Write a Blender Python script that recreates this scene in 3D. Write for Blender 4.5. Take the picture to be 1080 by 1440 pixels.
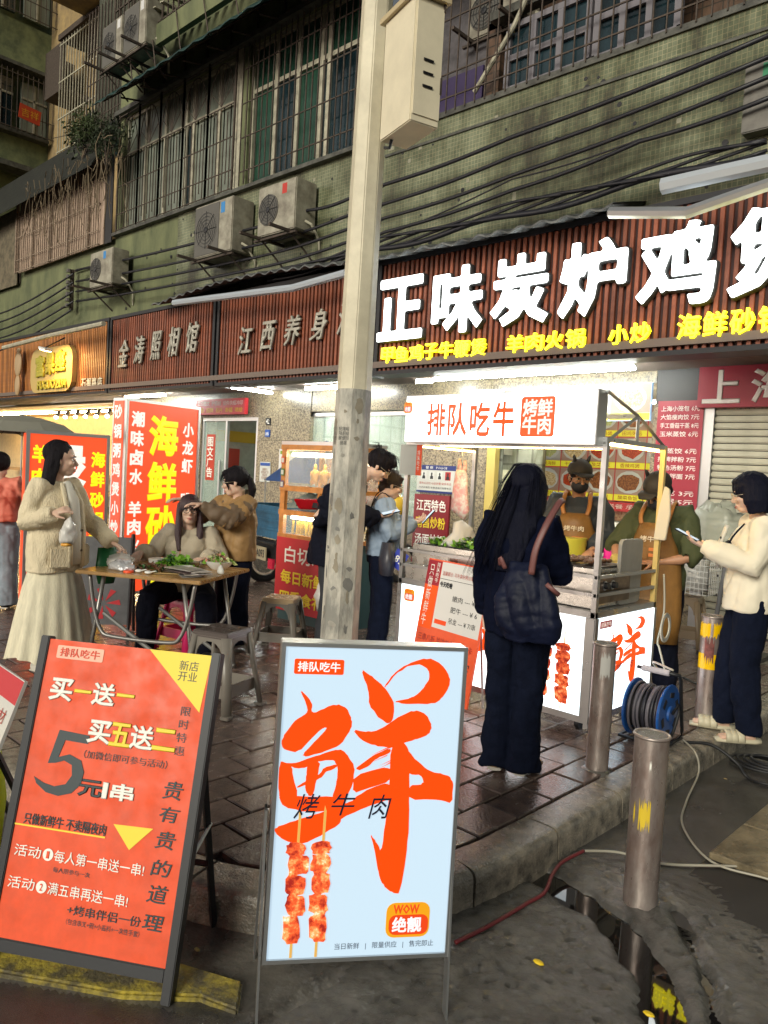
import bpy, bmesh, math, random
from mathutils import Vector, Matrix, Euler, noise
V = Vector
R = math.radians
random.seed(7)
scene = bpy.context.scene
for o in list(bpy.data.objects): bpy.data.objects.remove(o)
# ------------------------------------------------------------------ camera
cam_d = bpy.data.cameras.new('camera'); cam = bpy.data.objects.new('camera', cam_d)
scene.collection.objects.link(cam); scene.camera = cam
cam_d.sensor_fit = 'VERTICAL'; cam_d.sensor_height = 36.0; cam_d.lens = 36.0*1081/1440
cam_d.clip_start = 0.05; cam_d.clip_end = 500
CAMH = 1.52
_y, _p, _r = R(133.5), R(2.86), R(3.2)
_fh = V((math.cos(_y), math.sin(_y), 0)); _rw = V((math.sin(_y), -math.cos(_y), 0)); _z = V((0,0,1))
_f = _fh*math.cos(_p)-_z*math.sin(_p); _U = _z*math.cos(_p)+_fh*math.sin(_p)
_rt = _rw*math.cos(_r)+_U*math.sin(_r); _up = -_rw*math.sin(_r)+_U*math.cos(_r)
cam.matrix_world = Matrix(((_rt.x,_up.x,-_f.x,0),(_rt.y,_up.y,-_f.y,0),(_rt.z,_up.z,-_f.z,CAMH),(0,0,0,1)))
# ------------------------------------------------------------------ night sky, distant street light, exposure
world = bpy.data.worlds.new('World'); scene.world = world; world.use_nodes = True
wn = world.node_tree; wn.nodes.clear()
wo = wn.nodes.new('ShaderNodeOutputWorld'); wb = wn.nodes.new('ShaderNodeBackground'); ws = wn.nodes.new('ShaderNodeTexSky')
ws.sky_type = 'NISHITA'; ws.sun_disc = False; ws.sun_elevation = R(4); ws.sun_rotation = R(215)
whs = wn.nodes.new('ShaderNodeHueSaturation'); whs.inputs['Saturation'].default_value = 0.35
wb.inputs['Strength'].default_value = 0.04
wn.links.new(ws.outputs[0], whs.inputs['Color']); wn.links.new(whs.outputs[0], wb.inputs['Color']); wn.links.new(wb.outputs[0], wo.inputs['Surface'])
sun_d = bpy.data.lights.new('sun', 'SUN'); sun = bpy.data.objects.new('sun', sun_d); scene.collection.objects.link(sun)
sun_d.energy = 0.92; sun_d.angle = R(25); sun_d.color = (1.0, 0.95, 0.80)
sun.rotation_euler = V((-0.24, 0.87, -0.37)).to_track_quat('-Z','Y').to_euler()
vs = scene.view_settings; vs.view_transform = 'Standard'; vs.look = 'None'; vs.exposure = 1.75; vs.gamma = 1.0; vs.use_curve_mapping = False
cy = scene.cycles; cy.use_denoising = True; cy.max_bounces = 6; cy.diffuse_bounces = 3; cy.glossy_bounces = 3
cy.transmission_bounces = 5; cy.transparent_max_bounces = 8; cy.caustics_reflective = False; cy.caustics_refractive = False
cy.sample_clamp_indirect = 3.0; cy.use_light_tree = True
try: cy.denoiser = 'OPENIMAGEDENOISE'; cy.denoising_prefilter = 'ACCURATE'
except Exception: pass
# ------------------------------------------------------------------ materials
MATS = {}
EM = 0.305   # all glowing things were metered at exposure 0
def srgb(h):
    h = h.lstrip('#'); c = [int(h[i:i+2],16)/255 for i in (0,2,4)]
    return tuple((x/12.92 if x <= .04045 else ((x+.055)/1.055)**2.4) for x in c)
def C4(c): return (c[0], c[1], c[2], 1) if len(c) == 3 else c
def mat(name, col, rough=.6, metal=0, bump=0, bs=40, var=0, vsc=6, col2=None, emit=0, ecol=None, trans=0, alpha=1, st=(1,1,1), rv=0, sheen=0, spec=None, thr=(.35,.65), wave=None):
    if name in MATS: return MATS[name]
    m = bpy.data.materials.new(name); m.use_nodes = True; MATS[name] = m
    nt = m.node_tree; N = nt.nodes; L = nt.links; b = N['Principled BSDF']
    col = C4(col); b.inputs['Base Color'].default_value = col
    b.inputs['Roughness'].default_value = rough; b.inputs['Metallic'].default_value = metal
    if spec is not None: b.inputs['Specular IOR Level'].default_value = spec
    if trans: b.inputs['Transmission Weight'].default_value = trans
    if alpha < 1: b.inputs['Alpha'].default_value = alpha
    if sheen: b.inputs['Sheen Weight'].default_value = sheen
    if emit:
        emit = emit*EM
        b.inputs['Emission Color'].default_value = C4(ecol or col); b.inputs['Emission Strength'].default_value = emit
    if var or bump or rv or wave:
        tc = N.new('ShaderNodeTexCoord'); mp = N.new('ShaderNodeMapping'); mp.inputs['Scale'].default_value = st
        L.new(tc.outputs['Object'], mp.inputs['Vector'])
    if var:
        n = N.new('ShaderNodeTexNoise'); n.inputs['Scale'].default_value = vsc; n.inputs['Detail'].default_value = 6; n.inputs['Roughness'].default_value = .65
        L.new(mp.outputs[0], n.inputs['Vector'])
        r = N.new('ShaderNodeValToRGB'); r.color_ramp.elements[0].position = thr[0]; r.color_ramp.elements[1].position = thr[1]
        c2 = C4(col2) if col2 else C4(tuple(x*(1-var) for x in col[:3]))
        r.color_ramp.elements[0].color = c2; r.color_ramp.elements[1].color = col
        L.new(n.outputs['Fac'], r.inputs[0]); L.new(r.outputs[0], b.inputs['Base Color'])
        if emit and ecol is None: L.new(r.outputs[0], b.inputs['Emission Color'])
    if rv:
        n3 = N.new('ShaderNodeTexNoise'); n3.inputs['Scale'].default_value = vsc*1.7; n3.inputs['Detail'].default_value = 4
        L.new(mp.outputs[0], n3.inputs['Vector']); mr = N.new('ShaderNodeMapRange')
        mr.inputs[1].default_value = .3; mr.inputs[2].default_value = .7
        mr.inputs[3].default_value = max(.03, rough-rv); mr.inputs[4].default_value = min(1, rough+rv)
        L.new(n3.outputs['Fac'], mr.inputs[0]); L.new(mr.outputs[0], b.inputs['Roughness'])
    if bump:
        n2 = N.new('ShaderNodeTexNoise'); n2.inputs['Scale'].default_value = bs; n2.inputs['Detail'].default_value = 5
        L.new(mp.outputs[0], n2.inputs['Vector'])
        bp = N.new('ShaderNodeBump'); bp.inputs['Strength'].default_value = bump; bp.inputs['Distance'].default_value = .01
        L.new(n2.outputs['Fac'], bp.inputs['Height']); L.new(bp.outputs[0], b.inputs['Normal'])
    return m
def E_(name, hexcol, s, base=None): # printed / moulded surface lit from behind
    c = srgb(hexcol); return mat(name, base or tuple(x*.3 for x in c), rough=.35, emit=s, ecol=c)
def P_(name, hexcol, rough=.5, **k): return mat(name, srgb(hexcol), rough=rough, **k)
# ------------------------------------------------------------------ object helpers
col = scene.collection
def link(o, parent=None):
    col.objects.link(o)
    if parent: o.parent = parent
    return o
def tag(o, label=None, cat=None, group=None, kind=None):
    if label: o['label'] = label
    if cat: o['category'] = cat
    if group: o['group'] = group
    if kind: o['kind'] = kind
    return o
def thing(name, label, cat, loc=(0,0,0), rz=0, group=None):
    o = bpy.data.objects.new(name, None); o.empty_display_size = .1
    o.location = loc; o.rotation_euler = (0,0,rz); link(o)
    o['_m'] = 0
    del o['_m']
    return tag(o, label, cat, group)
def tree(o, out=None):
    return [c for c in bpy.data.objects if c.parent == o]
def dup(root, loc=None, rz=None, label=None, parent=None):
    c = root.copy(); col.objects.link(c)
    if parent: c.parent = parent
    if loc is not None: c.location = loc
    if rz is not None: c.rotation_euler = (0,0,rz)
    if label: c['label'] = label
    for ch in [x for x in bpy.data.objects if x.parent == root]: dup(ch, parent=c)
    return c
def inst(name, mesh, parent, loc=(0,0,0), rot=(0,0,0), scale=(1,1,1), m=None):
    o = bpy.data.objects.new(name, mesh); link(o, parent); o.location = loc; o.rotation_euler = rot; o.scale = scale
    return o
class MB:
    def __init__(s): s.v = []; s.f = []
    def add(s, vs_, fs):
        n = len(s.v); s.v += [tuple(v) for v in vs_]; s.f += [tuple(i+n for i in f) for f in fs]; return s
    def box(s, c, d, rz=0, M=None, rx=0, ry=0):
        h = [x/2 for x in d]; m = Matrix.Translation(c) @ Euler((rx,ry,rz)).to_matrix().to_4x4()
        if M is not None: m = M @ m
        vs_ = [m @ V((x*h[0], y*h[1], z*h[2])) for x in (-1,1) for y in (-1,1) for z in (-1,1)]
        return s.add(vs_, [(0,1,3,2),(4,6,7,5),(0,4,5,1),(2,3,7,6),(0,2,6,4),(1,5,7,3)])
    def bb(s, x0,x1,y0,y1,z0,z1): return s.box(((x0+x1)/2,(y0+y1)/2,(z0+z1)/2),(abs(x1-x0),abs(y1-y0),abs(z1-z0)))
    def loft(s, path, rad, n=8, ref=None, cap=True, close=False, tw=0):
        P = [V(p) for p in path]; k = len(P); rings = []
        if not isinstance(rad, (list,)): rad = [rad]*k
        prev = None
        for i in range(k):
            if close: t = P[(i+1)%k]-P[i-1]
            else: t = P[min(i+1,k-1)]-P[max(i-1,0)]
            t = t.normalized() if t.length > 1e-9 else V((0,0,1))
            if ref is not None: b = V(ref)
            elif prev is not None: b = prev
            else: b = V((0,0,1)) if abs(t.z) < .9 else V((1,0,0))
            b = b - t*b.dot(t)
            if b.length < 1e-6: b = V((1,0,0)) - t*t.x
            b.normalize(); prev = b; a = t.cross(b)
            r = rad[i]; ra, rb = r if isinstance(r, tuple) else (r, r)
            rings.append([P[i]+a*(ra*math.cos(q))+b*(rb*math.sin(q)) for q in [2*math.pi*j/n for j in range(n)]])
        base = len(s.v)
        for rg in rings: s.v += [tuple(p) for p in rg]
        m = k if close else k-1
        for i in range(m):
            for j in range(n):
                a0 = base+i*n+j; a1 = base+i*n+(j+1)%n; i2 = (i+1)%k
                s.f.append((a0, a1, base+i2*n+(j+1)%n, base+i2*n+j))
        if cap and not close:
            s.f.append(tuple(base+j for j in reversed(range(n)))); s.f.append(tuple(base+(k-1)*n+j for j in range(n)))
        return s
    def cyl(s, p0, p1, r0, r1=None, n=12): return s.loft([p0,p1],[r0, r0 if r1 is None else r1], n)
    def ell(s, c, r, M=None, seg=12, rings=8):
        vs_ = [V((0,0,r[2]))]
        for i in range(1, rings):
            a = math.pi*i/rings
            for j in range(seg):
                q = 2*math.pi*j/seg; vs_.append(V((r[0]*math.sin(a)*math.cos(q), r[1]*math.sin(a)*math.sin(q), r[2]*math.cos(a))))
        vs_.append(V((0,0,-r[2]))); c = V(c)
        vs_ = [(M @ v if M is not None else v)+c for v in vs_]
        f = [(0,1+j,1+(j+1)%seg) for j in range(seg)]
        for i in range(rings-2):
            for j in range(seg):
                a = 1+i*seg+j; b = 1+i*seg+(j+1)%seg; f.append((a, a+seg, b+seg, b))
        e = len(vs_)-1; o = 1+(rings-2)*seg
        f += [(e, o+(j+1)%seg, o+j) for j in range(seg)]
        return s.add(vs_, f)
    def prism(s, poly, y0, y1):           # polygon in local XZ, extruded along Y
        n = len(poly)
        vs_ = [V((p[0],y0,p[1])) for p in poly]+[V((p[0],y1,p[1])) for p in poly]
        f = [tuple(range(n)), tuple(reversed(range(n,2*n)))]+[(i,i+n,(i+1)%n+n,(i+1)%n) for i in range(n)]
        return s.add(vs_, f)
    def flat(s, poly, y=0): return s.add([V((p[0],y,p[1])) for p in poly], [tuple(range(len(poly)))])
    def plate(s, poly, z0, z1):           # polygon in XY, extruded along Z
        n = len(poly)
        vs_ = [V((p[0],p[1],z0)) for p in poly]+[V((p[0],p[1],z1)) for p in poly]
        f = [tuple(reversed(range(n))), tuple(range(n,2*n))]+[(i,(i+1)%n,(i+1)%n+n,i+n) for i in range(n)]
        return s.add(vs_, f)
    def xf(s, M): s.v = [tuple(M @ V(v)) for v in s.v]; return s
    def mesh(s, name, m=None, smooth=False, bevel=0, seg=2, fix=True):
        me = bpy.data.meshes.new(name); me.from_pydata(s.v, [], s.f); me.update()
        if bevel or fix:
            bm = bmesh.new(); bm.from_mesh(me)
            if fix: bmesh.ops.recalc_face_normals(bm, faces=bm.faces)
            if bevel:
                es = [e for e in bm.edges if len(e.link_faces)==2 and e.calc_face_angle(0) > .5]
                bmesh.ops.bevel(bm, geom=es, offset=bevel, segments=seg, affect='EDGES', clamp_overlap=True)
            bm.to_mesh(me); bm.free()
        if m: me.materials.append(m)
        if smooth:
            me.polygons.foreach_set('use_smooth', [True]*len(me.polygons))
            if smooth == 'auto':
                try: me.set_sharp_from_angle(angle=R(40))
                except Exception: pass
        return me
    def build(s, name, m=None, parent=None, **k):
        return link(bpy.data.objects.new(name, s.mesh(name, m, **k)), parent)
def remeshed(mb, name, m, parent, vox=.008, sm=4, disp=None, adapt=0.0, keep=None):
    me = mb.mesh(name+'_src'); t = bpy.data.objects.new('tmp', me); col.objects.link(t)
    rm = t.modifiers.new('r','REMESH'); rm.mode = 'VOXEL'; rm.voxel_size = vox; rm.adaptivity = adapt
    if sm: s = t.modifiers.new('s','SMOOTH'); s.iterations = sm; s.factor = .5
    dg = bpy.context.evaluated_depsgraph_get(); dg.update()
    out = bpy.data.meshes.new_from_object(t.evaluated_get(dg)); out.name = name
    bpy.data.objects.remove(t); bpy.data.meshes.remove(me)
    if disp:
        nn = [v.normal.copy() for v in out.vertices]
        for v, n in zip(out.vertices, nn): v.co += n*disp(v.co)
    if keep:
        bm = bmesh.new(); bm.from_mesh(out)
        bmesh.ops.delete(bm, geom=[v for v in bm.verts if not keep(v.co)], context='VERTS'); bm.to_mesh(out); bm.free()
    out.materials.clear(); out.materials.append(m)
    out.polygons.foreach_set('use_smooth', [True]*len(out.polygons)); out.update()
    return link(bpy.data.objects.new(name, out), parent)
# ---- lettering: glyphs of Blender's own built-in font turned into mesh and fitted to a rectangle on a board facing local -Y
def txt(parent, s, x, z, w, h, m, y=-.003, d=0, bold=0, shear=0, name='lettering', M=None, sp=1.0, ls=1.0, bev=0, res=2, label=None, fill=True):
    cu = bpy.data.curves.new('t','FONT'); cu.body = s; cu.size = 1; cu.bevel_depth = bold*.8; cu.bevel_resolution = 0; cu.extrude = .3 if d else 0.0
    cu.shear = shear; cu.space_character = sp; cu.space_line = ls; cu.resolution_u = res; cu.align_x = 'CENTER'
    t = bpy.data.objects.new('t', cu); col.objects.link(t)
    dg = bpy.context.evaluated_depsgraph_get(); dg.update()
    me = bpy.data.meshes.new_from_object(t.evaluated_get(dg)); bpy.data.objects.remove(t); bpy.data.curves.remove(cu)
    xs = [v.co.x for v in me.vertices]; ys = [v.co.y for v in me.vertices]
    if not xs: return None
    x0, x1, y0, y1 = min(xs), max(xs), min(ys), max(ys)
    zs = [v.co.z for v in me.vertices]; zr = max(zs)-min(zs) or 1
    sx = w/max(x1-x0,1e-6); sy = h/max(y1-y0,1e-6); z0 = min(zs)
    for v in me.vertices:
        p = V((x+(v.co.x-x0)*sx, y-(v.co.z-z0)/zr*(d or (.0008 if bold else 0)), z+(v.co.y-y0)*sy))
        v.co = M @ p if M is not None else p
    me.materials.clear(); me.materials.append(m); me.name = name; me.update()
    o = link(bpy.data.objects.new(name, me), parent)
    if label: o['label'] = label
    return o
def vtxt(parent, s, x, z, w, h, m, **k): return txt(parent, '\n'.join(s), x, z, w, h, m, **k)
def rect(parent, x0, x1, z0, z1, m, y=-.0015, name='printed_patch', t=.001):
    return MB().bb(x0, x1, y-t, y, z0, z1).build(name, m, parent)
def rrect(x0, x1, z0, z1, r, n=4):
    o = []
    for cx, cz, a in ((x1-r,z1-r,0),(x0+r,z1-r,90),(x0+r,z0+r,180),(x1-r,z0+r,270)):
        for i in range(n+1):
            q = R(a+90*i/n); o.append((cx+r*math.cos(q), cz+r*math.sin(q)))
    return o
# glimpses of the flat shades used all over
M_alu = mat('brushed_aluminium', (.55,.56,.57), rough=.35, metal=.9, bump=.05, bs=90)
M_steel = mat('stainless_steel', (.5,.49,.46), rough=.28, metal=1, bump=.06, bs=25, rv=.12)
M_dark = mat('dark_steel', (.02,.021,.025), rough=.45, metal=.3)
M_black = mat('black_rubber', (.012,.012,.014), rough=.55)
M_white = mat('white_paint', (.75,.75,.72), rough=.5, var=.12)
M_rust = mat('rusty_bars', (.10,.075,.06), rough=.8, metal=.2, var=.5, vsc=20, bump=.3)
M_paper = mat('paper', (.6,.6,.56), rough=.7, var=.15, vsc=3)
M_red = mat('red_sheet', (.55,.03,.04), rough=.45)
W_ = P_('printed_white', 'f4f2ea'); Y_ = P_('printed_yellow', 'f2d838'); K_ = P_('printed_black', '1c2126')
O_ = P_('printed_orange', 'f2501e')
# photogrammetry helpers: the photograph's sight lines met with real planes (ground z, facade Y, ...)
_C = V((0,0,CAMH))
def _ray(x,y): return _f+_rt*((x-540)/1081)-_up*((y-720)/1081)
def G(x,y,z=0.): d = _ray(x,y); return _C+d*((z-CAMH)/d.z)
def WY(x,y,Y): d = _ray(x,y); return _C+d*(Y/d.y)
def WXp(x,y,X): d = _ray(x,y); return _C+d*(X/d.x)
# ------------------------------------------------------------------ ground, road
RZ = -.14
def brickmat(name, c1, c2, rough, rv, bump=.25):
    m = mat(name, c1, rough=rough, var=1, vsc=9, col2=c2, bump=bump, bs=70, rv=rv, thr=(.3,.7))
    nt = m.node_tree; b = nt.nodes['Principled BSDF']; src = b.inputs['Base Color'].links[0].from_socket
    oi = nt.nodes.new('ShaderNodeObjectInfo'); mr = nt.nodes.new('ShaderNodeMapRange'); mr.inputs[3].default_value = .7; mr.inputs[4].default_value = 1.35
    mx = nt.nodes.new('ShaderNodeVectorMath'); mx.operation = 'SCALE'
    nt.links.new(oi.outputs['Random'], mr.inputs[0]); nt.links.new(src, mx.inputs[0]); nt.links.new(mr.outputs[0], mx.inputs['Scale']); nt.links.new(mx.outputs[0], b.inputs['Base Color'])
    return m
M_brick = brickmat('wet_paving_brick', (.18,.125,.105), (.075,.055,.050), .17, .14)
M_mortar = mat('dark_grout', (.018,.015,.015), rough=.5)
M_kerb = mat('wet_kerb_stone', (.36,.31,.24), spec=.9, rough=.18, var=.75, vsc=14, bump=.5, bs=110, rv=.15, col2=(.10,.09,.075))
M_asph = mat('wet_asphalt', (.062,.058,.056), spec=.8, rough=.16, var=.5, vsc=5, bump=.35, bs=190, rv=.12)
M_mud = mat('broken_wet_concrete', (.125,.115,.105), spec=1.0, rough=.13, var=.6, vsc=7, bump=.45, bs=80, rv=.12, col2=(.05,.047,.042))
for nd in M_mud.node_tree.nodes:
    if nd.type == 'BUMP': nd.inputs['Distance'].default_value = .014
    if nd.type == 'TEX_NOISE' and nd.inputs['Scale'].default_value == 80: nd.inputs['Detail'].default_value = 11; nd.inputs['Roughness'].default_value = .72
M_apron = mat('stained_concrete', (.15,.138,.12), spec=.8, rough=.24, var=.6, vsc=4, bump=.35, bs=60, rv=.19, col2=(.035,.033,.032))
M_yel = mat('worn_yellow_paint', (.42,.33,.045), rough=.45, var=1, vsc=7, col2=(.10,.085,.045), bump=.8, bs=60, thr=(.42,.58))
M_slab = mat('beige_paving', (.30,.24,.15), rough=.3, var=.6, vsc=6, bump=.4, bs=50, rv=.15)
M_water = mat('puddle_water', (.012,.011,.010), rough=.02, spec=.6)
def sheet(name, x0,x1,y0,y1,z,m):
    o = MB().add([(x0,y0,z),(x1,y0,z),(x1,y1,z),(x0,y1,z)],[(0,1,2,3)]).build(name, m, fix=False); return tag(o, kind='structure')
tag(MB().bb(-150,150,-150,150,-.6,-.26).build('ground', M_asph), kind='structure')
# channel of the puddle and the cracks through the broken concrete
CH = [tuple(G(x,y,-.16))[:2] for x,y in ((700,1212),(740,1226),(775,1242),(802,1262),(850,1290),(880,1320),(910,1365),(925,1410),(935,1470))]
CR = [(-1.13,2.98),(-1.0,2.83),(-.86,2.62),(-.74,2.38),(-.62,2.1)]
def pdist(x,y,P):
    best = 9
    for (ax,ay),(bx,by) in zip(P,P[1:]):
        dx,dy = bx-ax,by-ay; t = max(0,min(1,((x-ax)*dx+(y-ay)*dy)/(dx*dx+dy*dy))); best = min(best, math.hypot(x-ax-t*dx,y-ay-t*dy))
    return best
def smooth(a,b,x): t = max(0,min(1,(x-a)/(b-a))); return t*t*(3-2*t)
def road_h(x,y):
    p = V((x,y,0)); h = RZ
    mud = smooth(-2.0,-1.6,x)*(1-smooth(3.0,3.25,y+.1*noise.noise(p*4)))*smooth(.5,1.3,y)
    n = noise.fractal(p*5,.8,2.1,4); rid = abs(noise.noise(p*9+V((3,1,7)))); fine = noise.noise(V((x*46+y*20,y*24,2)))
    r2 = abs(noise.noise(p*21+V((5,2,0)))); h += mud*(.0045*n - .012*(rid<.05)*(1-rid/.05) + .0045*fine - .006*(r2<.10)*(1-r2/.10) + .008)
    h += .0018*noise.noise(p*60) + mud*.0022*noise.noise(p*34)
    lump = math.exp(-((x+1.32)**2+(y-3.02)**2)/.05)*.018 + math.exp(-((x+1.12)**2+(y-2.75)**2)/.03)*.015
    h += lump*(.7+1.3*abs(noise.noise(p*14)))
    d = pdist(x,y,CH)+.03*noise.noise(p*8)+.012*noise.noise(p*27); h = h*(smooth(.05,.16,d))+(RZ-.008)*(1-smooth(.05,.16,d)) - .034*(1-smooth(.045,.08,d))
    d2 = pdist(x,y,CR)+.02*noise.noise(p*10); h -= .035*(1-smooth(.008,.04,d2))
    return h
mb = MB(); nx, ny = 260, 260; X0,X1,Y0,Y1 = -3.6,.4,.2,4.0
for j in range(ny+1):
    for i in range(nx+1):
        x = X0+(X1-X0)*i/nx; y = Y0+(Y1-Y0)*j/ny
        edge = min(1,min(i,nx-i,j,ny-j)/4)
        h = road_h(x,y) if edge == 1 else RZ
        mb.v.append((x,y,h))
for j in range(ny):
    for i in range(nx):
        a = j*(nx+1)+i; mb.f.append((a,a+1,a+nx+2,a+nx+1))
me = mb.mesh('road', M_asph, smooth=True, fix=False); me.materials.append(M_mud); me.materials.append(M_apron)
for p in me.polygons:
    x,y,_z0 = p.center; w = .07*noise.noise(V((x*6,y*6,0)))
    yl = .93+(x+2.44)*.70   # front line of the yellow strip
    if y < yl-.02 and x < -1.55+w: p.material_index = 0
    elif y > 3.1+w: p.material_index = 0
    elif x < -1.72+w: p.material_index = 2
    else: p.material_index = 1
tag(link(bpy.data.objects.new('road', me)), kind='structure')
for nm,(a,b,c,d) in {'road_surface':(-1.9,60,4.0,60),'road_surface_near':(-60,60,-60,.2),'road_surface_left':(-60,-3.6,.2,1.6),'road_surface_right':(.4,60,.2,4.0)}.items():
    tag(MB().bb(a,b,c,d,-.255,RZ).build('road', M_asph), kind='structure')
tag(MB().add([(x,y,RZ-.020) for x,y in [(-1.90,3.2),(-1.7,2.5),(-1.4,2.3),(-1.25,1.4),(-.5,1.4),(-.65,2.5),(-1.0,3.1)]],[tuple(range(7))]).build('puddle', M_water, fix=False), kind='structure')
# bits of debris
# yellow painted strip along the apron's edge
mb = MB(); ys = [(-4.2,.02),(-2.69,.80),(-2.44,.93),(-2.1,1.16),(-1.93,1.33),(-1.8,1.38),(-1.9,1.47),(-2.14,1.36),(-2.42,1.18),(-2.69,1.02),(-4.2,.24)]
o = tag(mb.plate(ys, RZ-.03, RZ+.022).build('kerb_strip', M_yel, bevel=.008), kind='structure')
# paving slabs of the far side
root = tag(sheet('pavement', -1.22,3.4,2.9,9,RZ+.002,M_mortar), kind='structure')
sl = MB().box((0,0,0),(.432,.432,.05)).mesh('paving_slab', M_slab, bevel=.006, seg=1)
for i in range(6):
    for j in range(11):
        x = -1.0+i*.44; y = 3.32+j*.44
        if i == 0 and j == 0: continue
        inst('paving_slab', sl, root, (x+random.uniform(-.003,.003),y,RZ+.012+random.uniform(-.004,.004)), (random.uniform(-.008,.008),random.uniform(-.008,.008),random.uniform(-.01,.01)))
# ------------------------------------------------------------------ sidewalk: kerb stones and bricks
root = tag(MB().plate([(-60,1.5),(-2.6,1.56),(-2.25,1.7),(-1.95,1.95),(-1.78,2.25),(-1.7,2.6),(-1.7,40),(-60,40)],-.5,-.03).build('sidewalk', M_mortar), kind='structure')
KP = [(-1.66,8.3),(-1.66,2.62),(-1.69,2.36),(-1.77,2.10),(-1.90,1.87),(-2.08,1.68),(-2.30,1.55),(-2.56,1.47),(-2.9,1.44),(-12.,1.30)]
def resample(P, step):
    out = [V((*P[0],0))]; acc = 0
    pts = []
    for a,b in zip(P,P[1:]):
        a=V((*a,0)); b=V((*b,0)); n=max(1,int((b-a).length/.04)); pts += [a+(b-a)*i/n for i in range(n)]
    pts.append(V((*P[-1],0))); segs=[]; cur=[pts[0]]; acc=0
    for a,b in zip(pts,pts[1:]):
        cur.append(b); acc += (b-a).length
        if acc >= step: segs.append(cur); cur=[b]; acc=0
    if len(cur)>2: segs.append(cur)
    return segs
prof = [(-.18,-.2),(-.18,-.004),(-.172,.0),(-.05,.0),(-.026,-.003),(-.009,-.012),(-.002,-.028),(.0,-.05),(.010,-.25)]
def kerb(seg):
    seg = seg[::3]+([seg[-1]] if (len(seg)-1)%3 else []); mb = MB(); n = len(prof); k = len(seg)
    L = [0]
    for a,b in zip(seg,seg[1:]): L.append(L[-1]+(b-a).length)
    for i,p in enumerate(seg):
        t = (seg[min(i+1,k-1)]-seg[max(i-1,0)]).normalized(); nr = V((-t.y,t.x,0)); nr = nr if nr.x>0 or nr.y<0 else -nr
        if nr.dot(V((1.2,-1,0)))<0: nr = -nr
        q = p + t*(.007 if i==0 else (-.007 if i==k-1 else 0))
        for s_,z in prof:
            j = .003*noise.noise(V((q.x*7+s_*9,q.y*7,z*9)))
            mb.v.append((q.x+nr.x*(s_+j), q.y+nr.y*(s_+j), z+j*1.2))
    for i in range(k-1):
        for j in range(n-1): a=i*n+j; mb.f.append((a,a+1,a+n+1,a+n))
    mb.f.append(tuple(range(n))); mb.f.append(tuple((k-1)*n+j for j in range(n)))
    mb.build('kerb_stone', M_kerb, root, smooth='auto')
for i,sg in enumerate(resample(KP,.56)[:18]): kerb(sg)
# bricks laid in running bond, long side away from the kerb front
BL, BW, GAP = .30, .20, .012
cuts = [((-1,0),1.94),((0,1),1.72+0.0)]      # inside: x < -1.94 ; y > 1.72
HP = [(V((-1,0)),-1.93)]                     # n.p >= d
def clip(poly, n, d):
    out = []
    for a,b in zip(poly, poly[1:]+poly[:1]):
        da, db = a.dot(n)-d, b.dot(n)-d
        if da >= 0: out.append(a)
        if (da >= 0) != (db >= 0): out.append(a+(b-a)*(da/(da-db)))
    return out
KI = [V((p[0],p[1])) for p in KP]; planes = []
for a,b in zip(KI,KI[1:]):
    t = (b-a).normalized(); nr = V((t.y,-t.x)) ; nr = nr if nr.dot(V((-1.2,1)))>0 else -nr
    planes.append((nr, a.dot(nr)+.19))
cells = []
for i in range(64):
    x = -1.85-BW/2-i*BW
    for j in range(26):
        y = 1.3+j*BL+(BL/2 if i%2 else 0)
        if y > 8.7: continue
        c = [V((x-BW/2+GAP/2,y-BL/2+GAP/2)),V((x+BW/2-GAP/2,y-BL/2+GAP/2)),V((x+BW/2-GAP/2,y+BL/2-GAP/2)),V((x-BW/2+GAP/2,y+BL/2-GAP/2))]
        full = True; p = c
        for n,d in planes:
            q = clip(p,n,d)
            if len(q) < 3: p = []; break
            if len(q) != len(p) or any((u-w).length>1e-6 for u,w in zip(q,p)): full = False
            p = q
        if not p: continue
        area = abs(sum(a.x*b.y-b.x*a.y for a,b in zip(p,p[1:]+p[:1])))/2
        if area < .006: continue
        r = V((x,y,0))-_C; depth = r.dot(_f); sx = r.dot(_rt)/max(depth,.1); inview = depth>0.5 and abs(sx)<.56
        cells.append((0 if inview else 1, r.length, x, y, full, p))
cells.sort(key=lambda c:(c[0],c[1]))
variants = [MB().box((0,0,-.03),(BW-GAP,BL-GAP,.06)).mesh('brick', M_brick, bevel=.005, seg=1)]
rest = MB()
for k,(_,_,x,y,full,p) in enumerate(cells):
    dz = random.uniform(-.0035,.0025); t = random.uniform(-.006,.006)
    if k < 300:
        if full: inst('brick', variants[0], root, (x,y,dz), (t,random.uniform(-.006,.006),t))
        else:
            cx = sum(v.x for v in p)/len(p); cyy = sum(v.y for v in p)/len(p)
            o = MB().plate([(v.x-cx,v.y-cyy) for v in p],-.06,0).build('brick', M_brick, root, bevel=.004, seg=1); o.location = (cx,cyy,dz)
    else: rest.box((x,y,-.03+dz),(BW-GAP,BL-GAP,.06),rx=t,ry=t)
o = rest.build('bricks', M_brick, root); o['kind'] = 'stuff'
tag(MB().bb(-60,-14.75,1.3,40,-.03,-.004).build('sidewalk', M_apron), kind='structure')
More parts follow.
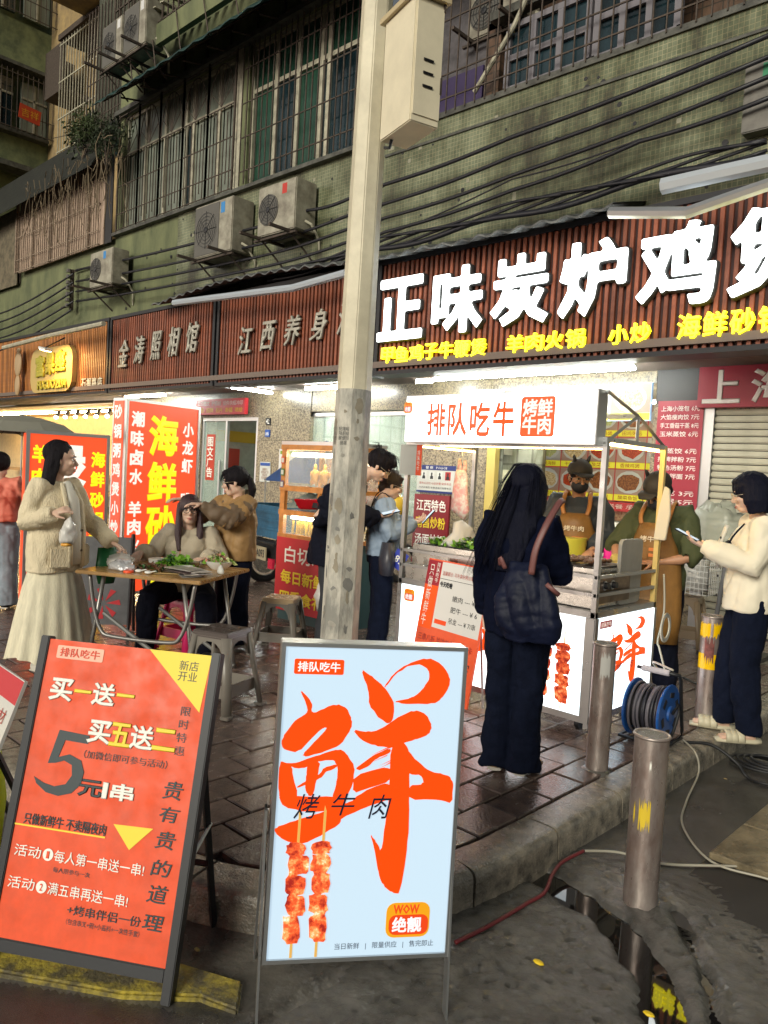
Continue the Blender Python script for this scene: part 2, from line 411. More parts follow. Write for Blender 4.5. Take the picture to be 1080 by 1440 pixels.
# ------------------------------------------------------------------ the apartment building with its shopfronts (runs along X, faces -Y)
def mosaic(name, c1, c2, grout, sc, rough=.35):
    m = bpy.data.materials.new(name); m.use_nodes = True; nt = m.node_tree; N = nt.nodes; L = nt.links; b = N['Principled BSDF']
    tc = N.new('ShaderNodeTexCoord'); sp = N.new('ShaderNodeSeparateXYZ'); cb = N.new('ShaderNodeCombineXYZ'); ad = N.new('ShaderNodeMath'); ad.operation = 'ADD'
    L.new(tc.outputs['Object'], sp.inputs[0]); L.new(sp.outputs[0], ad.inputs[0]); L.new(sp.outputs[1], ad.inputs[1]); L.new(ad.outputs[0], cb.inputs[0]); L.new(sp.outputs[2], cb.inputs[1])
    br = N.new('ShaderNodeTexBrick'); br.offset = 0; br.inputs['Scale'].default_value = 1; br.inputs['Brick Width'].default_value = sc; br.inputs['Row Height'].default_value = sc
    br.inputs['Mortar Size'].default_value = sc*.07; br.inputs['Color1'].default_value = C4(c1); br.inputs['Color2'].default_value = C4(c2); br.inputs['Mortar'].default_value = C4(grout); br.inputs['Bias'].default_value = 0
    L.new(cb.outputs[0], br.inputs['Vector'])
    n = N.new('ShaderNodeTexNoise'); n.inputs['Scale'].default_value = .9; n.inputs['Detail'].default_value = 8; n.inputs['Roughness'].default_value = .7
    mp = N.new('ShaderNodeMapping'); mp.inputs['Scale'].default_value = (1.6,1.6,.55); L.new(tc.outputs['Object'], mp.inputs[0]); L.new(mp.outputs[0], n.inputs['Vector'])
    r = N.new('ShaderNodeValToRGB'); r.color_ramp.elements[0].position = .38; r.color_ramp.elements[0].color = (.22,.19,.17,1); r.color_ramp.elements[1].position = .6; r.color_ramp.elements[1].color = (1,1,1,1)
    e = r.color_ramp.elements.new(.48); e.color = (.55,.55,.48,1)
    L.new(n.outputs['Fac'], r.inputs[0]); mx = N.new('ShaderNodeMixRGB'); mx.blend_type = 'MULTIPLY'; mx.inputs[0].default_value = 1
    L.new(br.outputs['Color'], mx.inputs[1]); L.new(r.outputs[0], mx.inputs[2]); L.new(mx.outputs[0], b.inputs['Base Color'])
    b.inputs['Roughness'].default_value = rough
    bp = N.new('ShaderNodeBump'); bp.inputs['Strength'].default_value = .6; bp.inputs['Distance'].default_value = .004; bp.invert = True
    L.new(br.outputs['Fac'], bp.inputs['Height']); L.new(bp.outputs[0], b.inputs['Normal'])
    MATS[name] = m; return m
M_mosaic = mosaic('green_mosaic_wall', (.19,.215,.135), (.135,.16,.095), (.34,.32,.20), .05)
M_plaster = mat('green_plaster', (.17,.185,.09), rough=.8, var=.75, vsc=2.2, col2=(.085,.10,.05), bump=.3, bs=30, st=(1,1,.4))
M_brown = mosaic('brown_tile_wall', (.22,.13,.09), (.17,.10,.075), (.08,.06,.05), .11)
M_granite = mat('granite_cladding', (.33,.27,.17), rough=.3, var=1, vsc=38, col2=(.08,.065,.05), bump=.1, bs=60, rv=.1, thr=(.38,.6))
M_soff = mat('soffit_strips', (.16,.12,.10), rough=.5)
M_cream = mat('cream_frame', (.50,.47,.36), rough=.6, var=.35, vsc=7)
M_glassd = mat('dark_window_glass', (.015,.035,.045), rough=.08, spec=.7, var=.7, vsc=1.5)
M_curt = mat('curtained_glass', (.26,.29,.24), rough=.3, var=.35, vsc=2, st=(3,3,.3))
M_curtg = mat('green_curtained_glass', (.025,.085,.055), rough=.2, var=.6, vsc=6, st=(5,5,.2))
M_pink = mat('faded_curtain', (.52,.38,.29), rough=.8, var=.6, vsc=9, st=(6,6,.3))
M_green = mat('green_canopy_sheet', (.012,.05,.045), rough=.4, var=.5, vsc=5)
M_grime = mat('grimy_sheet', (.10,.10,.085), rough=.6, var=.7, vsc=6, bump=.3)
apt = thing('apartment_building', 'old mosaic tiled apartment block above the lit row of shops', 'building', (0,0,0))
YU, YW = 7.65, 8.6
def part(name, m, *boxes, parent=apt, **k):
    mb = MB()
    for b in boxes: mb.bb(*b)
    return mb.build(name, m, parent, **k)
part('wall', M_mosaic, (-12.9,4,YU,YU+.25,4.0,6.10))
part('wall', M_plaster, (-30,-12.9,YU+.012,YU+.25,2.88,6.05))
part('wall', M_plaster, (-12.9,4,YU+.01,YU+.25,2.88,4.0))
part('wall', M_plaster, (-15.3,-15.1,YU,YU+.25,6.05,8.7),(-15.3,-6.95,YU+.003,YU+.25,8.45,10.2),(-11.02,-10.86,YU,YU+.25,6.10,8.45),(-8.1,-7.9,YU,YU+.25,6.1,8.45))
part('wall', M_mosaic, (-2.9,4,YU,YU+.25,6.1,9.5))
part('sill', M_grime, (-15.3,-7.9,YU-.10,YU+.02,6.06,6.12),(-7.9,4,YU-.03,YU+.02,6.10,6.17))
part('string_course', M_grime, (-7.6,4,YU-.02,YU+.001,5.84,5.87))
part('cornice', M_grime, (-15.3,-7.9,YU-.13,YU+.02,8.44,8.53))
# lost tiles, old drill holes and pale patches
rnd = random.Random(17); mbp, mbh = MB(), MB()
for i in range(30):
    x = rnd.uniform(-12.5,-2.3); z = rnd.uniform(4.3,6.0); s_ = .05*rnd.choice([1,1,1,2]); mbp.bb(x,x+s_,YU-.0035,YU,z,z+.05*rnd.choice([1,1,2]))
for i in range(70):
    x = rnd.uniform(-14.9,-2.3); z = rnd.uniform(4.4,6.0); mbh.loft([(x,YU-.004,z),(x,YU+.0,z)],rnd.uniform(.015,.035),7)
o = mbp.build('pale_tiles', mat('pale_tile_patch',(.27,.26,.19),rough=.6), apt); o['kind'] = 'stuff'
o = mbh.build('drill_holes', M_black, apt); o['kind'] = 'stuff'
# --- the two big windows
def window(x0,x1,z0,z1,splits,rail,mats,y=YU+.12,parent=apt, fm=None):
    f = MB(); t = .07
    f.bb(x0,x1,y-.04,y+.04,z0,z0+t); f.bb(x0,x1,y-.04,y+.04,z1-t,z1)
    xs = [x0+(x1-x0)*s for s in splits]
    for x in xs: f.bb(x-t/2,x+t/2,y-.038,y+.038,z0+t,z1-t)
    for r_ in rail: f.bb(x0,x1,y-.036,y+.036,z0+(z1-z0)*r_-.035,z0+(z1-z0)*r_+.035)
    w = f.build('window', fm or M_cream, parent)
    for i,(a,b) in enumerate(zip(xs,xs[1:])):
        mm = mats[i%len(mats)]
        zz = [z0]+[z0+(z1-z0)*r_ for r_ in rail]+[z1]
        for q,(c,d) in enumerate(zip(zz,zz[1:])):
            MB().bb(a+t/2,b-t/2,y+.005,y+.015,c+.035,d-.035).build('pane', mm if q==0 else mats[0], w)
    return w
window(-15.1,-11.02,6.12,8.45,(0,.18,.36,.54,.60,.8,1),(.68,),[M_curt,M_curt,M_curt,M_glassd,M_curt,M_curt])
window(-10.86,-8.1,6.12,8.45,(0,.22,.42,.62,.68,1),(.68,),[M_curtg,M_glassd,M_curtg,M_glassd,M_glassd])
part('pillar', M_cream, (-11.22,-11.02,YU-.03,YU+.06,6.12,8.44))
# --- barred grilles
def bars(mb, x0,x1,z0,z1,y,step,r=.008):
    n = int((x1-x0)/step)
    for i in range(n+1): x = x0+(x1-x0)*i/n; mb.box((x,y,(z0+z1)/2),(r*2,r*2,z1-z0))
def hbar(mb,x0,x1,z,y,r=.008): mb.box(((x0+x1)/2,y,z),(x1-x0,r*2,r*2))
g = MB(); y = YU-.10
for k in range(5):
    a = -15.1+k*.8; b = a+.8
    for z in (6.14,6.45,7.0,7.55,8.38): hbar(g,a,b,z,y)
    for x in (a,b): g.box((x,y,7.27),(.03,.03,2.3))
    n = 8
    for i in range(1,n):
        x = a+(b-a)*i/n
        g.box((x,y,6.14+.7 if i%2 else 6.85),(.014,.014,1.4 if i%2 else 1.2))
        if i%3: g.box((x,y,7.28),(.014,.014,.55))
    cx, cz = (a+b)/2, 7.58                          # sunburst top
    arc = [(cx+.36*math.cos(R(t)),y,cz+.72*math.sin(R(t))) for t in range(0,181,15)]
    g.loft(arc,.009,5)
    for t in (25,50,72,90,108,130,155): g.loft([(cx,y,cz),(cx+.36*math.cos(R(t)),y,cz+.72*math.sin(R(t)))],.008,4)
g.build('window_grille', M_rust, apt)
g = MB()
bars(g,-10.9,-7.9,6.14,8.4,y,.135); [hbar(g,-10.9,-7.9,z,y) for z in (6.35,6.9,7.45,8.0)]
g.build('window_grille', M_rust, apt)
g = MB(); bars(g,-7.9,-2.9,6.14,8.6,YU-.04,.15,.007); [hbar(g,-7.9,-2.9,z,YU-.04) for z in (6.32,6.62,7.3)]
g.build('window_grille', M_rust, apt)
# --- recessed balcony behind the grille
part('balcony_wall', M_brown, (-7.9,-2.9,8.35,8.5,6.1,9.5),(-6.15,-5.95,YU+.25,8.35,6.1,9.5))
part('balcony_ceiling', M_grime, (-7.9,-2.9,YU+.02,8.5,8.6,8.7))
part('panel', P_('purple_sheet','33264f',rough=.6), (-7.5,-6.2,YU+.25,YU+.28,6.1,6.75))
part('panel', mat('grey_board',(.12,.11,.12),rough=.8,var=.5), (-7.5,-6.2,YU+.35,YU+.38,6.75,8.5))
window(-5.7,-4.62,6.17,6.98,(0,.33,.66,1),(.5,),[M_glassd],y=YU+.1,fm=mat('grey_frame',(.16,.15,.17),rough=.6))
window(-4.52,-3.6,6.17,7.1,(0,.33,.66,1),(.5,),[M_glassd],y=YU+.1,fm=MATS['grey_frame'])
part('lintel', M_grime, (-6.0,-2.9,YU+.06,YU+.2,7.12,7.22))
pp = MB().loft([(-6.2,YU+.1,6.35),(-5.6,YU+.02,6.9),(-5.2,YU-.02,7.5)],.03,8); pp.build('drain_pipe', M_cream, apt)
# --- caged balcony at the left
cz0,cz1,cx0,cx1,cyf = 5.95,7.75,-20.1,-15.35,7.48
part('curtain', M_pink, (cx0+.05,-15.6,YU-.12,YU-.1,5.95,7.75))
part('curtain', M_black, (-15.7,-15.3,YU-.1,YU-.08,5.95,8.4))
g = MB(); bars(g,cx0,cx1-.4,cz0,cz1,cyf,.11,.009)
for z in (5.97,6.25,6.8,7.3,7.73): hbar(g,cx0,cx1-.4,z,cyf)
for q in range(5): x = cx0+q*.97; g.box((x,cyf,(cz0+cz1)/2),(.05,.05,cz1-cz0))
for z in (5.97,6.8,7.73): g.box((cx1-.42,(cyf+YU)/2,z),(.02,YU-cyf,.02))
g.build('balcony_cage', mat('cream_rusty_bars',(.36,.27,.20),rough=.7,var=.6,vsc=25), apt)
g = MB(); bars(g,-24,cx0-.1,cz0-.2,cz1-.2,cyf+.15,.13,.009); [hbar(g,-24,cx0-.1,z,cyf+.15) for z in (5.8,6.3,6.9,7.5)]
g.build('balcony_cage', M_rust, apt)
part('curtain', mat('dim_curtain',(.17,.14,.09),rough=.8,var=.6,vsc=6), (-24,cx0-.1,YU-.1,YU-.08,5.7,7.6))
mb = MB()                                             # dark lean-to roof over the cage
for x0,x1 in ((-26,-15.35),):
    mb.add([(x0,7.1,7.25),(x1,7.1,7.40),(x1,7.9,8.72),(x0,7.9,8.60),(x0,7.1,7.21),(x1,7.1,7.36),(x1,7.9,8.68),(x0,7.9,8.56)],[(0,1,2,3),(7,6,5,4),(0,4,5,1),(1,5,6,2),(2,6,7,3),(3,7,4,0)])
mb.build('lean_to_roof', mat('mossy_dark_sheet',(.014,.016,.011),rough=.9,var=.6,vsc=5,bump=.6,bs=20), apt)
# --- upper green canopy with brackets, and the floor above
x0,x1 = -14.6,-6.0; zc = WY(130,148,6.75).z; mb = MB(); n = 60
for i in range(n+1):
    x = x0+(x1-x0)*i/n; w = .025*math.sin(i*1.9)
    mb.v += [(x,6.75,zc+w),(x,YU,9.0+w),(x,6.75,zc-.02+w),(x,YU,8.98+w)]
for i in range(n):
    a = i*4; mb.f += [(a,a+4,a+5,a+1),(a+2,a+3,a+7,a+6),(a,a+2,a+6,a+4)]
mb.build('canopy', M_green, apt)
mb = MB()
for i in range(12):
    x = x0+.3+i*.72; mb.loft([(x,6.8,zc),(x,YU,8.95)],.018,4); mb.loft([(x,7.15,zc+.2),(x,YU-.02,8.5)],.018,4); mb.loft([(x,YU-.02,9.0),(x,YU-.02,8.5)],.018,4)
    mb.loft([(x,6.8,zc),(x+.3,7.2,zc+.45),(x+.1,YU,8.96)],.012,4)
mb.build('canopy_brackets', M_rust, apt)['kind'] = 'stuff'
part('wall', M_plaster, (-15.3,-6.0,YU+.02,YU+.25,10.2,10.3))
part('balcony_edge', M_plaster, (-14.0,-7,6.95,7.05,8.75,9.1))
g = MB()                                             # slatted drying rack above the canopy
for i in range(34): x = -13.2+i*.26; g.box((x,7.25,9.35),(.12,.75,.02),ry=.12)
g.build('drying_rack', M_cream, apt)
g = MB(); bars(g,-14.3,-7,9.1,12,6.98,.17,.012); [hbar(g,-14.3,-7,z,6.98,.012) for z in (9.15,9.9,10.6)]
bars(g,-17.4,-14.6,8.6,11.4,7.9,.14,.012); [hbar(g,-17.4,-14.6,z,7.9) for z in (9.0,9.8,10.5)]
for i in range(8): x = -13.2+i*.8; g.loft([(x,6.8,zc),(x-.5,6.95,9.2)],.012,4)
g.build('balcony_railing', M_rust, apt)
part('wall', mat('inner_dark_wall',(.07,.075,.05),rough=.8,var=.5), (-17.6,-7,8.2,8.3,8.6,13))
# --- set-back yellow wing and the dark wing at the end
M_yw = mat('ochre_plaster', (.42,.29,.125), rough=.85, var=.6, vsc=3, col2=(.22,.16,.09), bump=.3)
M_gw = mat('mossy_plaster', (.20,.23,.11), rough=.85, var=.7, vsc=2.5, col2=(.08,.10,.055), bump=.3)
b2 = thing('tenement_wing', 'ochre and mossy green tenement wing rising behind the caged balcony', 'building', (0,0,0))
part('wall', M_yw, (-24.6,-17,10.0,10.3,3,22), parent=b2)
part('wall', M_gw, (-24.9,-24.6,4,10.3,9.9,11.0), (-24.9,-24.6,4,10.3,12.9,14.3), (-24.9,-24.6,4,10.3,16.2,22), (-25.2,-24.95,4,10.3,3,22), parent=b2)
part('ledge', M_grime, (-24.6,-24.2,4,10.0,12.85,12.95), (-24.6,-24.0,4,9.9,9.85,10.0), (-24.6,-24.3,4,9.9,10.95,11.05), parent=b2)
for z0,z1 in ((11.0,12.85),(14.3,16.2)):
    for q,yy in enumerate((6.6,8.2,9.2)):
        w = MB().bb(-24.8,-24.7,yy,yy+.75,z0+.25,z1-.2).build('window', M_curt if q!=1 else M_glassd, b2)
        MB().bb(-24.7,-24.66,yy+.35,yy+.4,z0+.25,z1-.2).bb(-24.7,-24.66,yy,yy+.75,z1-.7,z1-.64).build('window_frame', M_cream, w)
g = MB()
for z0,z1 in ((11.0,12.7),(14.3,16.2)):
    for i in range(34): g.box((-24.2,5+i*.15,(z0+z1)/2),(.016,.016,z1-z0))
    for z in (z0+.05,z0+.5,z1-.1): g.box((-24.2,7.5,z),(.02,5,.02))
g.build('window_grille', M_rust, b2)
bl = tag(MB().box((-24.14,9.25,11.55),(.02,.62,.42),rx=-.1).build('banner', P_('faded_red_banner','a8381c')), 'small faded red and yellow banner hung on the dark wing window bars', 'banner')
txt(bl,'吉祥',-.25,-.12,.5,.24,P_('gold_print','c9922a'),M=Matrix.Translation((-24.12,9.25,11.55))@Matrix.Rotation(R(90),4,'Z'),y=-.001)
part('balcony_frame', M_rust, (-23.0,-21.9,9.2,10,11.6,11.7),(-23.0,-21.9,9.2,9.3,11.7,12.9),(-23.0,-22.9,9.2,10,11.7,12.9),(-22.2,-18.6,9.2,10.0,13.0,13.15), parent=b2)
g = MB()
for i in range(14): g.box((-22.0+i*.17,9.2,11.3),(.02,.02,3.2))
for z in (9.9,10.8,11.8,12.8): g.box((-20.9,9.2,z),(2.3,.03,.03))
g.build('window_grille', M_cream, b2)
part('window', M_glassd, (-21.9,-20.9,9.95,9.99,9.6,11.2),(-20.6,-19.5,9.95,9.99,9.6,11.2),parent=b2)
part('ceiling_slab', M_yw, (-20.6,-12,7.9,10,13.1,13.3), parent=b2)
# --- soffit and ground floor
part('soffit', M_soff, (-30,4,7.25,8.75,2.9,2.98))
g = MB()
for i in range(17): g.bb(-30,4,7.38+i*.075,7.43+i*.075,2.885,2.9)
g.build('soffit_strips', M_soff, apt)
part('beam', M_granite, (-14.9,-13.3,YW,YW+.3,2.45,2.9),(-13.3,-10.0,YW,YW+.3,2.42,2.9),(-10,-6.25,YW+.01,YW+.3,2.5,2.9),(-6.25,-3.95,YW+.02,YW+.3,2.74,2.9),(-3.4,4,YW-.03,YW+.3,2.42,2.9))
def pillar(x0,x1,dep=.35,y=YW):
    r = MB().bb(x0+.01,x1-.01,y+.012,y+dep,0,2.9).build('pillar', M_mortar, apt); z = 0; hs = (.75,.5,.75,.5); k = 0
    n = max(1,round((x1-x0)/.6))
    while z < 2.42:
        h = min(hs[k%4],2.9-z); 
        for i in range(n):
            a = x0+(x1-x0)*i/n; b = x0+(x1-x0)*(i+1)/n
            MB().bb(a+.003,b-.003,y-.01+.004*((i+k)%2),y+.012,z+.003,z+h-.004).build('stone_panel', M_granite, r)
        z += h; k += 1
    MB().bb(x1-.01,x1,y,y+dep,0,2.9).build('pillar_side', M_granite, r)
pillar(-14.9,-13.3); pillar(-11.45,-10.0); pillar(-7.45,-6.28); pillar(-3.95,-3.36)
part('step', M_kerb, (-13.3,-11.45,YW-.25,YW,0,.08))
# doorway with glass leaf, dim office behind
M_room = mat('room_wall', (.35,.37,.30), rough=.7, var=.2)
M_glass = mat('clear_glass', (.55,.7,.62), rough=.03, alpha=.28, spec=.6)
part('door_frame', M_alu, (-13.3,-13.24,YW+.02,YW+.08,.08,2.42),(-11.53,-11.46,YW+.02,YW+.08,.08,2.42),(-13.3,-11.46,YW+.015,YW+.085,2.36,2.42),(-12.5,-12.45,YW+.02,YW+.08,.08,2.36))
d = part('glass_door', M_glass, (-13.24,-12.5,YW+.04,YW+.05,.1,2.36))
MB().bb(-12.62,-12.58,YW-.03,YW-.0,.8,1.6).build('handle', M_alu, d)
o = vtxt(d,'图文广告',-13.12,1.25,.22,.8,W_,y=YW+.03,bold=.03)
rect(d,-13.15,-12.86,1.2,2.1,P_('red_film','b8371f'),y=YW+.038)
part('room', M_room, (-14.84,-11.3,11.5,11.6,0,2.86),(-14.84,-14.8,YW+.36,11.5,0.02,2.86),(-11.3,-11.2,YW+.36,11.5,0.02,2.86))
part('picture', P_('calendar_print','a83a2c'), (-14.79,-14.77,10.2,10.6,1.2,1.9)); part('picture', M_paper, (-14.79,-14.77,9.4,9.9,1.0,1.5)); part('picture', P_('gold_board','b79a2c'), (-14.79,-14.77,9.3,11.2,2.05,2.3))
part('inner_sign', M_red, (-14.2,-11.4,10.9,10.95,1.9,2.35)); part('inner_sign', P_('gold_board','b79a2c'), (-14.2,-11.4,10.85,10.9,1.72,1.9))
part('counter', mat('office_counter',(.2,.16,.12),rough=.6), (-14,-12,10.2,10.6,0,1.0))
part('picture', P_('portrait_print','b9b9ad'), (-13.2,-12.8,11.35,11.4,1.2,1.75)); part('picture', K_, (-13.1,-12.9,11.33,11.35,1.25,1.55))
# kitchen shopfront seen through glass
part('counter_wall', M_granite, (-10,-7.45,YW+.02,YW+.2,0,.85)); part('window_frame', M_alu, (-10,-7.45,YW+.05,YW+.1,.85,.9),(-10,-7.45,YW+.05,YW+.1,2.42,2.48),(-8.7,-8.66,YW+.05,YW+.1,.9,2.42))
part('pane', M_glass, (-10,-8.7,YW+.07,YW+.078,.9,2.42),(-8.66,-7.45,YW+.07,YW+.078,.9,2.42))
M_kit = mosaic('white_wall_tile', (.62,.66,.58), (.58,.62,.55), (.35,.37,.32), .3)
part('kitchen_wall', M_kit, (-10.1,-6.9,11.0,11.1,0,2.9),(-10.1,-10.0,YW+.3,11,0,2.9))
part('floor', M_granite, (-15,-3.3,YW,12.6,-.02,.02)); part('ceiling', mat('shop_ceiling',(.6,.6,.55),rough=.8), (-15,-3.3,YW+.3,12.6,2.86,2.9))
part('wall_air_conditioner', M_white, (-8.4,-7.5,10.7,11,1.95,2.25))
part('duct', M_alu, (-9.2,-8.9,10.2,10.5,1.9,2.9))
o = part('banner', P_('kitchen_poster','d46a35'), (-8.6,-7.1,10.9,10.95,.95,1.2)); part('banner', P_('plate_poster','d9d5b5'), (-8.6,-7.1,10.9,10.95,1.22,1.7))
mb = MB()
for i in range(3): mb.add([(-8.35+i*.5+.18*math.cos(q),10.88,1.46+.18*math.sin(q)) for q in [2*math.pi*j/20 for j in range(20)]],[tuple(range(20))])
mb.build('printed_plates', P_('plate_print','a8a68a'), apt)
part('shelf', M_alu, (-9.8,-7.6,9.6,9.9,1.05,1.08),(-9.8,-7.6,9.6,9.9,.7,.73))
# chicken-pot shop interior
part('shop_wall', M_kit, (-8.3,-3.3,12.1,12.2,0,2.86))
part('shop_wall', M_kit, (-6.9,-6.25,YW+.3,YW+.35,0.02,2.74))
part('shop_wall', M_kit, (-3.55,-3.4,YW+.3,12.1,0.02,2.86))
part('yellow_post', mat('yellow_door_post',(.55,.42,.12),rough=.4), (-6.28,-6.14,YW,YW+.1,0,2.6))
part('wainscot', mat('pattern_border',(.22,.05,.04),rough=.6,var=.8,vsc=30,col2=(.5,.35,.2)), (-8.2,-3.56,12.05,12.1,.95,1.12))
# roller shutter with its slats
sh = part('roller_shutter', M_mortar, (-3.24,-.4,YW+.01,YW+.02,0,2.43))
slm = MB().box((0,0,0),(2.84,.03,.066)).mesh('slat', mat('shutter_slat',(.46,.44,.34),rough=.45,metal=.2,var=.2,vsc=5), bevel=.012, seg=2, smooth='auto')
for i in range(32): inst('slat', slm, sh, (-1.82,YW-.012,.05+i*.0755))
part('shutter_rail', M_alu, (-3.36,-3.24,YW-.05,YW+.05,0,2.43))
# fruit shop at the far left
M_fr = mat('fruit_shop_wall', (.62,.5,.30), rough=.6, var=.2)
part('shop_wall', M_fr, (-36,-14.9,11.5,11.6,0,2.86)); part('shop_wall', M_fr, (-15.0,-14.9,YW+.36,11.5,0.02,2.86)); part('ceiling', mat('warm_ceiling',(.6,.5,.35)), (-36,-15.0,YW+.3,11.5,2.86,2.9)); part('wood_panel', mat('warm_wood',(.45,.25,.08),rough=.5), (-17.6,-16.4,11.4,11.45,1.3,2.3))
part('shelf', mat('fruit_shelf',(.3,.2,.1)), (-30,-16,11,11.4,.9,1.0),(-30,-16,10.6,11.4,.4,.5))
tr = MB(); tr.bb(-22,-15.2,9.28,9.32,2.74,2.78); tr.build('light_track', M_dark, apt)
M_bulb = mat('spot_bulb', (1,.9,.7), emit=60)
for i in range(11):
    x = -21.5+i*.6; s_ = MB().cyl((x,9.3,2.74),(x,9.22,2.6),.045,.06,10).build('spotlight', M_dark, apt)
    MB().ell((x,9.2,2.57),(.05,.05,.04)).build('bulb', M_bulb, s_)
# the street beyond
fb = thing('distant_shophouses', 'far dim shophouses with pink lit signs at the street end', 'building', (0,0,0))
part('wall', M_gw, (-60,-59,-10,7,-.1,14), parent=fb)
for i,(yy,zz,c) in enumerate([(2.5,2.6,'ff9fc0'),(5.2,2.9,'ffd0e0'),(4.0,4.2,'ffb060'),(-1,3,'ff6040')]):
    MB().bb(-58.9,-58.8,yy,yy+1.6,zz,zz+.8).build('lit_sign', E_('far_sign_'+c, c, 2.0), fb)
for i in range(6): MB().bb(-58.95,-58.9,-8+i*2.4,-6.6+i*2.4,5.5,7).build('window', M_glassd, fb)
part('wall', M_gw, (-60,-30,7.65,8,2.9,14), parent=fb); part('shop_wall', M_fr, (-60,-36,9.5,9.6,0,2.9), parent=fb)
# ------------------------------------------------------------------ shop fascias with wooden slats
YS = 7.3
def fascia(x0,x1,label,wood,z0=2.86,z1=4.24):
    t = thing('shop_fascia', label, 'shop sign', ((x0+x1)/2,YS,z0), 0, 'slatted fascias over the shops'); w = x1-x0; h = z1-z0
    MB().bb(-w/2,w/2,.03,.3,0,h).build('back_panel', mat('fascia_backing',(.035,.012,.012),rough=.7), t)
    f = MB(); f.bb(-w/2,w/2,-.03,.3,-.05,.0).bb(-w/2,w/2,-.03,.3,h,h+.06).bb(-w/2,-w/2+.06,-.034,.3,0,h).bb(w/2-.06,w/2,-.034,.3,0,h)
    f.build('frame', M_dark, t)
    n = int((w-.14)/.08); me = MB().box((0,0,0),(.042,.035,h-.004)).mesh('slat', wood, bevel=.003, seg=1)
    for i in range(n): inst('slat', me, t, (-w/2+.09+i*.08,.012,h/2))
    return t
M_woodR = brickmat('red_brown_wood', (.27,.075,.035), (.17,.045,.022), .5, .1, .1)
M_woodO = brickmat('orange_wood', (.5,.20,.05), (.38,.14,.04), .5, .1, .1)
M_let = mat('lit_letter_face', (.8,.85,.85), rough=.3, emit=7.0, ecol=(.94,1,.98)); M_letside = mat('letter_side', (.05,.05,.05), rough=.4)
M_yl = mat('lit_yellow_letter', (.8,.75,.1), rough=.4, emit=2.6, ecol=(1,.86,.01))
M_brush = mat('cut_metal_letter', (.42,.40,.34), rough=.4, metal=.3, var=.3, vsc=10)
D = fascia(-7.24,-1.2,'fascia with huge glowing white characters and yellow lit characters below', M_woodR)
def chars(t, s, spots, w, h, m, d=.06, bold=.05, shear=0, side=None, y=-.02, name='character'):
    for ch,(x,z) in zip(s,spots):
        if side: txt(t,ch,x-w/2-.014,z-.014,w+.028,h+.028,side,y=y+.0,d=d-.012,bold=bold,shear=shear,name='character_side')
        txt(t,ch,x-w/2,z,w,h,m,y=y,d=d,bold=bold,shear=shear,name=name)
ox = -4.22
chars(D,'正味炭炉鸡煲',[(-6.77-ox,.37),(-5.85-ox,.38),(-4.97-ox,.39),(-4.09-ox,.40),(-3.21-ox,.41),(-2.33-ox,.42)],.77,.79,M_let,d=.08,bold=.036,side=None)
for o in [c for c in D.children if c.name.startswith('character')]:
    rm = o.modifiers.new('r','REMESH'); rm.mode = 'VOXEL'; rm.voxel_size = .012; s_ = o.modifiers.new('s','SMOOTH'); s_.iterations = 9; s_.factor = .6
    dg = bpy.context.evaluated_depsgraph_get(); dg.update(); me = bpy.data.meshes.new_from_object(o.evaluated_get(dg)); o.modifiers.clear(); me.materials.clear(); me.materials.append(M_let); o.data = me
    lo_, hi_ = min(v.co.x for v in me.vertices), max(v.co.x for v in me.vertices)
    b = o.copy(); b.data = me.copy(); b.name = 'character_backing'; col.objects.link(b); b.data.materials.clear(); b.data.materials.append(M_letside); cx_ = (lo_+hi_)/2; b.data.update()
    nn = [v.normal.copy() for v in b.data.vertices]
    for v,n_ in zip(b.data.vertices,nn): v.co += n_*.016; v.co.y += .035
for s,x0,x1 in (('甲鱼鸡子牛鞭煲',-7.09,-5.39),('羊肉火锅',-5.13,-4.12),('小炒',-3.88,-3.41),('海鲜砂锅粥',-3.17,-1.95)):
    n = len(s); st = (x1-x0)/n; big = 1.18 if s[0]=='海' else 1
    chars(D,s,[(x0+st*(i+.5)-ox,.09) for i in range(n)],st*.88,.2*big,M_yl,d=.05,bold=.02)
Cc = fascia(-10.92,-7.36,'fascia with five brushed grey characters, half hidden by the pole', M_woodR)
chars(Cc,'江西养身汤',[(-10.08-(-9.14)+i*.575,.40+.03*i) for i in range(5)],.36,.44,M_brush,d=.05,bold=.012,shear=.25)
Bb = fascia(-14.62,-10.98,'fascia with slanted grey photo studio characters', M_woodR)
chars(Bb,'金涛照相馆',[(-14.0-(-12.8)+i*.6,.42+.03*i) for i in range(5)],.38,.52,M_brush,d=.05,bold=.012,shear=.25)
Aa = fascia(-24.0,-14.68,'orange slatted fascia of the fruit shop with bubble lettering', M_woodO)
chars(Aa,'石握路店',[(-15.7-(-19.34)+i*.24,.08) for i in range(4)],.2,.2,mat('small_white_letter',(.7,.65,.5)),d=.02,bold=.01)
lb = MB(); lb.prism([(a-.02,b) for a,b in rrect(-.4,1.75,.02,1.0,.3)],-.12,-.02).build('logo_plate', mat('gold_logo_plate',(.5,.36,.12),rough=.5), Aa).location = (-17.8+19.34,0,.02)
lp = [(-17.62+19.34+i*.52,.38+.03*i) for i in range(3)]
chars(Aa,'富果座',lp,.46,.48,mat('green_gold_letter',(.36,.33,.03),rough=.4),d=.04,bold=.06,y=-.13)
txt(Aa,'FUGUOZUA',-17.75+19.34,.1,1.5,.2,mat('green_gold_letter',(.36,.33,.03)),y=-.13,d=.03,bold=.03)
fig = MB(); fig.ell((0,-.14,.75),(.2,.05,.3)).ell((0,-.14,.25),(.14,.05,.25)).ell((.02,-.14,1.05),(.1,.04,.08)); o = fig.build('plaque_figure', mat('tan_plaque',(.4,.28,.16),rough=.6), Aa, smooth=True); o.location = (-18.9+19.34,0,0)
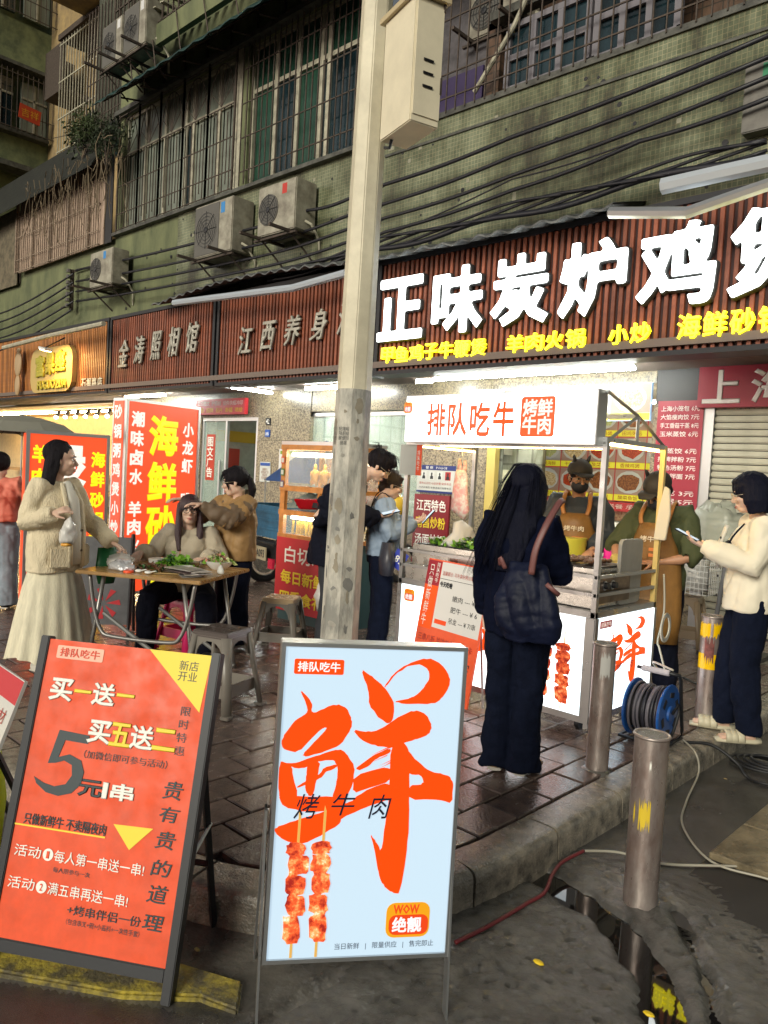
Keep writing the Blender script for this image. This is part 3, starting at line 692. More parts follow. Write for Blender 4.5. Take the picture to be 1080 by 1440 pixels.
# 上海... sign over the shutter, price board, door sign, wall boards
M_crim = mat('crimson_board', (.33,.025,.045), rough=.4); M_pkw = mat('pale_print', (.8,.72,.68), rough=.5)
t = thing('shutter_sign','crimson board with pale characters above the roller shutter','sign',(-3.40,YW-.14,2.43))
MB().bb(0,2.6,0,.1,0,.44).build('board', M_crim, t)
for i,c in enumerate('上海小笼包'): txt(t,c,.05+i*.5,.04,.40,.36,M_pkw,bold=.035,y=-.002)
t = thing('price_board','tall crimson price list board fixed to the granite pillar','sign',(-3.87,YW-.07,1.1))
MB().bb(0,.52,0,.04,0,1.42).build('board', M_crim, t)
rows = ['上海小笼包 6元','大馅瘦肉饺 7元','手工香菇干蒸 8元','玉米蒸饺 6元','','菜蒸饺 6元','招牌拌粉 7元','特色汤粉 7元','特色拌面 7元','','豆花 3元','白粥 5元','瘦肉粥 5元','红豆粥 5元']
for i,s in enumerate(rows):
    if s: txt(t,s,.04,1.30-i*.095,.44,.062,M_pkw,bold=.02,y=-.002,res=1)
t = thing('door_sign','small red sign with yellow and white print over the office door','sign',(-13.35,YW-.12,2.47))
MB().bb(0,1.62,0,.08,0,.30).build('board', M_red, t)
txt(t,'文印图文  护照相  证件快相冲印',.06,.17,1.5,.09,W_,res=1); txt(t,'广告  招牌  名片  条幅  喷绘',.06,.04,1.5,.09,Y_,res=1)
t = thing('notice_plate','small black house number plate on the granite wall','sign',(-11.2,YW-.03,2.28)); MB().bb(0,.13,0,.02,0,.12).build('plate', M_dark, t); txt(t,'42',.02,.02,.09,.08,W_,res=1)
t = thing('notice_plate','small blue plate under the black number plate','sign',(-11.2,YW-.03,2.06)); MB().bb(0,.13,0,.02,0,.13).build('plate', P_('blue_enamel','28509a'), t); txt(t,'出租',.02,.03,.09,.06,W_,res=1)
t = thing('notice_sheet','white notice with blue heading on the granite wall','sign',(-11.3,YW-.03,1.25)); MB().bb(0,.3,0,.01,0,.36).build('sheet', M_paper, t); rect(t,0.01,.29,.29,.345,P_('blue_print','2c4f96')); txt(t,'温馨提示\n请勿张贴广告\n违者必究\n物业管理处',.04,.05,.22,.2,P_('brown_print','8a5a3a'),res=1)
t = thing('notice_board','grey framed notice board beside the hot food case','sign',(-10.75,YW-.04,1.3)); MB().bb(0,.62,0,.03,0,.55).build('frame', M_alu, t); rect(t,.03,.59,.03,.44,M_paper); rect(t,.03,.59,.46,.52,P_('green_print','6f8f2f'))
t = thing('police_notice','white police notice with four portraits and blue band','sign',(-7.48,YW-.05,1.28)); MB().bb(0,.72,0,.02,0,.40).build('board', M_paper, t)
bl_ = P_('navy_print','27336e'); rect(t,0,.72,.33,.40,bl_); rect(t,0,.72,0,.03,bl_); txt(t,'警 察   POLICE',.16,.345,.4,.04,W_,res=1)
for i in range(4):
    rect(t,.08+i*.15,.18+i*.15,.19,.31,P_('portrait_back','cfd0cc') if i<3 else P_('portrait_red','a82a2a')); MB().prism([(.10+i*.15,.2),(.16+i*.15,.2),(.155+i*.15,.24),(.14+i*.15,.25),(.145+i*.15,.28),(.13+i*.15,.30),(.115+i*.15,.28),(.12+i*.15,.25),(.105+i*.15,.24)],-.004,-.003).build('portrait', K_, t)
txt(t,'警务公示栏 社区民警 联系电话',.05,.12,.6,.035,P_('red_print','b03a2a'),res=1); txt(t,'为人民服务 有事请拨打报警电话',.05,.06,.6,.03,K_,res=1)
t = thing('noodle_banner','dark red banner with noodle shop characters under the police notice','sign',(-7.5,YW-.06,.15)); MB().bb(0,.66,0,.03,0,1.10).build('board', mat('maroon_board',(.22,.012,.02),rough=.4), t)
for i,(s,m) in enumerate((('江西特色',W_),('南昌炒粉',Y_),('汤面炒饭',W_),('粥粉煲汤',W_))): txt(t,s,.05,.86-i*.25,.56,.17,m,bold=.02)
# food-picture boards
def dish(mb_list, x, z, r, rnd):
    n = 14; plate, food = mb_list
    plate.flat([(x+r*math.cos(2*math.pi*i/n), z+r*.8*math.sin(2*math.pi*i/n)) for i in range(n)], -.004)
    food.flat([(x+r*.82*(.85+.3*rnd.random())*math.cos(2*math.pi*i/n), z+r*.62*(.8+.35*rnd.random())*math.sin(2*math.pi*i/n)) for i in range(n)], -.006)
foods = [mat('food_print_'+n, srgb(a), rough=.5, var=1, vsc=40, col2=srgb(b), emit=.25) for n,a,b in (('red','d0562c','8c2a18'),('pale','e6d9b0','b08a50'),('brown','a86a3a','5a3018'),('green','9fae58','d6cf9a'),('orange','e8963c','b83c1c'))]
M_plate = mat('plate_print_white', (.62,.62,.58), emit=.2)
def menu(t, cols, rows_, w, h, back, strip, names, seed, lab=True):
    rnd = random.Random(seed); cw, ch = w/cols, h/rows_
    MB().bb(0,w,0,.03,0,h).build('board', back, t)
    for r in range(rows_):
        for c in range(cols):
            x0, z0 = c*cw+.01, r*ch+.01
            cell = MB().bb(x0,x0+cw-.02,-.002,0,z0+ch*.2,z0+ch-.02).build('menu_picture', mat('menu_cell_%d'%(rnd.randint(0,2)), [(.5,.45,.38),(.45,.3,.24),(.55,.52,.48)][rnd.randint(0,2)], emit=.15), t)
            pl, fd = MB(), MB(); dish((pl,fd), x0+cw/2-.01, z0+ch*.58, min(cw*.45,ch*.46), rnd)
            pl.build('plate_print', M_plate, cell, fix=False); fd.build('food_print', foods[rnd.randint(0,4)], cell, fix=False)
            rect(t, x0,x0+cw-.02,z0,z0+ch*.19,strip, y=-.001, name='price_strip')
            if lab: txt(t, names[(r*cols+c)%len(names)], x0+cw*.14, z0+ch*.03, cw*.66, ch*.13, P_('menu_red_print','b0281e'), y=-.004, res=1)
M_ystrip = mat('yellow_menu_strip', (.75,.68,.05), emit=.35, ecol=(.9,.85,.05)); names = ['猪肚鸡煲','白切鸡饭','砂锅海鲜','干炒牛河','酸菜鱼饭','香辣鸡煲','田鸡粥品','羊肉火锅']
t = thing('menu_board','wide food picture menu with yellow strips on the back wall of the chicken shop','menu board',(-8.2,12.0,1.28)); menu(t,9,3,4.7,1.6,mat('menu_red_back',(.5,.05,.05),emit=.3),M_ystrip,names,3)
txt(t,'本店食材新鲜 欢迎惠顾 外卖送餐 承接宴席 本店食材新鲜 欢迎惠顾',.1,-.13,4.4,.08,W_,y=-.004,res=1); rect(t,0,4.7,-.17,-.02,mat('menu_red_back',(.5,.05,.05)),y=0)
t = thing('lit_menu_box','lit menu box of food pictures across the top of the shop opening','menu board',(-6.55,YW-.04,2.30)); menu(t,5,1,2.58,.44,mat('menu_blue_back',(.25,.4,.6),emit=.8),M_ystrip,['潮汕卤水','海鲜砂锅粥','白灼虾','烤生蚝'],8)
# ------------------------------------------------------------------ tube lights and other fittings
M_tube = mat('fluorescent_tube', (1,1,1), emit=150, ecol=(.95,1,.93)); M_tubew = mat('warm_tube', (1,1,.9), emit=40, ecol=(1,.90,.62))
def tube(p0,p1,label,m=None,group='tube lights under the soffit'):
    t = thing('tube_light', label, 'light', p0, 0, group); d = V(p1)-V(p0)
    MB().loft([V((0,0,0)),d],.018,8).build('glow_tube', m or M_tube, t)
    MB().loft([V((0,0,.035)),d+V((0,0,.035))],(.03,.016),4).build('housing', M_white, t)
tube((-6.65,7.85,2.80),(-3.85,7.85,2.80),'long tube light right above the barbecue cart sign')
tube((-9.7,8.2,2.82),(-8.45,8.2,2.82),'tube light just left and right of the pole, under the second grey lettered fascia')
tube((-10.9,7.6,2.82),(-10.9,8.9-.45,2.82),'tube light running crosswise in front of the granite wall')
tube((-15.3,8.0,2.82),(-13.7,8.0,2.82),'tube light over the red seafood light box')
tube((-7.2,8.1,2.82),(-6.9,8.1,2.82),'short tube light beside the pole under the huge lettered fascia')
tube((-13.2,10.2,2.5),(-12.0,10.2,2.5),'tube light inside the small print office',group='tube lights inside the shops')
tube((-8.0,10.2,2.7),(-4.5,10.2,2.7),'tube light inside the chicken shop',M_tubew,group='tube lights inside the shops')
tube((-9.8,9.8,2.7),(-7.6,9.8,2.7),'tube light inside the glazed kitchen',group='tube lights inside the shops')
tube((-30,10,2.8),(-16,10,2.8),'warm tube light inside the fruit shop',mat('orange_tube',(1,.8,.5),emit=220,ecol=(1,.68,.30)),group='tube lights inside the shops')
t = thing('flood_lamp','small orange flood lamp shining on the fruit shop fascia','light',(-16.4,6.75,3.72)); MB().box((0,0,0),(.34,.16,.05),ry=.2).build('lamp_body', M_white, t)
MB().box((0,0,-.03),(.3,.12,.012),ry=.2).build('lamp_glass', mat('orange_flood',(1,.7,.3),emit=60,ecol=(1,.62,.2)), t); MB().loft([(0,0,.03),(0,.4,.3)],.015,5).build('bracket', M_dark, t)
L_ = bpy.data.lights.new('flood_light','AREA'); L_.energy = 12; L_.size = .3; L_.color = (1,.55,.16); lo = link(bpy.data.objects.new('flood_light',L_),t); lo.location = (0,.03,-.06); lo.rotation_euler = V((0,.45,-.8)).to_track_quat('-Z','Y').to_euler()
def roll(pts, y, r, label, m):
    t = thing('awning_arm', label, 'awning', WY(*pts[0],y), 0); b = V(WY(*pts[0],y)); MB().loft([V(WY(*p,y))-b for p in pts], r, 8).build('roller', m, t)
    if len(pts)>2: MB().ell(V(WY(*pts[1],y))-b,(.045,)*3).build('joint', M_alu, t)
M_sil = mat('silver_roller', (.55,.60,.66), rough=.35, metal=.4)
roll([(245,426),(412,405),(487,384)],6.9,.055,'folded silver awning box above the first grey lettered fascia',M_sil)
roll([(932,262),(1004,246),(1140,216)],6.7,.075,'round silver awning roller above the glowing white characters',M_sil)
roll([(858,299),(966,299),(1120,246)],6.75,.055,'dark folding awning arm near the top of the glowing characters',M_alu)
roll([(5,489),(70,472),(146,455)],6.9,.05,'cream awning roller above the fruit shop fascia',M_cream)
# corrugated awning sheet above the signs
mb = MB(); pts = [(213,428),(300,398),(370,382),(530,362),(720,322),(862,288)]; P3 = [V(WY(*p,6.95)) for p in pts]; X = [p.x for p in P3]
def zi(x):
    for a,b in zip(P3,P3[1:]):
        if a.x<=x<=b.x: return a.z+(b.z-a.z)*(x-a.x)/(b.x-a.x)
    return P3[-1].z
n = 150
for i in range(n+1):
    x = X[0]+(X[-1]-X[0])*i/n; w = .022*math.sin(i*1.35); z = zi(x); j = .05*noise.noise(V((x*2,0,0)))
    mb.v += [(x,6.95+j,z+w),(x,YU+.0,z+.22+w),(x,6.95+j,z+w-.02),(x,YU,z+.2+w)]
for i in range(n): a=i*4; mb.f += [(a,a+4,a+5,a+1),(a+2,a+3,a+7,a+6),(a,a+2,a+6,a+4)]
o = tag(mb.build('corrugated_awning', mat('corrugated_sheet',(.16,.17,.17),rough=.5,var=.8,vsc=6,metal=.3)), 'grimy corrugated sheet awning running along above the fascias', 'awning')
# wires along the facade and their rack
M_wire = mat('black_cable', (.012,.012,.018), rough=.5)
wires = [([(107,380),(360,320),(433,296),(492,279),(540,260),(720,193),(1100,42)],.025),([(107,396),(360,345),(490,303),(540,287),(720,220),(1100,72)],.023),
 ([(107,410),(360,362),(490,322),(540,307),(720,247),(1100,100)],.023),([(107,424),(360,378),(490,340),(540,327),(720,268),(900,199),(1100,130)],.023),([(540,332),(720,252),(900,196),(960,180)],.01)]
nm = ['topmost','second from the top','third from the top','fourth from the top','thin slack']
for k,(p,r) in enumerate(wires):
    P = [V(WY(*q,7.42)) for q in p]; Q = []
    for a,b in zip(P,P[1:]):
        for s in range(6): u=s/6; Q.append(a.lerp(b,u)+V((0,0,-.03*math.sin(math.pi*u))))
    Q.append(P[-1]); tag(MB().loft(Q,r,5).build('cable', M_wire, smooth=True), 'black cable crossing the mosaic wall, '+nm[k], 'cable', 'cables strung along the facade')
b = [V(WY(*q,7.35)) for q in [(380,392),(490,356),(540,343),(720,297),(900,250),(1100,200)]]
mb = MB()
for k in range(5):
    Q = []
    for a,c in zip(b,b[1:]):
        for s in range(10): u=s/10; p=a.lerp(c,u); Q.append(p+V((0,.03*math.cos(k*1.3+p.x*3),.035*math.sin(k*1.3+p.x*3)+.05*(k-2)*.6)))
    mb.loft(Q,.018 if k else .035,5)
tag(mb.build('cable_bundle', M_wire, smooth=True), 'thick bundle of twisted black cables just above the corrugated awning', 'cable')
for k,(a,c) in enumerate([((103,385),(-60,452)),((103,397),(-60,464)),((103,410),(-60,474)),((103,424),(-60,484)),((100,436),(-60,505))]):
    A,B = V(WY(*a,7.4)), V(WY(*c,7.2)); Q = [A.lerp(B,s/10)+V((0,0,-.25*math.sin(math.pi*s/10))) for s in range(11)]
    tag(MB().loft(Q,.02,5).build('cable', M_wire, smooth=True), 'black cable sagging left from the insulator rack, '+['highest','second','middle','fourth','lowest'][k], 'cable','cables sagging to the left')
rk = thing('insulator_rack','rusty cable rack with stacked insulators on the green wall','rack',WY(100,436,7.5)); rz_ = (WY(100,380,7.5)-WY(100,436,7.5)).z
MB().box((0,0,rz_/2),(.08,.06,rz_)).box((-.25,.0,.1),(.5,.03,.04)).box((.3,.1,rz_),(.9,.03,.03)).build('rack', M_rust, rk)
for i in range(7): MB().cyl((-.0,-.08,.05+i*rz_/7),(-.0,-.08,.12+i*rz_/7),.06,.05,8).build('insulator', mat('insulator',(.1,.09,.08),rough=.3), rk)
# AC condensers
M_acw = mat('ac_casing', (.36,.34,.27), rough=.55, var=.6, vsc=4, col2=(.16,.14,.11)); M_acg = mat('ac_grille', (.10,.095,.085), rough=.6)
def ac(x,y,z,w,h,d,label,badge='2f7fbf',side=.62,grp='air conditioners on the facade',fan=True,dark=False):
    t = thing('air_conditioner', label, 'air conditioner', (x,y,z), 0, grp)
    MB().bb(0,w,0,d,0,h).build('casing', M_acw, t, bevel=.015)
    cx, cz, r = w*side/2, h/2, min(w*side,h)*.43
    if dark: rect(t,.02,w*side,.03,h-.03,M_acg,y=-.001,name='front_mesh',t=.008)
    f = MB().cyl((cx,-.0,cz),(cx,-.012,cz),r,r,20).build('fan_recess', M_acg, t)
    g = MB()
    for k in range(1,6): g.loft([(cx+r*k/5.5*math.cos(q),-.022,cz+r*k/5.5*math.sin(q)) for q in [2*math.pi*i/18 for i in range(18)]],.004,3,close=True)
    for k in range(8): g.loft([(cx,-.022,cz),(cx+r*math.cos(k*math.pi/4),-.02,cz+r*math.sin(k*math.pi/4))],.004,3)
    g.ell((cx,-.024,cz),(.04,.01,.04)); g.build('fan_grille', M_dark, t)
    rect(t,w*side+.04,w*side+.04+.11,h*.74,h*.94,P_('badge_'+badge,badge),y=-.001,name='badge')
    b_ = MB(); b_.box((.1,d*.3,-.03),(.04,1.0,.04)).box((w-.1,d*.3,-.03),(.04,1.0,.04)).box((w/2,0,-.055),(w+.1,.04,.03))
    b_.loft([(.1,0,-.03),(.1,.5,-.4)],.018,4).loft([(w-.1,0,-.03),(w-.1,.5,-.4)],.018,4); b_.build('bracket', M_rust, t)
    MB().loft([(w,.2,.15),(w+.08,.25,.1),(w+.1,.4,-.1),(w+.02,d+.1,-.35)],.02,6).build('pipe', M_cream, t)
    return t
ac(-11.60,7.2,4.95,1.08,.86,.42,'boxy air conditioner with dark mesh front, left of the pair under the windows',side=.66,dark=True)
ac(-9.85,7.2,5.02,.90,.74,.40,'air conditioner with red mark, right of the pair under the windows','b8342c',side=.6)
ac(-15.45,7.2,4.94,.95,.70,.35,'small air conditioner beside the insulator rack',side=.55)
p1_, p2_ = WY(143,100,6.8), WY(173,80,6.75)
ac(p1_.x,6.8,p1_.z,.75,.78,.36,'upper air conditioner, left one hung on the barred balcony','cccccc',side=.7,dark=True)
ac(p2_.x,6.75,p2_.z,.78,.80,.36,'upper air conditioner, right one hung on the barred balcony','cccccc',side=.7,dark=True)
ac(-6.5,7.9,7.12,.9,.6,.3,'air conditioner hung behind the bars right of the pole box','cccccc',side=.6)
t = thing('junction_box','grey junction box high on the mosaic wall at the right edge','box',(-2.80,7.5,4.87)); MB().bb(0,.27,0,.15,0,.62).build('casing', mat('grey_box',(.18,.17,.15),rough=.5,var=.4), t, bevel=.01); rect(t,.16,.26,.45,.60,P_('green_label','2a7a55'))
# straggly plants on the dark lean-to
def bush(name,label,c,r,n,m,seed,cat='plant'):
    t = thing(name,label,cat,c); rnd = random.Random(seed); mb = MB()
    for i in range(n):
        d = V((rnd.gauss(0,1),rnd.gauss(0,1),rnd.gauss(0,1))); d = d.normalized()*(rnd.random()**.4); p = V((d.x*r[0],d.y*r[1],d.z*r[2]))*(.7+.5*noise.noise(d*3+V((seed,0,0))))
        a = V((rnd.uniform(-1,1),rnd.uniform(-1,1),rnd.uniform(-1,1))).normalized(); b = a.cross(V((rnd.random(),rnd.random(),1))).normalized(); s_ = rnd.uniform(.03,.07)
        mb.add([p,p+a*s_+b*s_*.4,p+a*s_*2,p+a*s_-b*s_*.4],[(0,1,2,3)])
    o = mb.build('foliage', m, t, fix=False); o['kind'] = 'stuff'
    st = MB()
    for i in range(9): q = V((rnd.uniform(-1,1)*r[0],rnd.uniform(-1,1)*r[1],rnd.uniform(-.6,1)*r[2])); st.loft([(0,0,-r[2]),q*.5,q],.008,4)
    st.build('stems', M_rust, t)
M_leaf = mat('dusty_leaf', (.07,.10,.035), rough=.6, var=.6, vsc=3)
bush('shrub','dusty green shrub growing on the dark lean-to roof',WY(118,185,7.3),(1.0,.4,.55),1500,M_leaf,4)
bush('shrub','dark sprawling shrub at the right end of the lean-to roof',WY(152,195,7.2),(.8,.4,.6),900,mat('dark_leaf',(.03,.045,.02),rough=.7),6)
t = thing('dead_vines','dry leafless vines hanging over the caged balcony','plant',WY(140,225,7.1)); mb = MB(); rnd = random.Random(2)
for i in range(60):
    p = V((rnd.uniform(-3.5,.9),rnd.uniform(-.1,.2),rnd.uniform(-.1,.4))); Q=[p]
    for k in range(6): p = p+V((rnd.uniform(-.15,.15),rnd.uniform(-.05,.05),rnd.uniform(-.4,.12))); Q.append(p.copy())
    mb.loft(Q,.008,3)
mb.build('stems', mat('dry_vine',(.16,.12,.075),rough=.9), t)
# ------------------------------------------------------------------ street pole with its box
M_pole = mat('cream_pole_paint', (.72,.66,.50), rough=.4, var=.25, vsc=3, col2=(.52,.47,.35), bump=.12, bs=50)
M_peel = mat('peeled_poster_residue', (.55,.52,.45), rough=.7, var=1, vsc=6, col2=(.24,.235,.21), bump=.8, bs=35, st=(1,1,.35), thr=(.4,.56))
px,py = -3.43,3.31
t = thing('lamp_post','cream eight-sided street pole with peeled posters and stickers','street pole',(px-.022,py-.021,0),R(20)); t.rotation_euler = (Matrix.Rotation(.007,3,V((-.688,.725,0)))@Matrix.Rotation(R(20),3,'Z')).to_euler()
def oct_(r,z): return [(r*math.cos(R(22.5+45*i)),r*math.sin(R(22.5+45*i)),z) for i in range(8)]
def shaft(z0,z1,r0,r1):
    mb = MB(); mb.v = oct_(r0,z0)+oct_(r1,z1); mb.f = [(i,(i+1)%8,(i+1)%8+8,i+8) for i in range(8)]+[tuple(range(8)),tuple(range(8,16))]; return mb
def pr_(z): return .118-.006*z/1.0*.9
shaft(0,6.5,pr_(0),pr_(6.5)).build('pole', M_pole, t, bevel=.006)
shaft(.15,2.02,pr_(.15)+.0022,pr_(2.02)+.0022).build('poster_residue', M_peel, t)
rnd = random.Random(5)
for i in range(44):       # torn scraps of posters on the faces that look to the street
    k = rnd.choice([4,5,5,6,6,7]); a = R(45*k+0); z = rnd.uniform(.35,2.0); w = rnd.uniform(.02,.07); h = rnd.uniform(.02,.12)
    r_ = pr_(z)*math.cos(R(22.5))+.004; n = V((math.cos(a),math.sin(a),0)); s_ = V((-n.y,n.x,0)); c = n*r_+V((0,0,z))
    poly = [c+s_*(w/2*math.cos(q)*rnd.uniform(.5,1.3))+V((0,0,h/2*math.sin(q)*rnd.uniform(.5,1.3))) for q in [2*math.pi*j/9 for j in range(9)]]
    MB().add(poly,[tuple(range(9))]).build('paper_scrap', rnd.choice([mat('pale_scrap',(.40,.38,.33),rough=.8,var=.4),mat('grey_scrap',(.22,.215,.2),rough=.8,var=.4),mat('tan_scrap',(.33,.29,.22),rough=.8,var=.4)]), t, fix=False)
MB().box((0,0,.01),(.36,.36,.03)).build('base_plate', M_kerb, t); 
for k,a in ((5,225),(6,270)):
    n = V((math.cos(R(a)),math.sin(R(a)),0)); rr = pr_(1.8)*.924+.005
    M_ = Matrix.Translation(n*rr+V((0,0,1.68)))@Matrix.Rotation(R(a+90),4,'Z')
    txt(t,'办证 刻章 电话\n开锁 通下水道\n搬家 维修空调\n出租 房屋',-.035,0,.07,.11,K_,M=M_,y=0,res=1)
# equipment box strapped to the pole
eb = thing('pole_box','cream metal equipment box with a gabled lid, strapped high on the pole','box',(-3.06,3.25,3.44),R(73))
h_ = .665
fr = MB(); fr.box((0,0,h_/2),(.185,.34,h_)).build('casing', mat('cream_box_paint',(.78,.70,.52),rough=.4,var=.15,vsc=4), eb, bevel=.006)
mb = MB(); lid = [(x_,y_,h_+z_) for x_,y_,z_ in [(-.115,-.20,0),(.115,-.20,0),(.115,.20,0),(-.115,.20,0),(-.115,-.20,.03),(.115,-.20,.03),(.115,.20,.03),(-.115,.20,.03),(0,-.20,.07),(0,.20,.07)]]
mb.add(lid,[(3,2,1,0),(0,1,5,8,4),(1,2,6,5),(2,3,7,9,6),(3,0,4,7),(4,8,9,7),(8,5,6,9)]).build('lid', mat('cream_lid',(.52,.42,.25),rough=.45), eb)
MB().bb(-.082,.087,-.177,-.17,.04,h_-.03).build('door', mat('cream_box_paint',(.78,.70,.52)), eb)
for z in (.2,.27,.34): MB().box((.0,-.18,z),(.06,.012,.012),rx=.5).build('vent_slot', M_dark, eb)
for z in (.18,.62): MB().bb(.083,.095,-.18,-.17,z,z+.09).build('hinge', M_rust, eb)
MB().bb(-.03,.03,.17,.22,.12,.15).bb(-.03,.03,.17,.22,.55,.58).build('strap', M_dark, eb)
MB().loft([(-.05,.1,0),(-.05,.12,-.04),(-.05,.18,-.02)],.01,5).build('cable_gland', M_dark, eb)
# ------------------------------------------------------------------ bollards
M_bol = mat('rusty_stainless', (.44,.38,.35), rough=.34, metal=.6, var=.7, vsc=12, col2=(.24,.17,.15), bump=.35, bs=18, st=(1,1,.4), rv=.12)
M_tapey = P_('yellow_reflective','e8b800',rough=.3)
def bollard(x,y,z,h,label,r=.062,tilt=(0,0)):
    t = thing('bollard', label, 'bollard', (x,y,z), 0, 'steel bollards along the kerb'); t.rotation_euler = (tilt[0],tilt[1],0)
    MB().cyl((0,0,-.04),(0,0,h),r,r,28).build('tube', M_bol, t, smooth='auto')
    MB().loft([(r*math.cos(q),r*math.sin(q),h) for q in [2*math.pi*i/24 for i in range(24)]],.007,6,close=True).build('rim', M_bol, t, smooth=True)
    MB().cyl((0,0,h-.004),(0,0,h+.002),r*.93,r*.93,24).build('filling', M_mud, t)
    mb = MB(); mb.loft([(0,0,-.03),(0,0,.006)],[r*2.1,r*1.15],16); o = mb.build('cement_patch', M_apron, t, smooth=True)
    for v in o.data.vertices: v.co.x += .02*noise.noise(v.co*30); v.co.y += .03*noise.noise(v.co*24+V((3,0,0)))
    return t
def wrapband(t,r,z0,z1,a0,a1,m,name='reflective_tape',jag=0,seed=1):
    rnd = random.Random(seed); n = 24; mb = MB()
    for i in range(n+1):
        a = R(a0+(a1-a0)*i/n); j0, j1 = (rnd.uniform(-jag,jag), rnd.uniform(-jag,jag)) if jag else (0,0)
        mb.v += [((r+.0015)*math.cos(a),(r+.0015)*math.sin(a),z0+j0),((r+.0015)*math.cos(a),(r+.0015)*math.sin(a),z1+j1)]
    for i in range(n): mb.f.append((2*i,2*i+2,2*i+3,2*i+1))
    mb.build(name, m, t, smooth=True, fix=False)
b1 = bollard(-1.915,3.79,0,.68,'bare rusty bollard on the kerb in front of the cart, grey paint smear on top',r=.059)
wrapband(b1,.059,.51,.63,-80,-30,mat('grey_smear',(.42,.41,.39),rough=.6),'paint_smear',.022,4)
b2_ = bollard(-1.255,2.93,RZ-.01,.70,'nearest bollard standing in the broken wet concrete with a yellow paint scrap',r=.066)
wrapband(b2_,.066,.36,.44,-92,-55,mat('yellow_scrap',(.7,.5,.03),rough=.5),'paint_scrap',.03,8); wrapband(b2_,.066,.37,.43,-112,-106,mat('yellow_scrap',(.7,.5,.03)),'paint_scrap',.02,9); wrapband(b2_,.066,.58,.61,-68,-62,W_,'paint_scrap',.01,3)
b3_ = bollard(-1.85,5.12,0,.71,'bollard wrapped with two yellow bands beside the woman in the cream jacket',r=.067)
wrapband(b3_,.067,.37,.47,-150,60,M_tapey); wrapband(b3_,.067,.58,.67,-150,-75,M_tapey,jag=.01); wrapband(b3_,.067,.59,.67,-60,60,M_tapey,jag=.02,seed=3); wrapband(b3_,.0672,.43,.56,-100,-50,mat('red_scuff',(.25,.07,.06),rough=.6,var=.6,vsc=30),'paint_scuff',.03,5)
# ------------------------------------------------------------------ cable reel and loose cables
rl = thing('cable_reel','blue cable reel wound with dark wire and a bent black stand','cable reel',(-1.95,4.50,0),R(2))
M_blue = mat('blue_plastic', (.015,.09,.33), rough=.3, spec=.5)
cz = .185
for s_ in (-.11,.10):
    MB().cyl((s_,0,cz),(s_+.016,0,cz),.172,.172,32).build('flange', M_blue, rl, bevel=.004)
MB().cyl((.116,0,cz),(.128,0,cz),.05,.045,16).build('hub', M_blue, rl, bevel=.004)
for k in range(6):
    a=R(60*k+20); MB().box((.118,.11*math.cos(a),cz+.11*math.sin(a)),(.004,.03,.055),rx=a).build('flange_slot', M_dark, rl)
Mc = [mat('wire_black',(.02,.02,.03),rough=.45),mat('wire_grey',(.12,.11,.13),rough=.45),mat('wire_brown',(.10,.05,.05),rough=.45)]
rnd = random.Random(3)
for k in range(15):
    x = -.088+k*.0125; rr = .145+rnd.uniform(-.012,.008); sk = rnd.uniform(-.012,.012)
    MB().loft([(x+sk*math.cos(q),rr*math.cos(q),cz+rr*math.sin(q)) for q in [2*math.pi*i/28 for i in range(28)]],.008,6,close=True).build('wire_turn', Mc[rnd.choice([0,0,0,1,1,2])], rl, smooth=True)
MB().cyl((-.1,0,cz),(.1,0,cz),.125,.125,20).build('core', M_black, rl)
MB().loft([(.15,-.13,.02),(.15,.12,.02),(.15,.13,.06),(.15,.05,.38),(.15,.02,.42),(.12,.0,.425),(-.1,0,.425)],.011,8).loft([(.15,-.13,.02),(-.13,-.13,.02),(-.13,.12,.02)],.011,8).build('stand', M_dark, rl, smooth=True)
MB().cyl((.1,0,.425),(-.07,0,.425),.019,.019,12).build('grip', mat('pale_grip',(.45,.42,.46),rough=.4), rl, bevel=.004)
MB().loft([(.13,.0,cz),(.16,.02,cz+.06),(.17,.0,cz+.01),(.16,-.04,cz-.09),(.14,-.03,cz-.13)],.01,6).build('wire_end', M_black, rl, smooth=True)
def curve_pts(P, n=8):
    P = [V(p) for p in P]; Q = []
    for i in range(len(P)-1):
        p0,p1,p2,p3 = P[max(i-1,0)],P[i],P[i+1],P[min(i+2,len(P)-1)]
        for s in range(n):
            t_=s/n; Q.append(.5*((2*p1)+(p2-p0)*t_+(2*p0-5*p1+4*p2-p3)*t_**2+(3*p1-p0-3*p2+p3)*t_**3))
    Q.append(P[-1]); return Q
def cable(P,r,m,label): return tag(MB().loft(curve_pts(P),r,6).build('cable', m, smooth=True), label, 'cable')
M_wc = mat('white_cable',(.40,.37,.30),rough=.45); M_rc = mat('red_cable',(.16,.015,.02),rough=.4)
g = lambda x,y,z=RZ,dz=.012: tuple(G(x,y,z)+V((0,0,dz)))
cable([tuple(G(960,1045,0)+V((0,0,.02))),tuple(G(978,1062,0)+V((0,0,.012))),g(982,1090,-.10),g(965,1130),g(960,1165),g(1000,1215),g(1080,1240),g(1140,1262)],.0055,M_wc,'white cable dropping from the kerb to the beige slabs')
cable([g(820,1212,RZ,.05),g(870,1208,RZ,.03),g(930,1218),g(1000,1221),g(1080,1222),g(1150,1218)],.006,M_wc,'white cable lying straight across the slabs behind the near bollard')
cable([g(640,1330),g(690,1305),g(740,1275),g(765,1262,RZ,.02),g(776,1240,RZ,.03),g(790,1225,RZ,.04),g(820,1212,RZ,.05)],.008,M_rc,'dark red cable running from the light box over the puddle')
cable([tuple(G(962,1047,0)+V((0,0,.012))),tuple(G(1000,1050,0)+V((0,0,.012))),g(1035,1075,-.07),g(1050,1095),g(1075,1105),g(1110,1108)],.010,M_black,'black cable going over the kerb towards the coil')
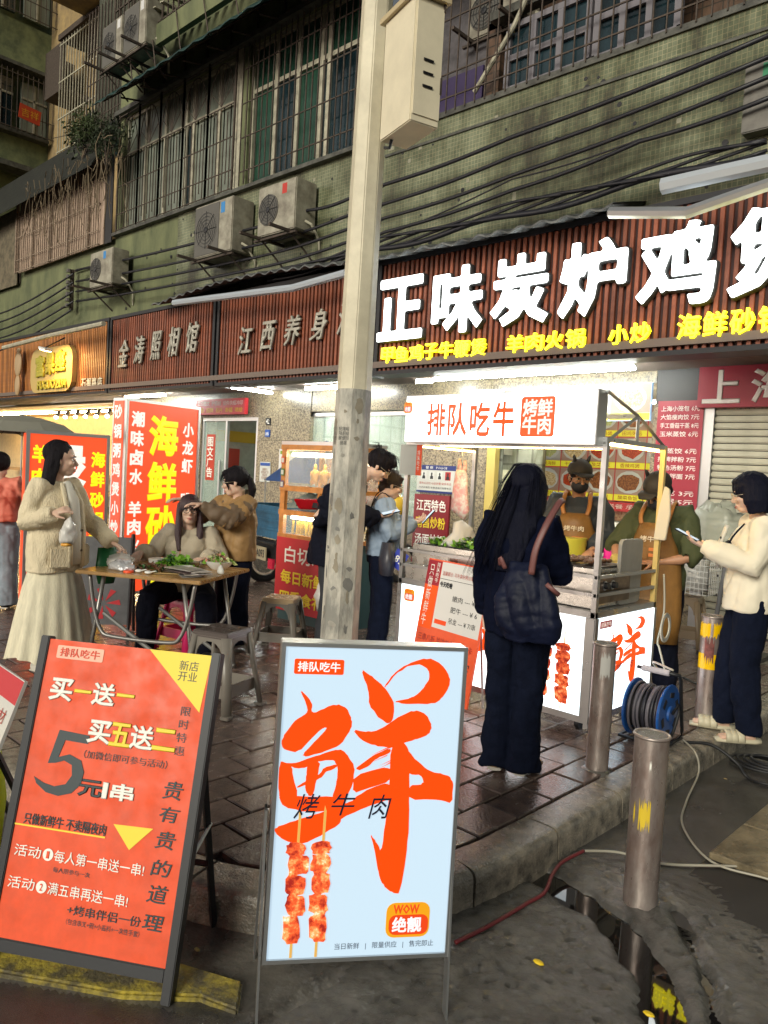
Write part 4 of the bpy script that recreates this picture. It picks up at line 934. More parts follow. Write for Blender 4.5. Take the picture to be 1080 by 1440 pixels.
for k in range(4):
    c = G(1068,1078,RZ); r_ = .17-.02*k
    tag(MB().loft([(c.x+r_*math.cos(q)+.02*k,c.y+.75*r_*math.sin(q),RZ+.015+.012*k) for q in [2*math.pi*i/26 for i in range(26)]],.009,6,close=True).build('cable_coil', M_black, smooth=True), 'black cable coil lying below the kerb, '+['outermost','second','third','innermost'][k]+' loop', 'cable', 'coiled black cable at the kerb foot')
cable([tuple(G(1050,1000,0)+V((0,0,.012))),tuple(G(1020,985,0)+V((0,0,.012))),tuple(G(960,955,0)+V((0,0,.012))),tuple(G(925,950,0)+V((0,0,.012)))],.008,M_black,'thin black cable on the sidewalk behind the banded bollard')
# ------------------------------------------------------------------ litter
for (x,y,c,lab,s_) in ((768,1205,'d9c43a','yellow leaf scrap floating near the puddle',.02),(757,1358,'e8c51e','yellow wrapper scrap on the wet concrete',.022),(912,1431,'e8c51e','yellow wrapper scrap at the bottom edge',.02),(345,1302,'8a7a50','tan pebble behind the light box foot',.018),(277,1340,'a89a5a','pale crumb on the yellow kerb strip',.014),(1020,1098,'8d7a55','tan crumb on the asphalt by the kerb',.012)):
    p = G(x,y,RZ); mb = MB(); mb.ell((0,0,0),(s_,s_*.6,s_*.3),seg=7,rings=4); o = mb.build('litter_scrap', P_('scrap_'+c,c)); o.location = p+V((0,0,.012)); tag(o,lab,'litter')
# ------------------------------------------------------------------ A-frame boards
ART = {'A': [(0.053, 0.834), (0.087, 0.805), (0.099, 0.785), (0.098, 0.76), (0.127, 0.769), (0.179, 0.791), (0.215, 0.777), (0.235, 0.741), (0.235, 0.714), (0.202, 0.661), (0.137, 0.637), (0.089, 0.624), (0.074, 0.63), (0.113, 0.67), (0.154, 0.714), (0.143, 0.717), (0.112, 0.691), (0.062, 0.636), (0.01, 0.648), (0.004, 0.681), (0.044, 0.736), (0.086, 0.762), (0.075, 0.795)],
'B1': [(0.002, 0.611), (0.025, 0.604), (0.045, 0.594), (0.053, 0.553), (0.07, 0.511), (0.059, 0.469), (0.024, 0.486), (0.005, 0.507)],
'B2': [(0.002, 0.611), (0.051, 0.603), (0.137, 0.633), (0.198, 0.65), (0.221, 0.638), (0.255, 0.595), (0.252, 0.54), (0.23, 0.493), (0.191, 0.476), (0.185, 0.502), (0.197, 0.548), (0.197, 0.595), (0.182, 0.615), (0.13, 0.61), (0.087, 0.59), (0.043, 0.59)],
'B3': [(0.095, 0.603), (0.138, 0.612), (0.132, 0.569), (0.122, 0.51), (0.114, 0.502), (0.101, 0.506), (0.09, 0.536), (0.093, 0.569)],
'B4': [(0.068, 0.536), (0.141, 0.574), (0.148, 0.591), (0.194, 0.603), (0.193, 0.591), (0.158, 0.578), (0.142, 0.557), (0.065, 0.527)],
'B5': [(0.005, 0.507), (0.066, 0.502), (0.189, 0.502), (0.23, 0.502), (0.228, 0.459), (0.104, 0.452), (0.025, 0.469)],
'B6': [(0.001, 0.407), (0.062, 0.427), (0.148, 0.451), (0.226, 0.48), (0.306, 0.501), (0.38, 0.492), (0.3, 0.467), (0.22, 0.434), (0.213, 0.412), (0.152, 0.379), (0.101, 0.355), (0.066, 0.358), (0.03, 0.369), (0.003, 0.39)],
'C1': [(0.252, 0.902), (0.292, 0.877), (0.335, 0.848), (0.365, 0.81), (0.375, 0.792), (0.374, 0.742), (0.356, 0.729), (0.323, 0.75), (0.288, 0.787), (0.283, 0.838)],
'C2': [(0.335, 0.846), (0.364, 0.887), (0.408, 0.919), (0.481, 0.943), (0.53, 0.923), (0.564, 0.881), (0.563, 0.85), (0.537, 0.81), (0.51, 0.794), (0.407, 0.793), (0.37, 0.8), (0.434, 0.812), (0.469, 0.839), (0.491, 0.874), (0.486, 0.904), (0.455, 0.92), (0.413, 0.913), (0.373, 0.888), (0.341, 0.844)],
'C3': [(0.237, 0.712), (0.294, 0.702), (0.339, 0.716), (0.391, 0.751), (0.445, 0.776), (0.489, 0.762), (0.512, 0.723), (0.502, 0.697), (0.452, 0.679), (0.415, 0.67), (0.379, 0.652), (0.315, 0.66), (0.268, 0.679)],
'C4': [(0.256, 0.589), (0.29, 0.613), (0.316, 0.632), (0.37, 0.654), (0.373, 0.639), (0.326, 0.621), (0.301, 0.596), (0.27, 0.583)],
'C5': [(0.25, 0.566), (0.374, 0.598), (0.379, 0.549), (0.305, 0.527), (0.253, 0.51)],
'C6': [(0.415, 0.67), (0.431, 0.648), (0.456, 0.622), (0.505, 0.584), (0.553, 0.572), (0.584, 0.565), (0.599, 0.543), (0.6, 0.476), (0.549, 0.49), (0.448, 0.489), (0.445, 0.536), (0.496, 0.539), (0.483, 0.569), (0.443, 0.57), (0.421, 0.588)],
'C7': [(0.219, 0.455), (0.278, 0.514), (0.379, 0.549), (0.382, 0.488), (0.307, 0.487)],
'C8': [(0.371, 0.673), (0.415, 0.674), (0.439, 0.64), (0.449, 0.483), (0.454, 0.362), (0.437, 0.192), (0.409, 0.195), (0.375, 0.22), (0.357, 0.259), (0.34, 0.329), (0.32, 0.385), (0.343, 0.359), (0.362, 0.324), (0.368, 0.398), (0.377, 0.467)]}
def art(parent, x0,z0,sx,sz,m,y=-.002,clipx=None):
    mb = MB(); rnd = random.Random(1)
    for i,k in enumerate(ART):
        P = ART[k]; Q = []
        P = [q for a,b in zip(P,P[1:]+P[:1]) for q in ((a[0]*.8+b[0]*.2,a[1]*.8+b[1]*.2),(a[0]*.2+b[0]*.8,a[1]*.2+b[1]*.8))]
        for a,b in zip(P,P[1:]+P[:1]):            # a little bristle roughness along every edge
            Q.append(a); Q.append(((a[0]+b[0])/2+rnd.uniform(-.0018,.0018),(a[1]+b[1])/2+rnd.uniform(-.0018,.0018)))
        mb.flat([(x0+u*sx,z0+v*sz) for u,v in Q], y-.00012*i)
    for i in range(26):
        u,v = rnd.uniform(.30,.38),rnd.uniform(.49,.64); mb.flat([(x0+u*sx,z0+v*sz),(x0+(u+.05)*sx,z0+(v+.02)*sz),(x0+(u+.052)*sx,z0+(v+.024)*sz)],y-.002-.00002*i)
    return mb.build('brush_character', m, parent, fix=False)
def meatmat(name,e):
    m = mat(name, srgb('e0582a'), rough=.5, var=1, vsc=30, col2=srgb('8f1d14'), thr=(.38,.52), emit=e)
    r = [n for n in m.node_tree.nodes if n.type=='VALTORGB'][0]; x = r.color_ramp.elements.new(.62); x.color = C4(srgb('f0a060')); x = r.color_ramp.elements.new(.72); x.color = C4(srgb('f8ead2')); return m
def skewer(parent,x,z0,z1,w,mm,ms,y=-.004,seed=1,tail=.09):
    rnd = random.Random(seed); s = MB(); L = z1-z0
    s.flat([(x-.004,z0-tail*.5),(x+.004,z0-tail*.5),(x+.006,z1+tail),(x,z1+tail*1.2),(x-.002,z1+tail)],y); s.build('skewer_stick', ms, parent, fix=False)
    k = 5; mb = MB(); cuts_ = [0,.28,.48,.68,.88,1.0]
    for i in range(k):
        a,b = z0+L*cuts_[i], z0+L*cuts_[i+1]; cx = x+rnd.uniform(-.006,.006); n = 16; hw = w/2*(.95 if i not in (0,1) else .82+.1*i); Q = []
        for j in range(n):
            q = 2*math.pi*j/n; c_,s_ = math.cos(q),math.sin(q); f = rnd.uniform(.86,1.12)
            Q.append((cx+hw*math.copysign(abs(c_)**.6,c_)*f-(.1*w*s_ if i<2 else 0), (a+b)/2+(b-a)*.53*math.copysign(abs(s_)**.6,s_)*f))
        mb.flat(Q,y-.001-.0003*i)
    mb.build('printed_meat', mm, parent, fix=False)
def badge(parent,x0,x1,z0,z1,y=-.002,e=0):
    mo = E_('badge_orange_lit','f04a18',e) if e else O_; mw = E_('badge_white_lit','ffffff',e) if e else W_; my = E_('badge_amber_lit','f4a61c',e) if e else P_('badge_amber','f4a61c')
    w,h = x1-x0,z1-z0
    MB().prism(rrect(x0,x1,z0,z1,h*.25),y-.001,y).build('printed_badge', my, parent); MB().prism(rrect(x0+.01*w/.15,x1-.004,z0+h*.08,z1-h*.35,h*.2),y-.002,y-.001).build('printed_badge', mo, parent)
    txt(parent,'WOW',x0+w*.15,z1-h*.32,w*.6,h*.28,mo,y=y-.0022,bold=.04,res=1); txt(parent,'绝靓',x0+w*.14,z0+h*.14,w*.68,h*.46,mw,y=y-.0024,bold=.04)
def logo(parent,x0,x1,z0,z1,mb_,mt,y=-.002):
    MB().prism(rrect(x0,x1,z0,z1,(z1-z0)*.12),y-.001,y).build('logo_patch', mb_, parent); w,h = x1-x0,z1-z0
    txt(parent,'排队吃牛',x0+w*.07,z0+h*.16,w*.86,h*.68,mt,y=y-.0018,bold=.025)
# --- orange board
t = thing('sandwich_board','orange A-frame board with a big black 5 and a yellow corner','sandwich board',(-2.256,1.078,RZ),.568)
tilt = Matrix.Rotation(-.263,4,'X')
def sub(name, parent, mesh_mb, m, rx, **k):
    o = mesh_mb.build(name, m, parent, **k); o.rotation_euler = (rx,0,0); return o
w_,b0,b1h = .603,.099,1.055
pn = sub('panel', t, MB().bb(-w_/2,w_/2,-.004,.012,b0,b1h), mat('orange_board_print',srgb('f0521f'),rough=.5,var=.22,vsc=9,bump=.12,bs=14,rv=.15), -.263)
fr = MB(); fr.bb(-w_/2-.032,-w_/2,-.012,.03,.0,b1h+.01).bb(w_/2,w_/2+.032,-.012,.03,.0,b1h+.01).bb(-w_/2,w_/2,-.010,.025,b0-.04,b0); sub('frame', t, fr, M_dark, -.263, bevel=.003)
rear = MB()
for s_ in (-1,1): rear.loft([(s_*.29,.245,.74),(s_*.29,.42,.0)],.014,4)
rear.loft([(-.29,.355,.26),(.29,.355,.26)],.012,4); rear.build('rear_leg', M_dark, t)
MB().loft([(.30,.10,.34),(.30,.33,.42)],.006,5).build('stay', M_alu, t)
u0 = -w_/2; v0 = b0
DK = P_('dark_print','23343a')
def T(s,x,z,w,h,m,**k): return txt(pn,s,u0+x,v0+z,w,h,m,y=-.0065,**k)
logo(pn,u0+.036,u0+.212,v0+.894,v0+.938,P_('pink_print','f6b8a0'),P_('logo_red','e0482a'),y=-.005)
MB().prism([(u0+.377,v0+.956),(u0+.603,v0+.956),(u0+.588,v0+.769)],-.0055,-.0045).build('yellow_corner', Y_, pn)
T('买',.034,.751,.09,.078,W_,bold=.05); T('一',.128,.786,.065,.012,Y_,bold=.05); T('送',.195,.751,.088,.078,W_,bold=.05); T('一',.286,.789,.066,.012,Y_,bold=.05)
T('买',.203,.629,.088,.078,W_,bold=.05); T('五',.285,.629,.078,.078,Y_,bold=.05); T('送',.358,.627,.088,.08,W_,bold=.05); T('二',.44,.634,.084,.072,Y_,bold=.05)
T('（加微信即可参与活动）',.205,.580,.30,.026,DK)
five = [(.079,.659),(.190,.652),(.188,.625),(.106,.628),(.092,.572),(.13,.585),(.175,.570),(.192,.535),(.188,.495),(.160,.464),(.115,.450),(.07,.456),(.03,.480),(.018,.500),(.055,.485),(.095,.478),(.135,.490),(.152,.520),(.145,.552),(.115,.563),(.085,.552),(.058,.548)]
MB().prism([(u0+.02+x*1.02,v0+z) for x,z in five],-.0065,-.0045).build('numeral', DK, pn)
T('元',.205,.460,.088,.055,DK,bold=.05); T('1',.292,.462,.022,.052,W_,bold=.07); T('串',.322,.462,.085,.054,W_,bold=.05)
T('只做新鲜牛 不卖隔夜肉',.03,.350,.30,.036,DK,bold=.02)
MB().prism([(u0,v0+.343),(u0+.33,v0+.343),(u0+.33,v0+.348),(u0,v0+.348)],-.006,-.0045).build('printed_rule', Y_, pn)
MB().prism([(u0+.352,v0+.39),(u0+.491,v0+.394),(u0+.42,v0+.32)],-.006,-.0045).build('printed_triangle', Y_, pn)
T('活动',.018,.250,.098,.036,W_,bold=.01); T('每人第一串送一串!',.165,.248,.318,.038,W_,bold=.01)
T('活动',.016,.152,.098,.036,W_,bold=.01); T('满五串再送一串!',.162,.150,.283,.038,W_,bold=.01)
for k,(x,z) in enumerate(((.141,.267),(.138,.168))):
    MB().flat([(u0+x+.019*math.cos(q),v0+z+.019*math.sin(q)) for q in [2*math.pi*j/20 for j in range(20)]],-.006).build('printed_disc', W_, pn, fix=False); txt(pn,str(k+1),u0+x-.005,v0+z-.011,.01,.022,O_,y=-.0075,bold=.02)
T('每人限参与一次',.168,.218,.132,.016,DK,res=1); T('+烤串伴侣一份',.243,.102,.255,.03,DK,bold=.01); T('（包含串叉+碗+小酱料+一次性手套）',.245,.073,.255,.018,DK,res=1)
T('新店\n开业',.494,.864,.068,.067,DK); T('限\n时\n特\n惠',.522,.627,.036,.155,DK,ls=1.3)
for c,z0,z1 in (('贵',.489,.546),('有',.419,.467),('贵',.338,.392),('的',.257,.306),('道',.178,.232),('理',.099,.144)): T(c,.504,z0,.070,z1-z0,DK,bold=.012,shear=.12)
# --- the light box with the huge brush character
t = thing('light_box','glowing pale blue light box on legs with a huge orange brush character','light box',(-1.544,1.614,RZ),.944)
w_,b0,h_ = .542,.212,.924; rx = -.045; SX,SZ = w_/.606, h_/.965
M_lb = mat('pale_blue_light_face', (.22,.27,.31), rough=.25, emit=.80, ecol=(.60,.78,.93), var=0); M_lo = E_('orange_light_face','ff4a06',.95); M_lk = mat('backlit_black_print',(.02,.02,.04),rough=.3); M_lw = E_('white_light_print','ffffff',.85)
def sub2(name, parent, mb, m, **k):
    o = mb.build(name, m, parent, **k); o.rotation_euler = (rx,.017,0); return o
sub2('casing', t, MB().bb(-w_/2-.012,w_/2+.012,.0,.07,b0-.012,b0+h_+.012), M_alu, bevel=.003)
fr = MB(); fr.bb(-w_/2-.012,-w_/2,-.012,0,b0-.012,b0+h_+.012).bb(w_/2,w_/2+.012,-.012,0,b0-.012,b0+h_+.012).bb(-w_/2,w_/2,-.012,0,b0+h_,b0+h_+.012).bb(-w_/2,w_/2,-.012,0,b0-.012,b0); sub2('frame', t, fr, M_alu)
fc = sub2('lit_face', t, MB().bb(-w_/2,w_/2,-.004,-.001,b0,b0+h_), M_lb)
for s_ in (-1,1):
    for y0_,y1_,n_ in ((-.02,.02,0),(.34,.38,0)):
        lg = MB(); xx = sorted((s_*(w_/2+.013),s_*(w_/2+.019)))
        P8 = [(x_,y_,z_) for x_ in xx for y_,z_ in ((y0_,0),(y1_,0),(.06,.66),(.02,.66))]
        lg.add(P8,[(0,1,2,3),(7,6,5,4),(0,4,5,1),(1,5,6,2),(2,6,7,3),(3,7,4,0)]).build('leg', M_alu, t)
u0 = -w_/2; v0 = b0
art(fc,u0,v0,SX,SZ,M_lo,y=-.0045)
logo(fc,u0+.031*SX,u0+.196*SX,v0+.88*SZ,v0+.927*SZ,M_lo,M_lw,y=-.0045)
for c,x,z,w,h in (('烤',.059,.434,.086,.077),('牛',.182,.443,.081,.069),('肉',.309,.432,.077,.076)): txt(fc,c,u0+x*SX,v0+z*SZ,w*SX,h*SZ,M_lk,y=-.0085,shear=.25,bold=.004)
mm = meatmat('backlit_meat_print',.75); ms = E_('backlit_stick','e8b45a',.8)
skewer(fc,u0+.079*SX,v0+.048,v0+.345,.062,mm,ms,y=-.0075,seed=3); skewer(fc,u0+.162*SX,v0+.048,v0+.347,.062,mm,ms,y=-.0075,seed=5)
badge(fc,u0+.394*SX,u0+.545*SX,v0+.053*SZ,v0+.163*SZ,y=-.0055,e=.8)
txt(fc,'当日新鲜   |   限量供应   |   售完即止',u0+.224*SX,v0+.018,.34*SX,.022,M_lk,y=-.006)
# --- price board leaning at the cart
t = thing('price_stand','red and white price board on a stand leaning at the cart front','sandwich board',(-3.18,3.93,0),-.178); rx=-.16; w_,b0,h_=.62,.06,.90
pn = sub('panel', t, MB().bb(-w_/2,w_/2,0,.012,b0,b0+h_), mat('orange_red_gloss',srgb('f0603a'),rough=.25,var=.15,vsc=5), rx)
MB().loft([(-.2,.18,.7),(-.2,.26,0)],.01,4).loft([(.2,.18,.7),(.2,.26,0)],.01,4).build('rear_leg', M_alu, t)
u0=-w_/2; v0=b0; M_wp = mat('glossy_white_print',(.7,.68,.66),rough=.2)
rect(pn,u0+.15,w_/2-.01,v0+.44,v0+.89,M_wp,y=0); rect(pn,u0+.002,u0+.145,v0+.72,v0+.89,P_('deep_red_print','a02030'),y=0); rect(pn,u0+.002,u0+.14,v0+.42,v0+.718,P_('bright_orange_print','ff5a14'),y=0)
vtxt(pn,'只做新鲜牛',u0+.03,v0+.44,.05,.42,W_,y=-.003); vtxt(pn,'排队吃牛',u0+.10,v0+.74,.035,.14,W_,y=-.003,res=1)
rect(pn,u0+.15,w_/2-.01,v0+.775,v0+.778,K_,y=-.002); txt(pn,'温馨提示: 可先拿好再点单取串',u0+.17,v0+.80,.36,.03,P_('red_print','b03a2a'),y=-.003,res=1); txt(pn,'今天吃啥',u0+.16,v0+.72,.13,.04,K_,y=-.003,bold=.05)
for i,s_ in enumerate(('嫩肉 --- ¥ 5','肥牛 --- ¥ 6','吊龙 --- ¥ 7/串')): txt(pn,s_,u0+.31,v0+.64-i*.075,.26,.04,K_,y=-.003)
rect(pn,u0+.17,u0+.29,v0+.47,v0+.50,O_,y=-.002); txt(pn,'三串八折 关注美食博主打卡',u0+.03,v0+.335,.55,.05,P_('dark_red_print','a83428'),y=-.003,bold=.02)
rect(pn,u0+.03,u0+.15,v0+.19,v0+.31,P_('bright_orange_print','ff5a14'),y=0); txt(pn,'不',u0+.06,v0+.21,.07,.08,W_,y=-.003); txt(pn,'限今日售完',u0+.18,v0+.19,.40,.09,K_,y=-.003,shear=.2)
# --- white board and lime bag at the left edge
t = thing('white_board','white board with a red top edge, cut off by the left side','sandwich board',(0,0,RZ),-.05); P1 = _C+_ray(35,958)*2.75; L1 = (P1.z-RZ)/math.cos(.35); t.location = (P1.x-math.sin(.05)*math.sin(.35)*L1, P1.y-math.cos(.05)*math.sin(.35)*L1, RZ); pn = sub('panel', t, MB().bb(-.6,0,0,.012,.1,L1), mat('white_board_print',(.6,.58,.55),rough=.5), -.35)
rect(pn,-.6,-.002,L1-.09,L1-.004,M_red,y=0); txt(pn,'新鲜食材',-.30,L1-.17,.26,.05,P_('red_print','b03a2a'),y=-.003); rect(pn,-.5,-.03,L1-.21,L1-.205,M_red,y=-.002)
MB().loft([(-.5,.24,.60),(-.5,.5,0)],.012,4).loft([(-.1,.24,.60),(-.1,.5,0)],.012,4).build('rear_leg', M_dark, t)
t = thing('lime_bag','lime yellow bag with black print at the left edge','bag',(0,0,RZ),.3); P2 = _C+_ray(-46,1118)*2.85; t.location = (P2.x,P2.y,0); mb = MB().loft([(0,0,0),(0,0,.2),(.01,0,.42),(0,0,.55)],[(.14,.06),(.16,.07),(.12,.05),(.04,.015)],14); mb.build('sack', P_('lime_plastic','c8d818',rough=.35), t, smooth=True); txt(t,'新鲜',-.05,.1,.12,.08,K_,y=-.08)
# ------------------------------------------------------------------ red standing light boxes
M_redlit = mat('lit_red_face', (.6,.06,.02), rough=.3, emit=.85, ecol=(1,.085,.022)); M_ylit = E_('lit_yellow_print','fdf01a',1.0); M_wlit = E_('lit_white_print','fff6e8',.95)
def redbox(a,b,z0,z1,dep,label):
    a,b = V(a),V(b); d = b-a; w = d.length; t = thing('light_box', label, 'light box', (a.x,a.y,0), math.atan2(d.y,d.x))
    MB().bb(0,w,.012,dep,z0,z1).build('casing', M_alu, t, bevel=.004)
    f = MB(); s_=.03; f.bb(0,w,-.012,.012,z1-s_,z1).bb(0,w,-.012,.012,z0,z0+s_).bb(0,s_,-.012,.012,z0+s_,z1-s_).bb(w-s_,w,-.012,.012,z0+s_,z1-s_); f.build('frame', M_alu, t)
    MB().bb(s_,w-s_,0,.011,z0+s_,z1-s_).build('lit_face', M_redlit, t); MB().bb(-.006,0,.03,dep-.03,z0+s_,z1-s_).build('lit_side', M_redlit, t)
    for x in (.08,w-.08): MB().bb(x-.02,x+.02,.05,dep-.05,0,z0).build('foot', M_dark, t)
    return t,w
t,w = redbox((-7.42,3.89),(-7.56,4.86),.10,2.15,.22,'tall glowing red light box with huge yellow seafood hotpot characters')
zz = [1.57,1.07,.60,.12]
for c,z in zip('海鲜砂锅',zz): txt(t,c,w*.30,z,w*.40,.44,M_ylit,y=-.002,bold=.05)
for c,z in zip('潮味卤水 羊肉火锅',[1.86,1.66,1.46,1.26,0,.92,.73,.54,.35]):
    if c!=' ': txt(t,c,w*.07,z,w*.17,.165,M_wlit,y=-.002,bold=.045)
for c,z in zip('小龙虾 跳跳蛙',[1.80,1.60,1.40,0,1.02,.82,.62]):
    if c!=' ': txt(t,c,w*.76,z,w*.16,.16,M_wlit,y=-.002,bold=.045)
sideM = Matrix.Rotation(R(-90),4,'Z')
for i,c in enumerate('砂锅粥鸡煲小炒卤味'): txt(t,c,-.18,1.93-i*.2,.13,.15,M_wlit,bold=.04,y=-.008,M=sideM)
t,w = redbox((-7.30,2.86),(-7.12,3.58),.10,1.74,.18,'shorter glowing red light box behind the woman in the cardigan')
for c,z in zip('羊肉火锅',[1.44,1.22,1.0,.78]): txt(t,c,w*.07,z,w*.18,.17,M_ylit,y=-.002,bold=.05)
for c,z in zip('煲鸡煲',[1.22,.75,.3]): txt(t,c,w*.3,z,w*.42,.42,M_wlit,y=-.002,bold=.06)
for c,z in zip('海鲜砂锅粥 精品',[1.42,1.23,1.03,.84,.65,0,.34,.15]):
    if c!=' ': txt(t,c,w*.77,z,w*.18,.155,M_ylit,y=-.002,bold=.05)
# ------------------------------------------------------------------ stools
def stool(x,y,z,rz,label,m,mt,h=.46,group='plastic stools'):
    t = thing('plastic_stool', label, 'stool', (x,y,z), rz, group); tw, bw = .135,.185
    MB().loft([(0,0,h-.045),(0,0,h-.005),(0,0,h)],[tw*1.02*1.36,tw*1.36,tw*1.28],4).xf(Matrix.Rotation(R(45),4,'Z')).build('seat', mt, t, bevel=.014)
    for sx in (-1,1):
        for sy in (-1,1):
            p0 = V((sx*tw*.86,sy*tw*.86,h-.03)); p1 = V((sx*bw,sy*bw,0)); MB().loft([p1,p1.lerp(p0,.5),p0],[(.034,.018),(.03,.018),(.036,.022)],8,ref=(sx,sy,0)).build('leg', m, t, smooth=True)
            MB().box((p1.x,p1.y,.012),(.06,.06,.02)).build('foot', m, t, bevel=.004)
    for k in range(4):
        M_ = Matrix.Rotation(R(90*k),4,'Z'); mb = MB(); yy = tw*.93; a = []
        out = [(-tw*.9,h-.03),(-tw*1.04,h-.2),(-tw*.80,h-.2)]; arch = [(tw*.72*math.cos(R(q)),h-.16+.10*math.sin(R(q))) for q in range(0,181,20)]
        poly = [(tw*.92,h-.03),(-tw*.92,h-.03),(-tw*1.0,h-.17)]+[(x_,z_) for x_,z_ in reversed(arch)]+[(tw*1.0,h-.17)]
        mb.prism(poly,-yy-.006,-yy+.004); mb.box((0,-(bw+tw)/2+.01,.145),(bw*1.75,.012,.075)); mb.xf(M_).build('apron', m, t)
    mb = MB(); rnd = random.Random(4)
    for i in range(30): mb.box((rnd.uniform(-.1,.1),rnd.uniform(-.1,.1),h+.001),(.03,.006,.004),rz=rnd.uniform(0,3))
    mb.build('seat_relief', mt, t)['kind'] = 'stuff'; return t
M_st = mat('grey_brown_plastic',(.20,.18,.155),rough=.35,var=.15,vsc=4); M_std = mat('dark_brown_plastic',(.07,.055,.05),rough=.3); M_stt = mat('tan_plastic',(.42,.30,.16),rough=.35)
stool(-3.98,2.79,0,R(20),'dark topped plastic stool nearest the orange board',M_st,M_std,.50)
stool(-4.92,4.02,0,R(35),'tan topped plastic stool in front of the hot food case',M_st,M_stt,.46)
stool(-2.95,7.45,0,R(10),'beige plastic stool carrying the wire basket',mat('beige_plastic',(.30,.22,.14),rough=.4),mat('beige_plastic',(.30,.22,.14)),.5)
pk = mat('pink_plastic',(.75,.03,.16),rough=.3)
stool(-5.42,3.46,0,R(10),'pink plastic stool under the seated woman',pk,pk,.42)
# ------------------------------------------------------------------ folding table with the food on it
tb = thing('folding_table','wooden folding table on grey tube legs spread with food and bags','table',(-4.90,2.93,0),R(30))
M_top = mat('oiled_wood_top',(.42,.24,.085),rough=.28,var=.4,vsc=4,st=(1,8,1),rv=.1); M_tube2 = mat('grey_tube',(.24,.23,.22),rough=.35,metal=.6)
MB().box((0,0,.735),(.94,.80,.025)).build('tabletop', M_top, tb, bevel=.006)
for s_ in (-1,1):
    MB().loft(curve_pts([(-.40,s_*.33,.72),(-.36,s_*.33,.5),(-.30,s_*.33,.34),(-.2,s_*.33,.30),(.2,s_*.33,.30),(.30,s_*.33,.34),(.36,s_*.33,.5),(.40,s_*.33,.72)],4),.014,8).build('support_hoop', M_tube2, tb, smooth=True)
    for q in (-1,1): MB().loft([(q*.30,s_*.31,.72),(q*.42,s_*.31,0)],.015,8).build('leg', M_tube2, tb, smooth=True)
    MB().loft([(-.30,s_*.30,.45),(.42,s_*.30,.02)],.015,8).build('brace', mat('dull_grey_tube',(.13,.13,.125),rough=.5), tb)
TM = Matrix.Translation((-4.90,2.93,0))@Matrix.Rotation(R(30),4,'Z')
def on(x,y,z=.748): return TM@V((x,y,z))
def crumple(name,label,cat,c,r,m,seed,amp=.35,parent=None,vox=.012):
    t = MB(); t.ell((0,0,0),r,seg=24,rings=16); me = t.mesh(name,m,smooth=False)
    for v in me.vertices:
        n = noise.fractal(V(v.co)*14+V((seed*3,0,0)),.8,2,3); v.co += v.co*amp*n
        if v.co.z < -r[2]*.55: v.co.z = -r[2]*.55
    me.polygons.foreach_set('use_smooth',[True]*len(me.polygons)); o = link(bpy.data.objects.new(name,me),parent); o.location = V(c)+V((0,0,r[2]*.55)); return tag(o,label,cat)
M_film = mat('white_plastic_film',(.62,.60,.57),rough=.25,bump=.8,bs=25,alpha=.93)
crumple('plastic_bag','crumpled pale plastic bag at the near left corner of the table','bag',on(-.36,-.05),(.13,.10,.06),M_film,1)
crumple('foil_pack','crinkled white foil pack beside the pale bag','bag',on(-.22,-.22),(.10,.07,.045),mat('foil',(.6,.6,.62),rough=.25,metal=.4,bump=1,bs=40),2,.5)
def leaves(name,label,c,r,n,cols,seed,ls=.03,cat='food',parent=None):
    rnd = random.Random(seed); root = thing(name,label,cat,c) if parent is None else parent
    for ci,m in enumerate(cols):
        mb = MB()
        for i in range(n//len(cols)):
            a = rnd.uniform(0,6.28); q = rnd.random()**.5; p = V((r[0]*q*math.cos(a),r[1]*q*math.sin(a),r[2]*rnd.random()*(1.1-q)))
            u = V((rnd.uniform(-1,1),rnd.uniform(-1,1),rnd.uniform(-.2,.9))).normalized(); s2 = u.cross(V((rnd.random(),rnd.random(),.3))).normalized(); l = ls*rnd.uniform(.6,1.4)
            mb.add([p,p+u*l*.5+s2*l*.45,p+u*l*1.1+V((0,0,-.2*l)),p+u*l*.5-s2*l*.45,p+u*l*.5+V((0,0,.15*l))],[(0,1,4),(1,2,4),(2,3,4),(3,0,4)])
        o = mb.build('leaf_pile', m, root, fix=False); o['kind'] = 'stuff'
    return root
M_let1 = mat('fresh_lettuce',(.16,.34,.03),rough=.4); M_let2 = mat('dark_lettuce',(.03,.11,.02),rough=.45); M_let3 = mat('pale_lettuce',(.5,.55,.25),rough=.4); M_pkm = mat('cooked_meat',(.20,.09,.05),rough=.35,var=.6,vsc=40)
leaves('lettuce_pile','bright green lettuce heap in the middle of the table',on(.02,.1),(.17,.12,.11),260,[M_let1,M_let1,M_let2],4,.045)
leaves('meat_plate','dark cooked meat and herbs beside the lettuce',on(-.05,-.08),(.16,.1,.05),160,[M_pkm,M_let2],6,.03)
b_ = thing('lettuce_bowl','white bowl piled with lettuce and pink ham','food',on(.30,.22)); MB().loft([(0,0,0),(0,0,.035),(0,0,.06)],[.05,.09,.105],20).build('bowl', M_white, b_, smooth='auto'); leaves('x','x',(0,0,.05),(.10,.09,.07),150,[M_let1,M_let3,mat('pink_ham',(.6,.25,.2),rough=.4)],8,.035,parent=b_)
for o_ in b_.children: 
    if o_.name.startswith('leaf_pile'): o_.location = (0,0,.05)
c_ = thing('steel_cup','small grey steel bowl beside the lettuce heap','bowl',on(.15,.1)); MB().loft([(0,0,0),(0,0,.03),(0,0,.055),(0,0,.05),(0,0,.012)],[.03,.05,.058,.052,.028],20).build('bowl', M_steel, c_, smooth='auto')
bx = thing('sauce_box','clear white sauce tub under the seated woman\'s hand','tub',on(-.17,.16)); MB().loft([(0,0,0),(0,0,.05)],[(.06,.045),(.07,.052)],16).build('tub', M_film, bx, smooth='auto')
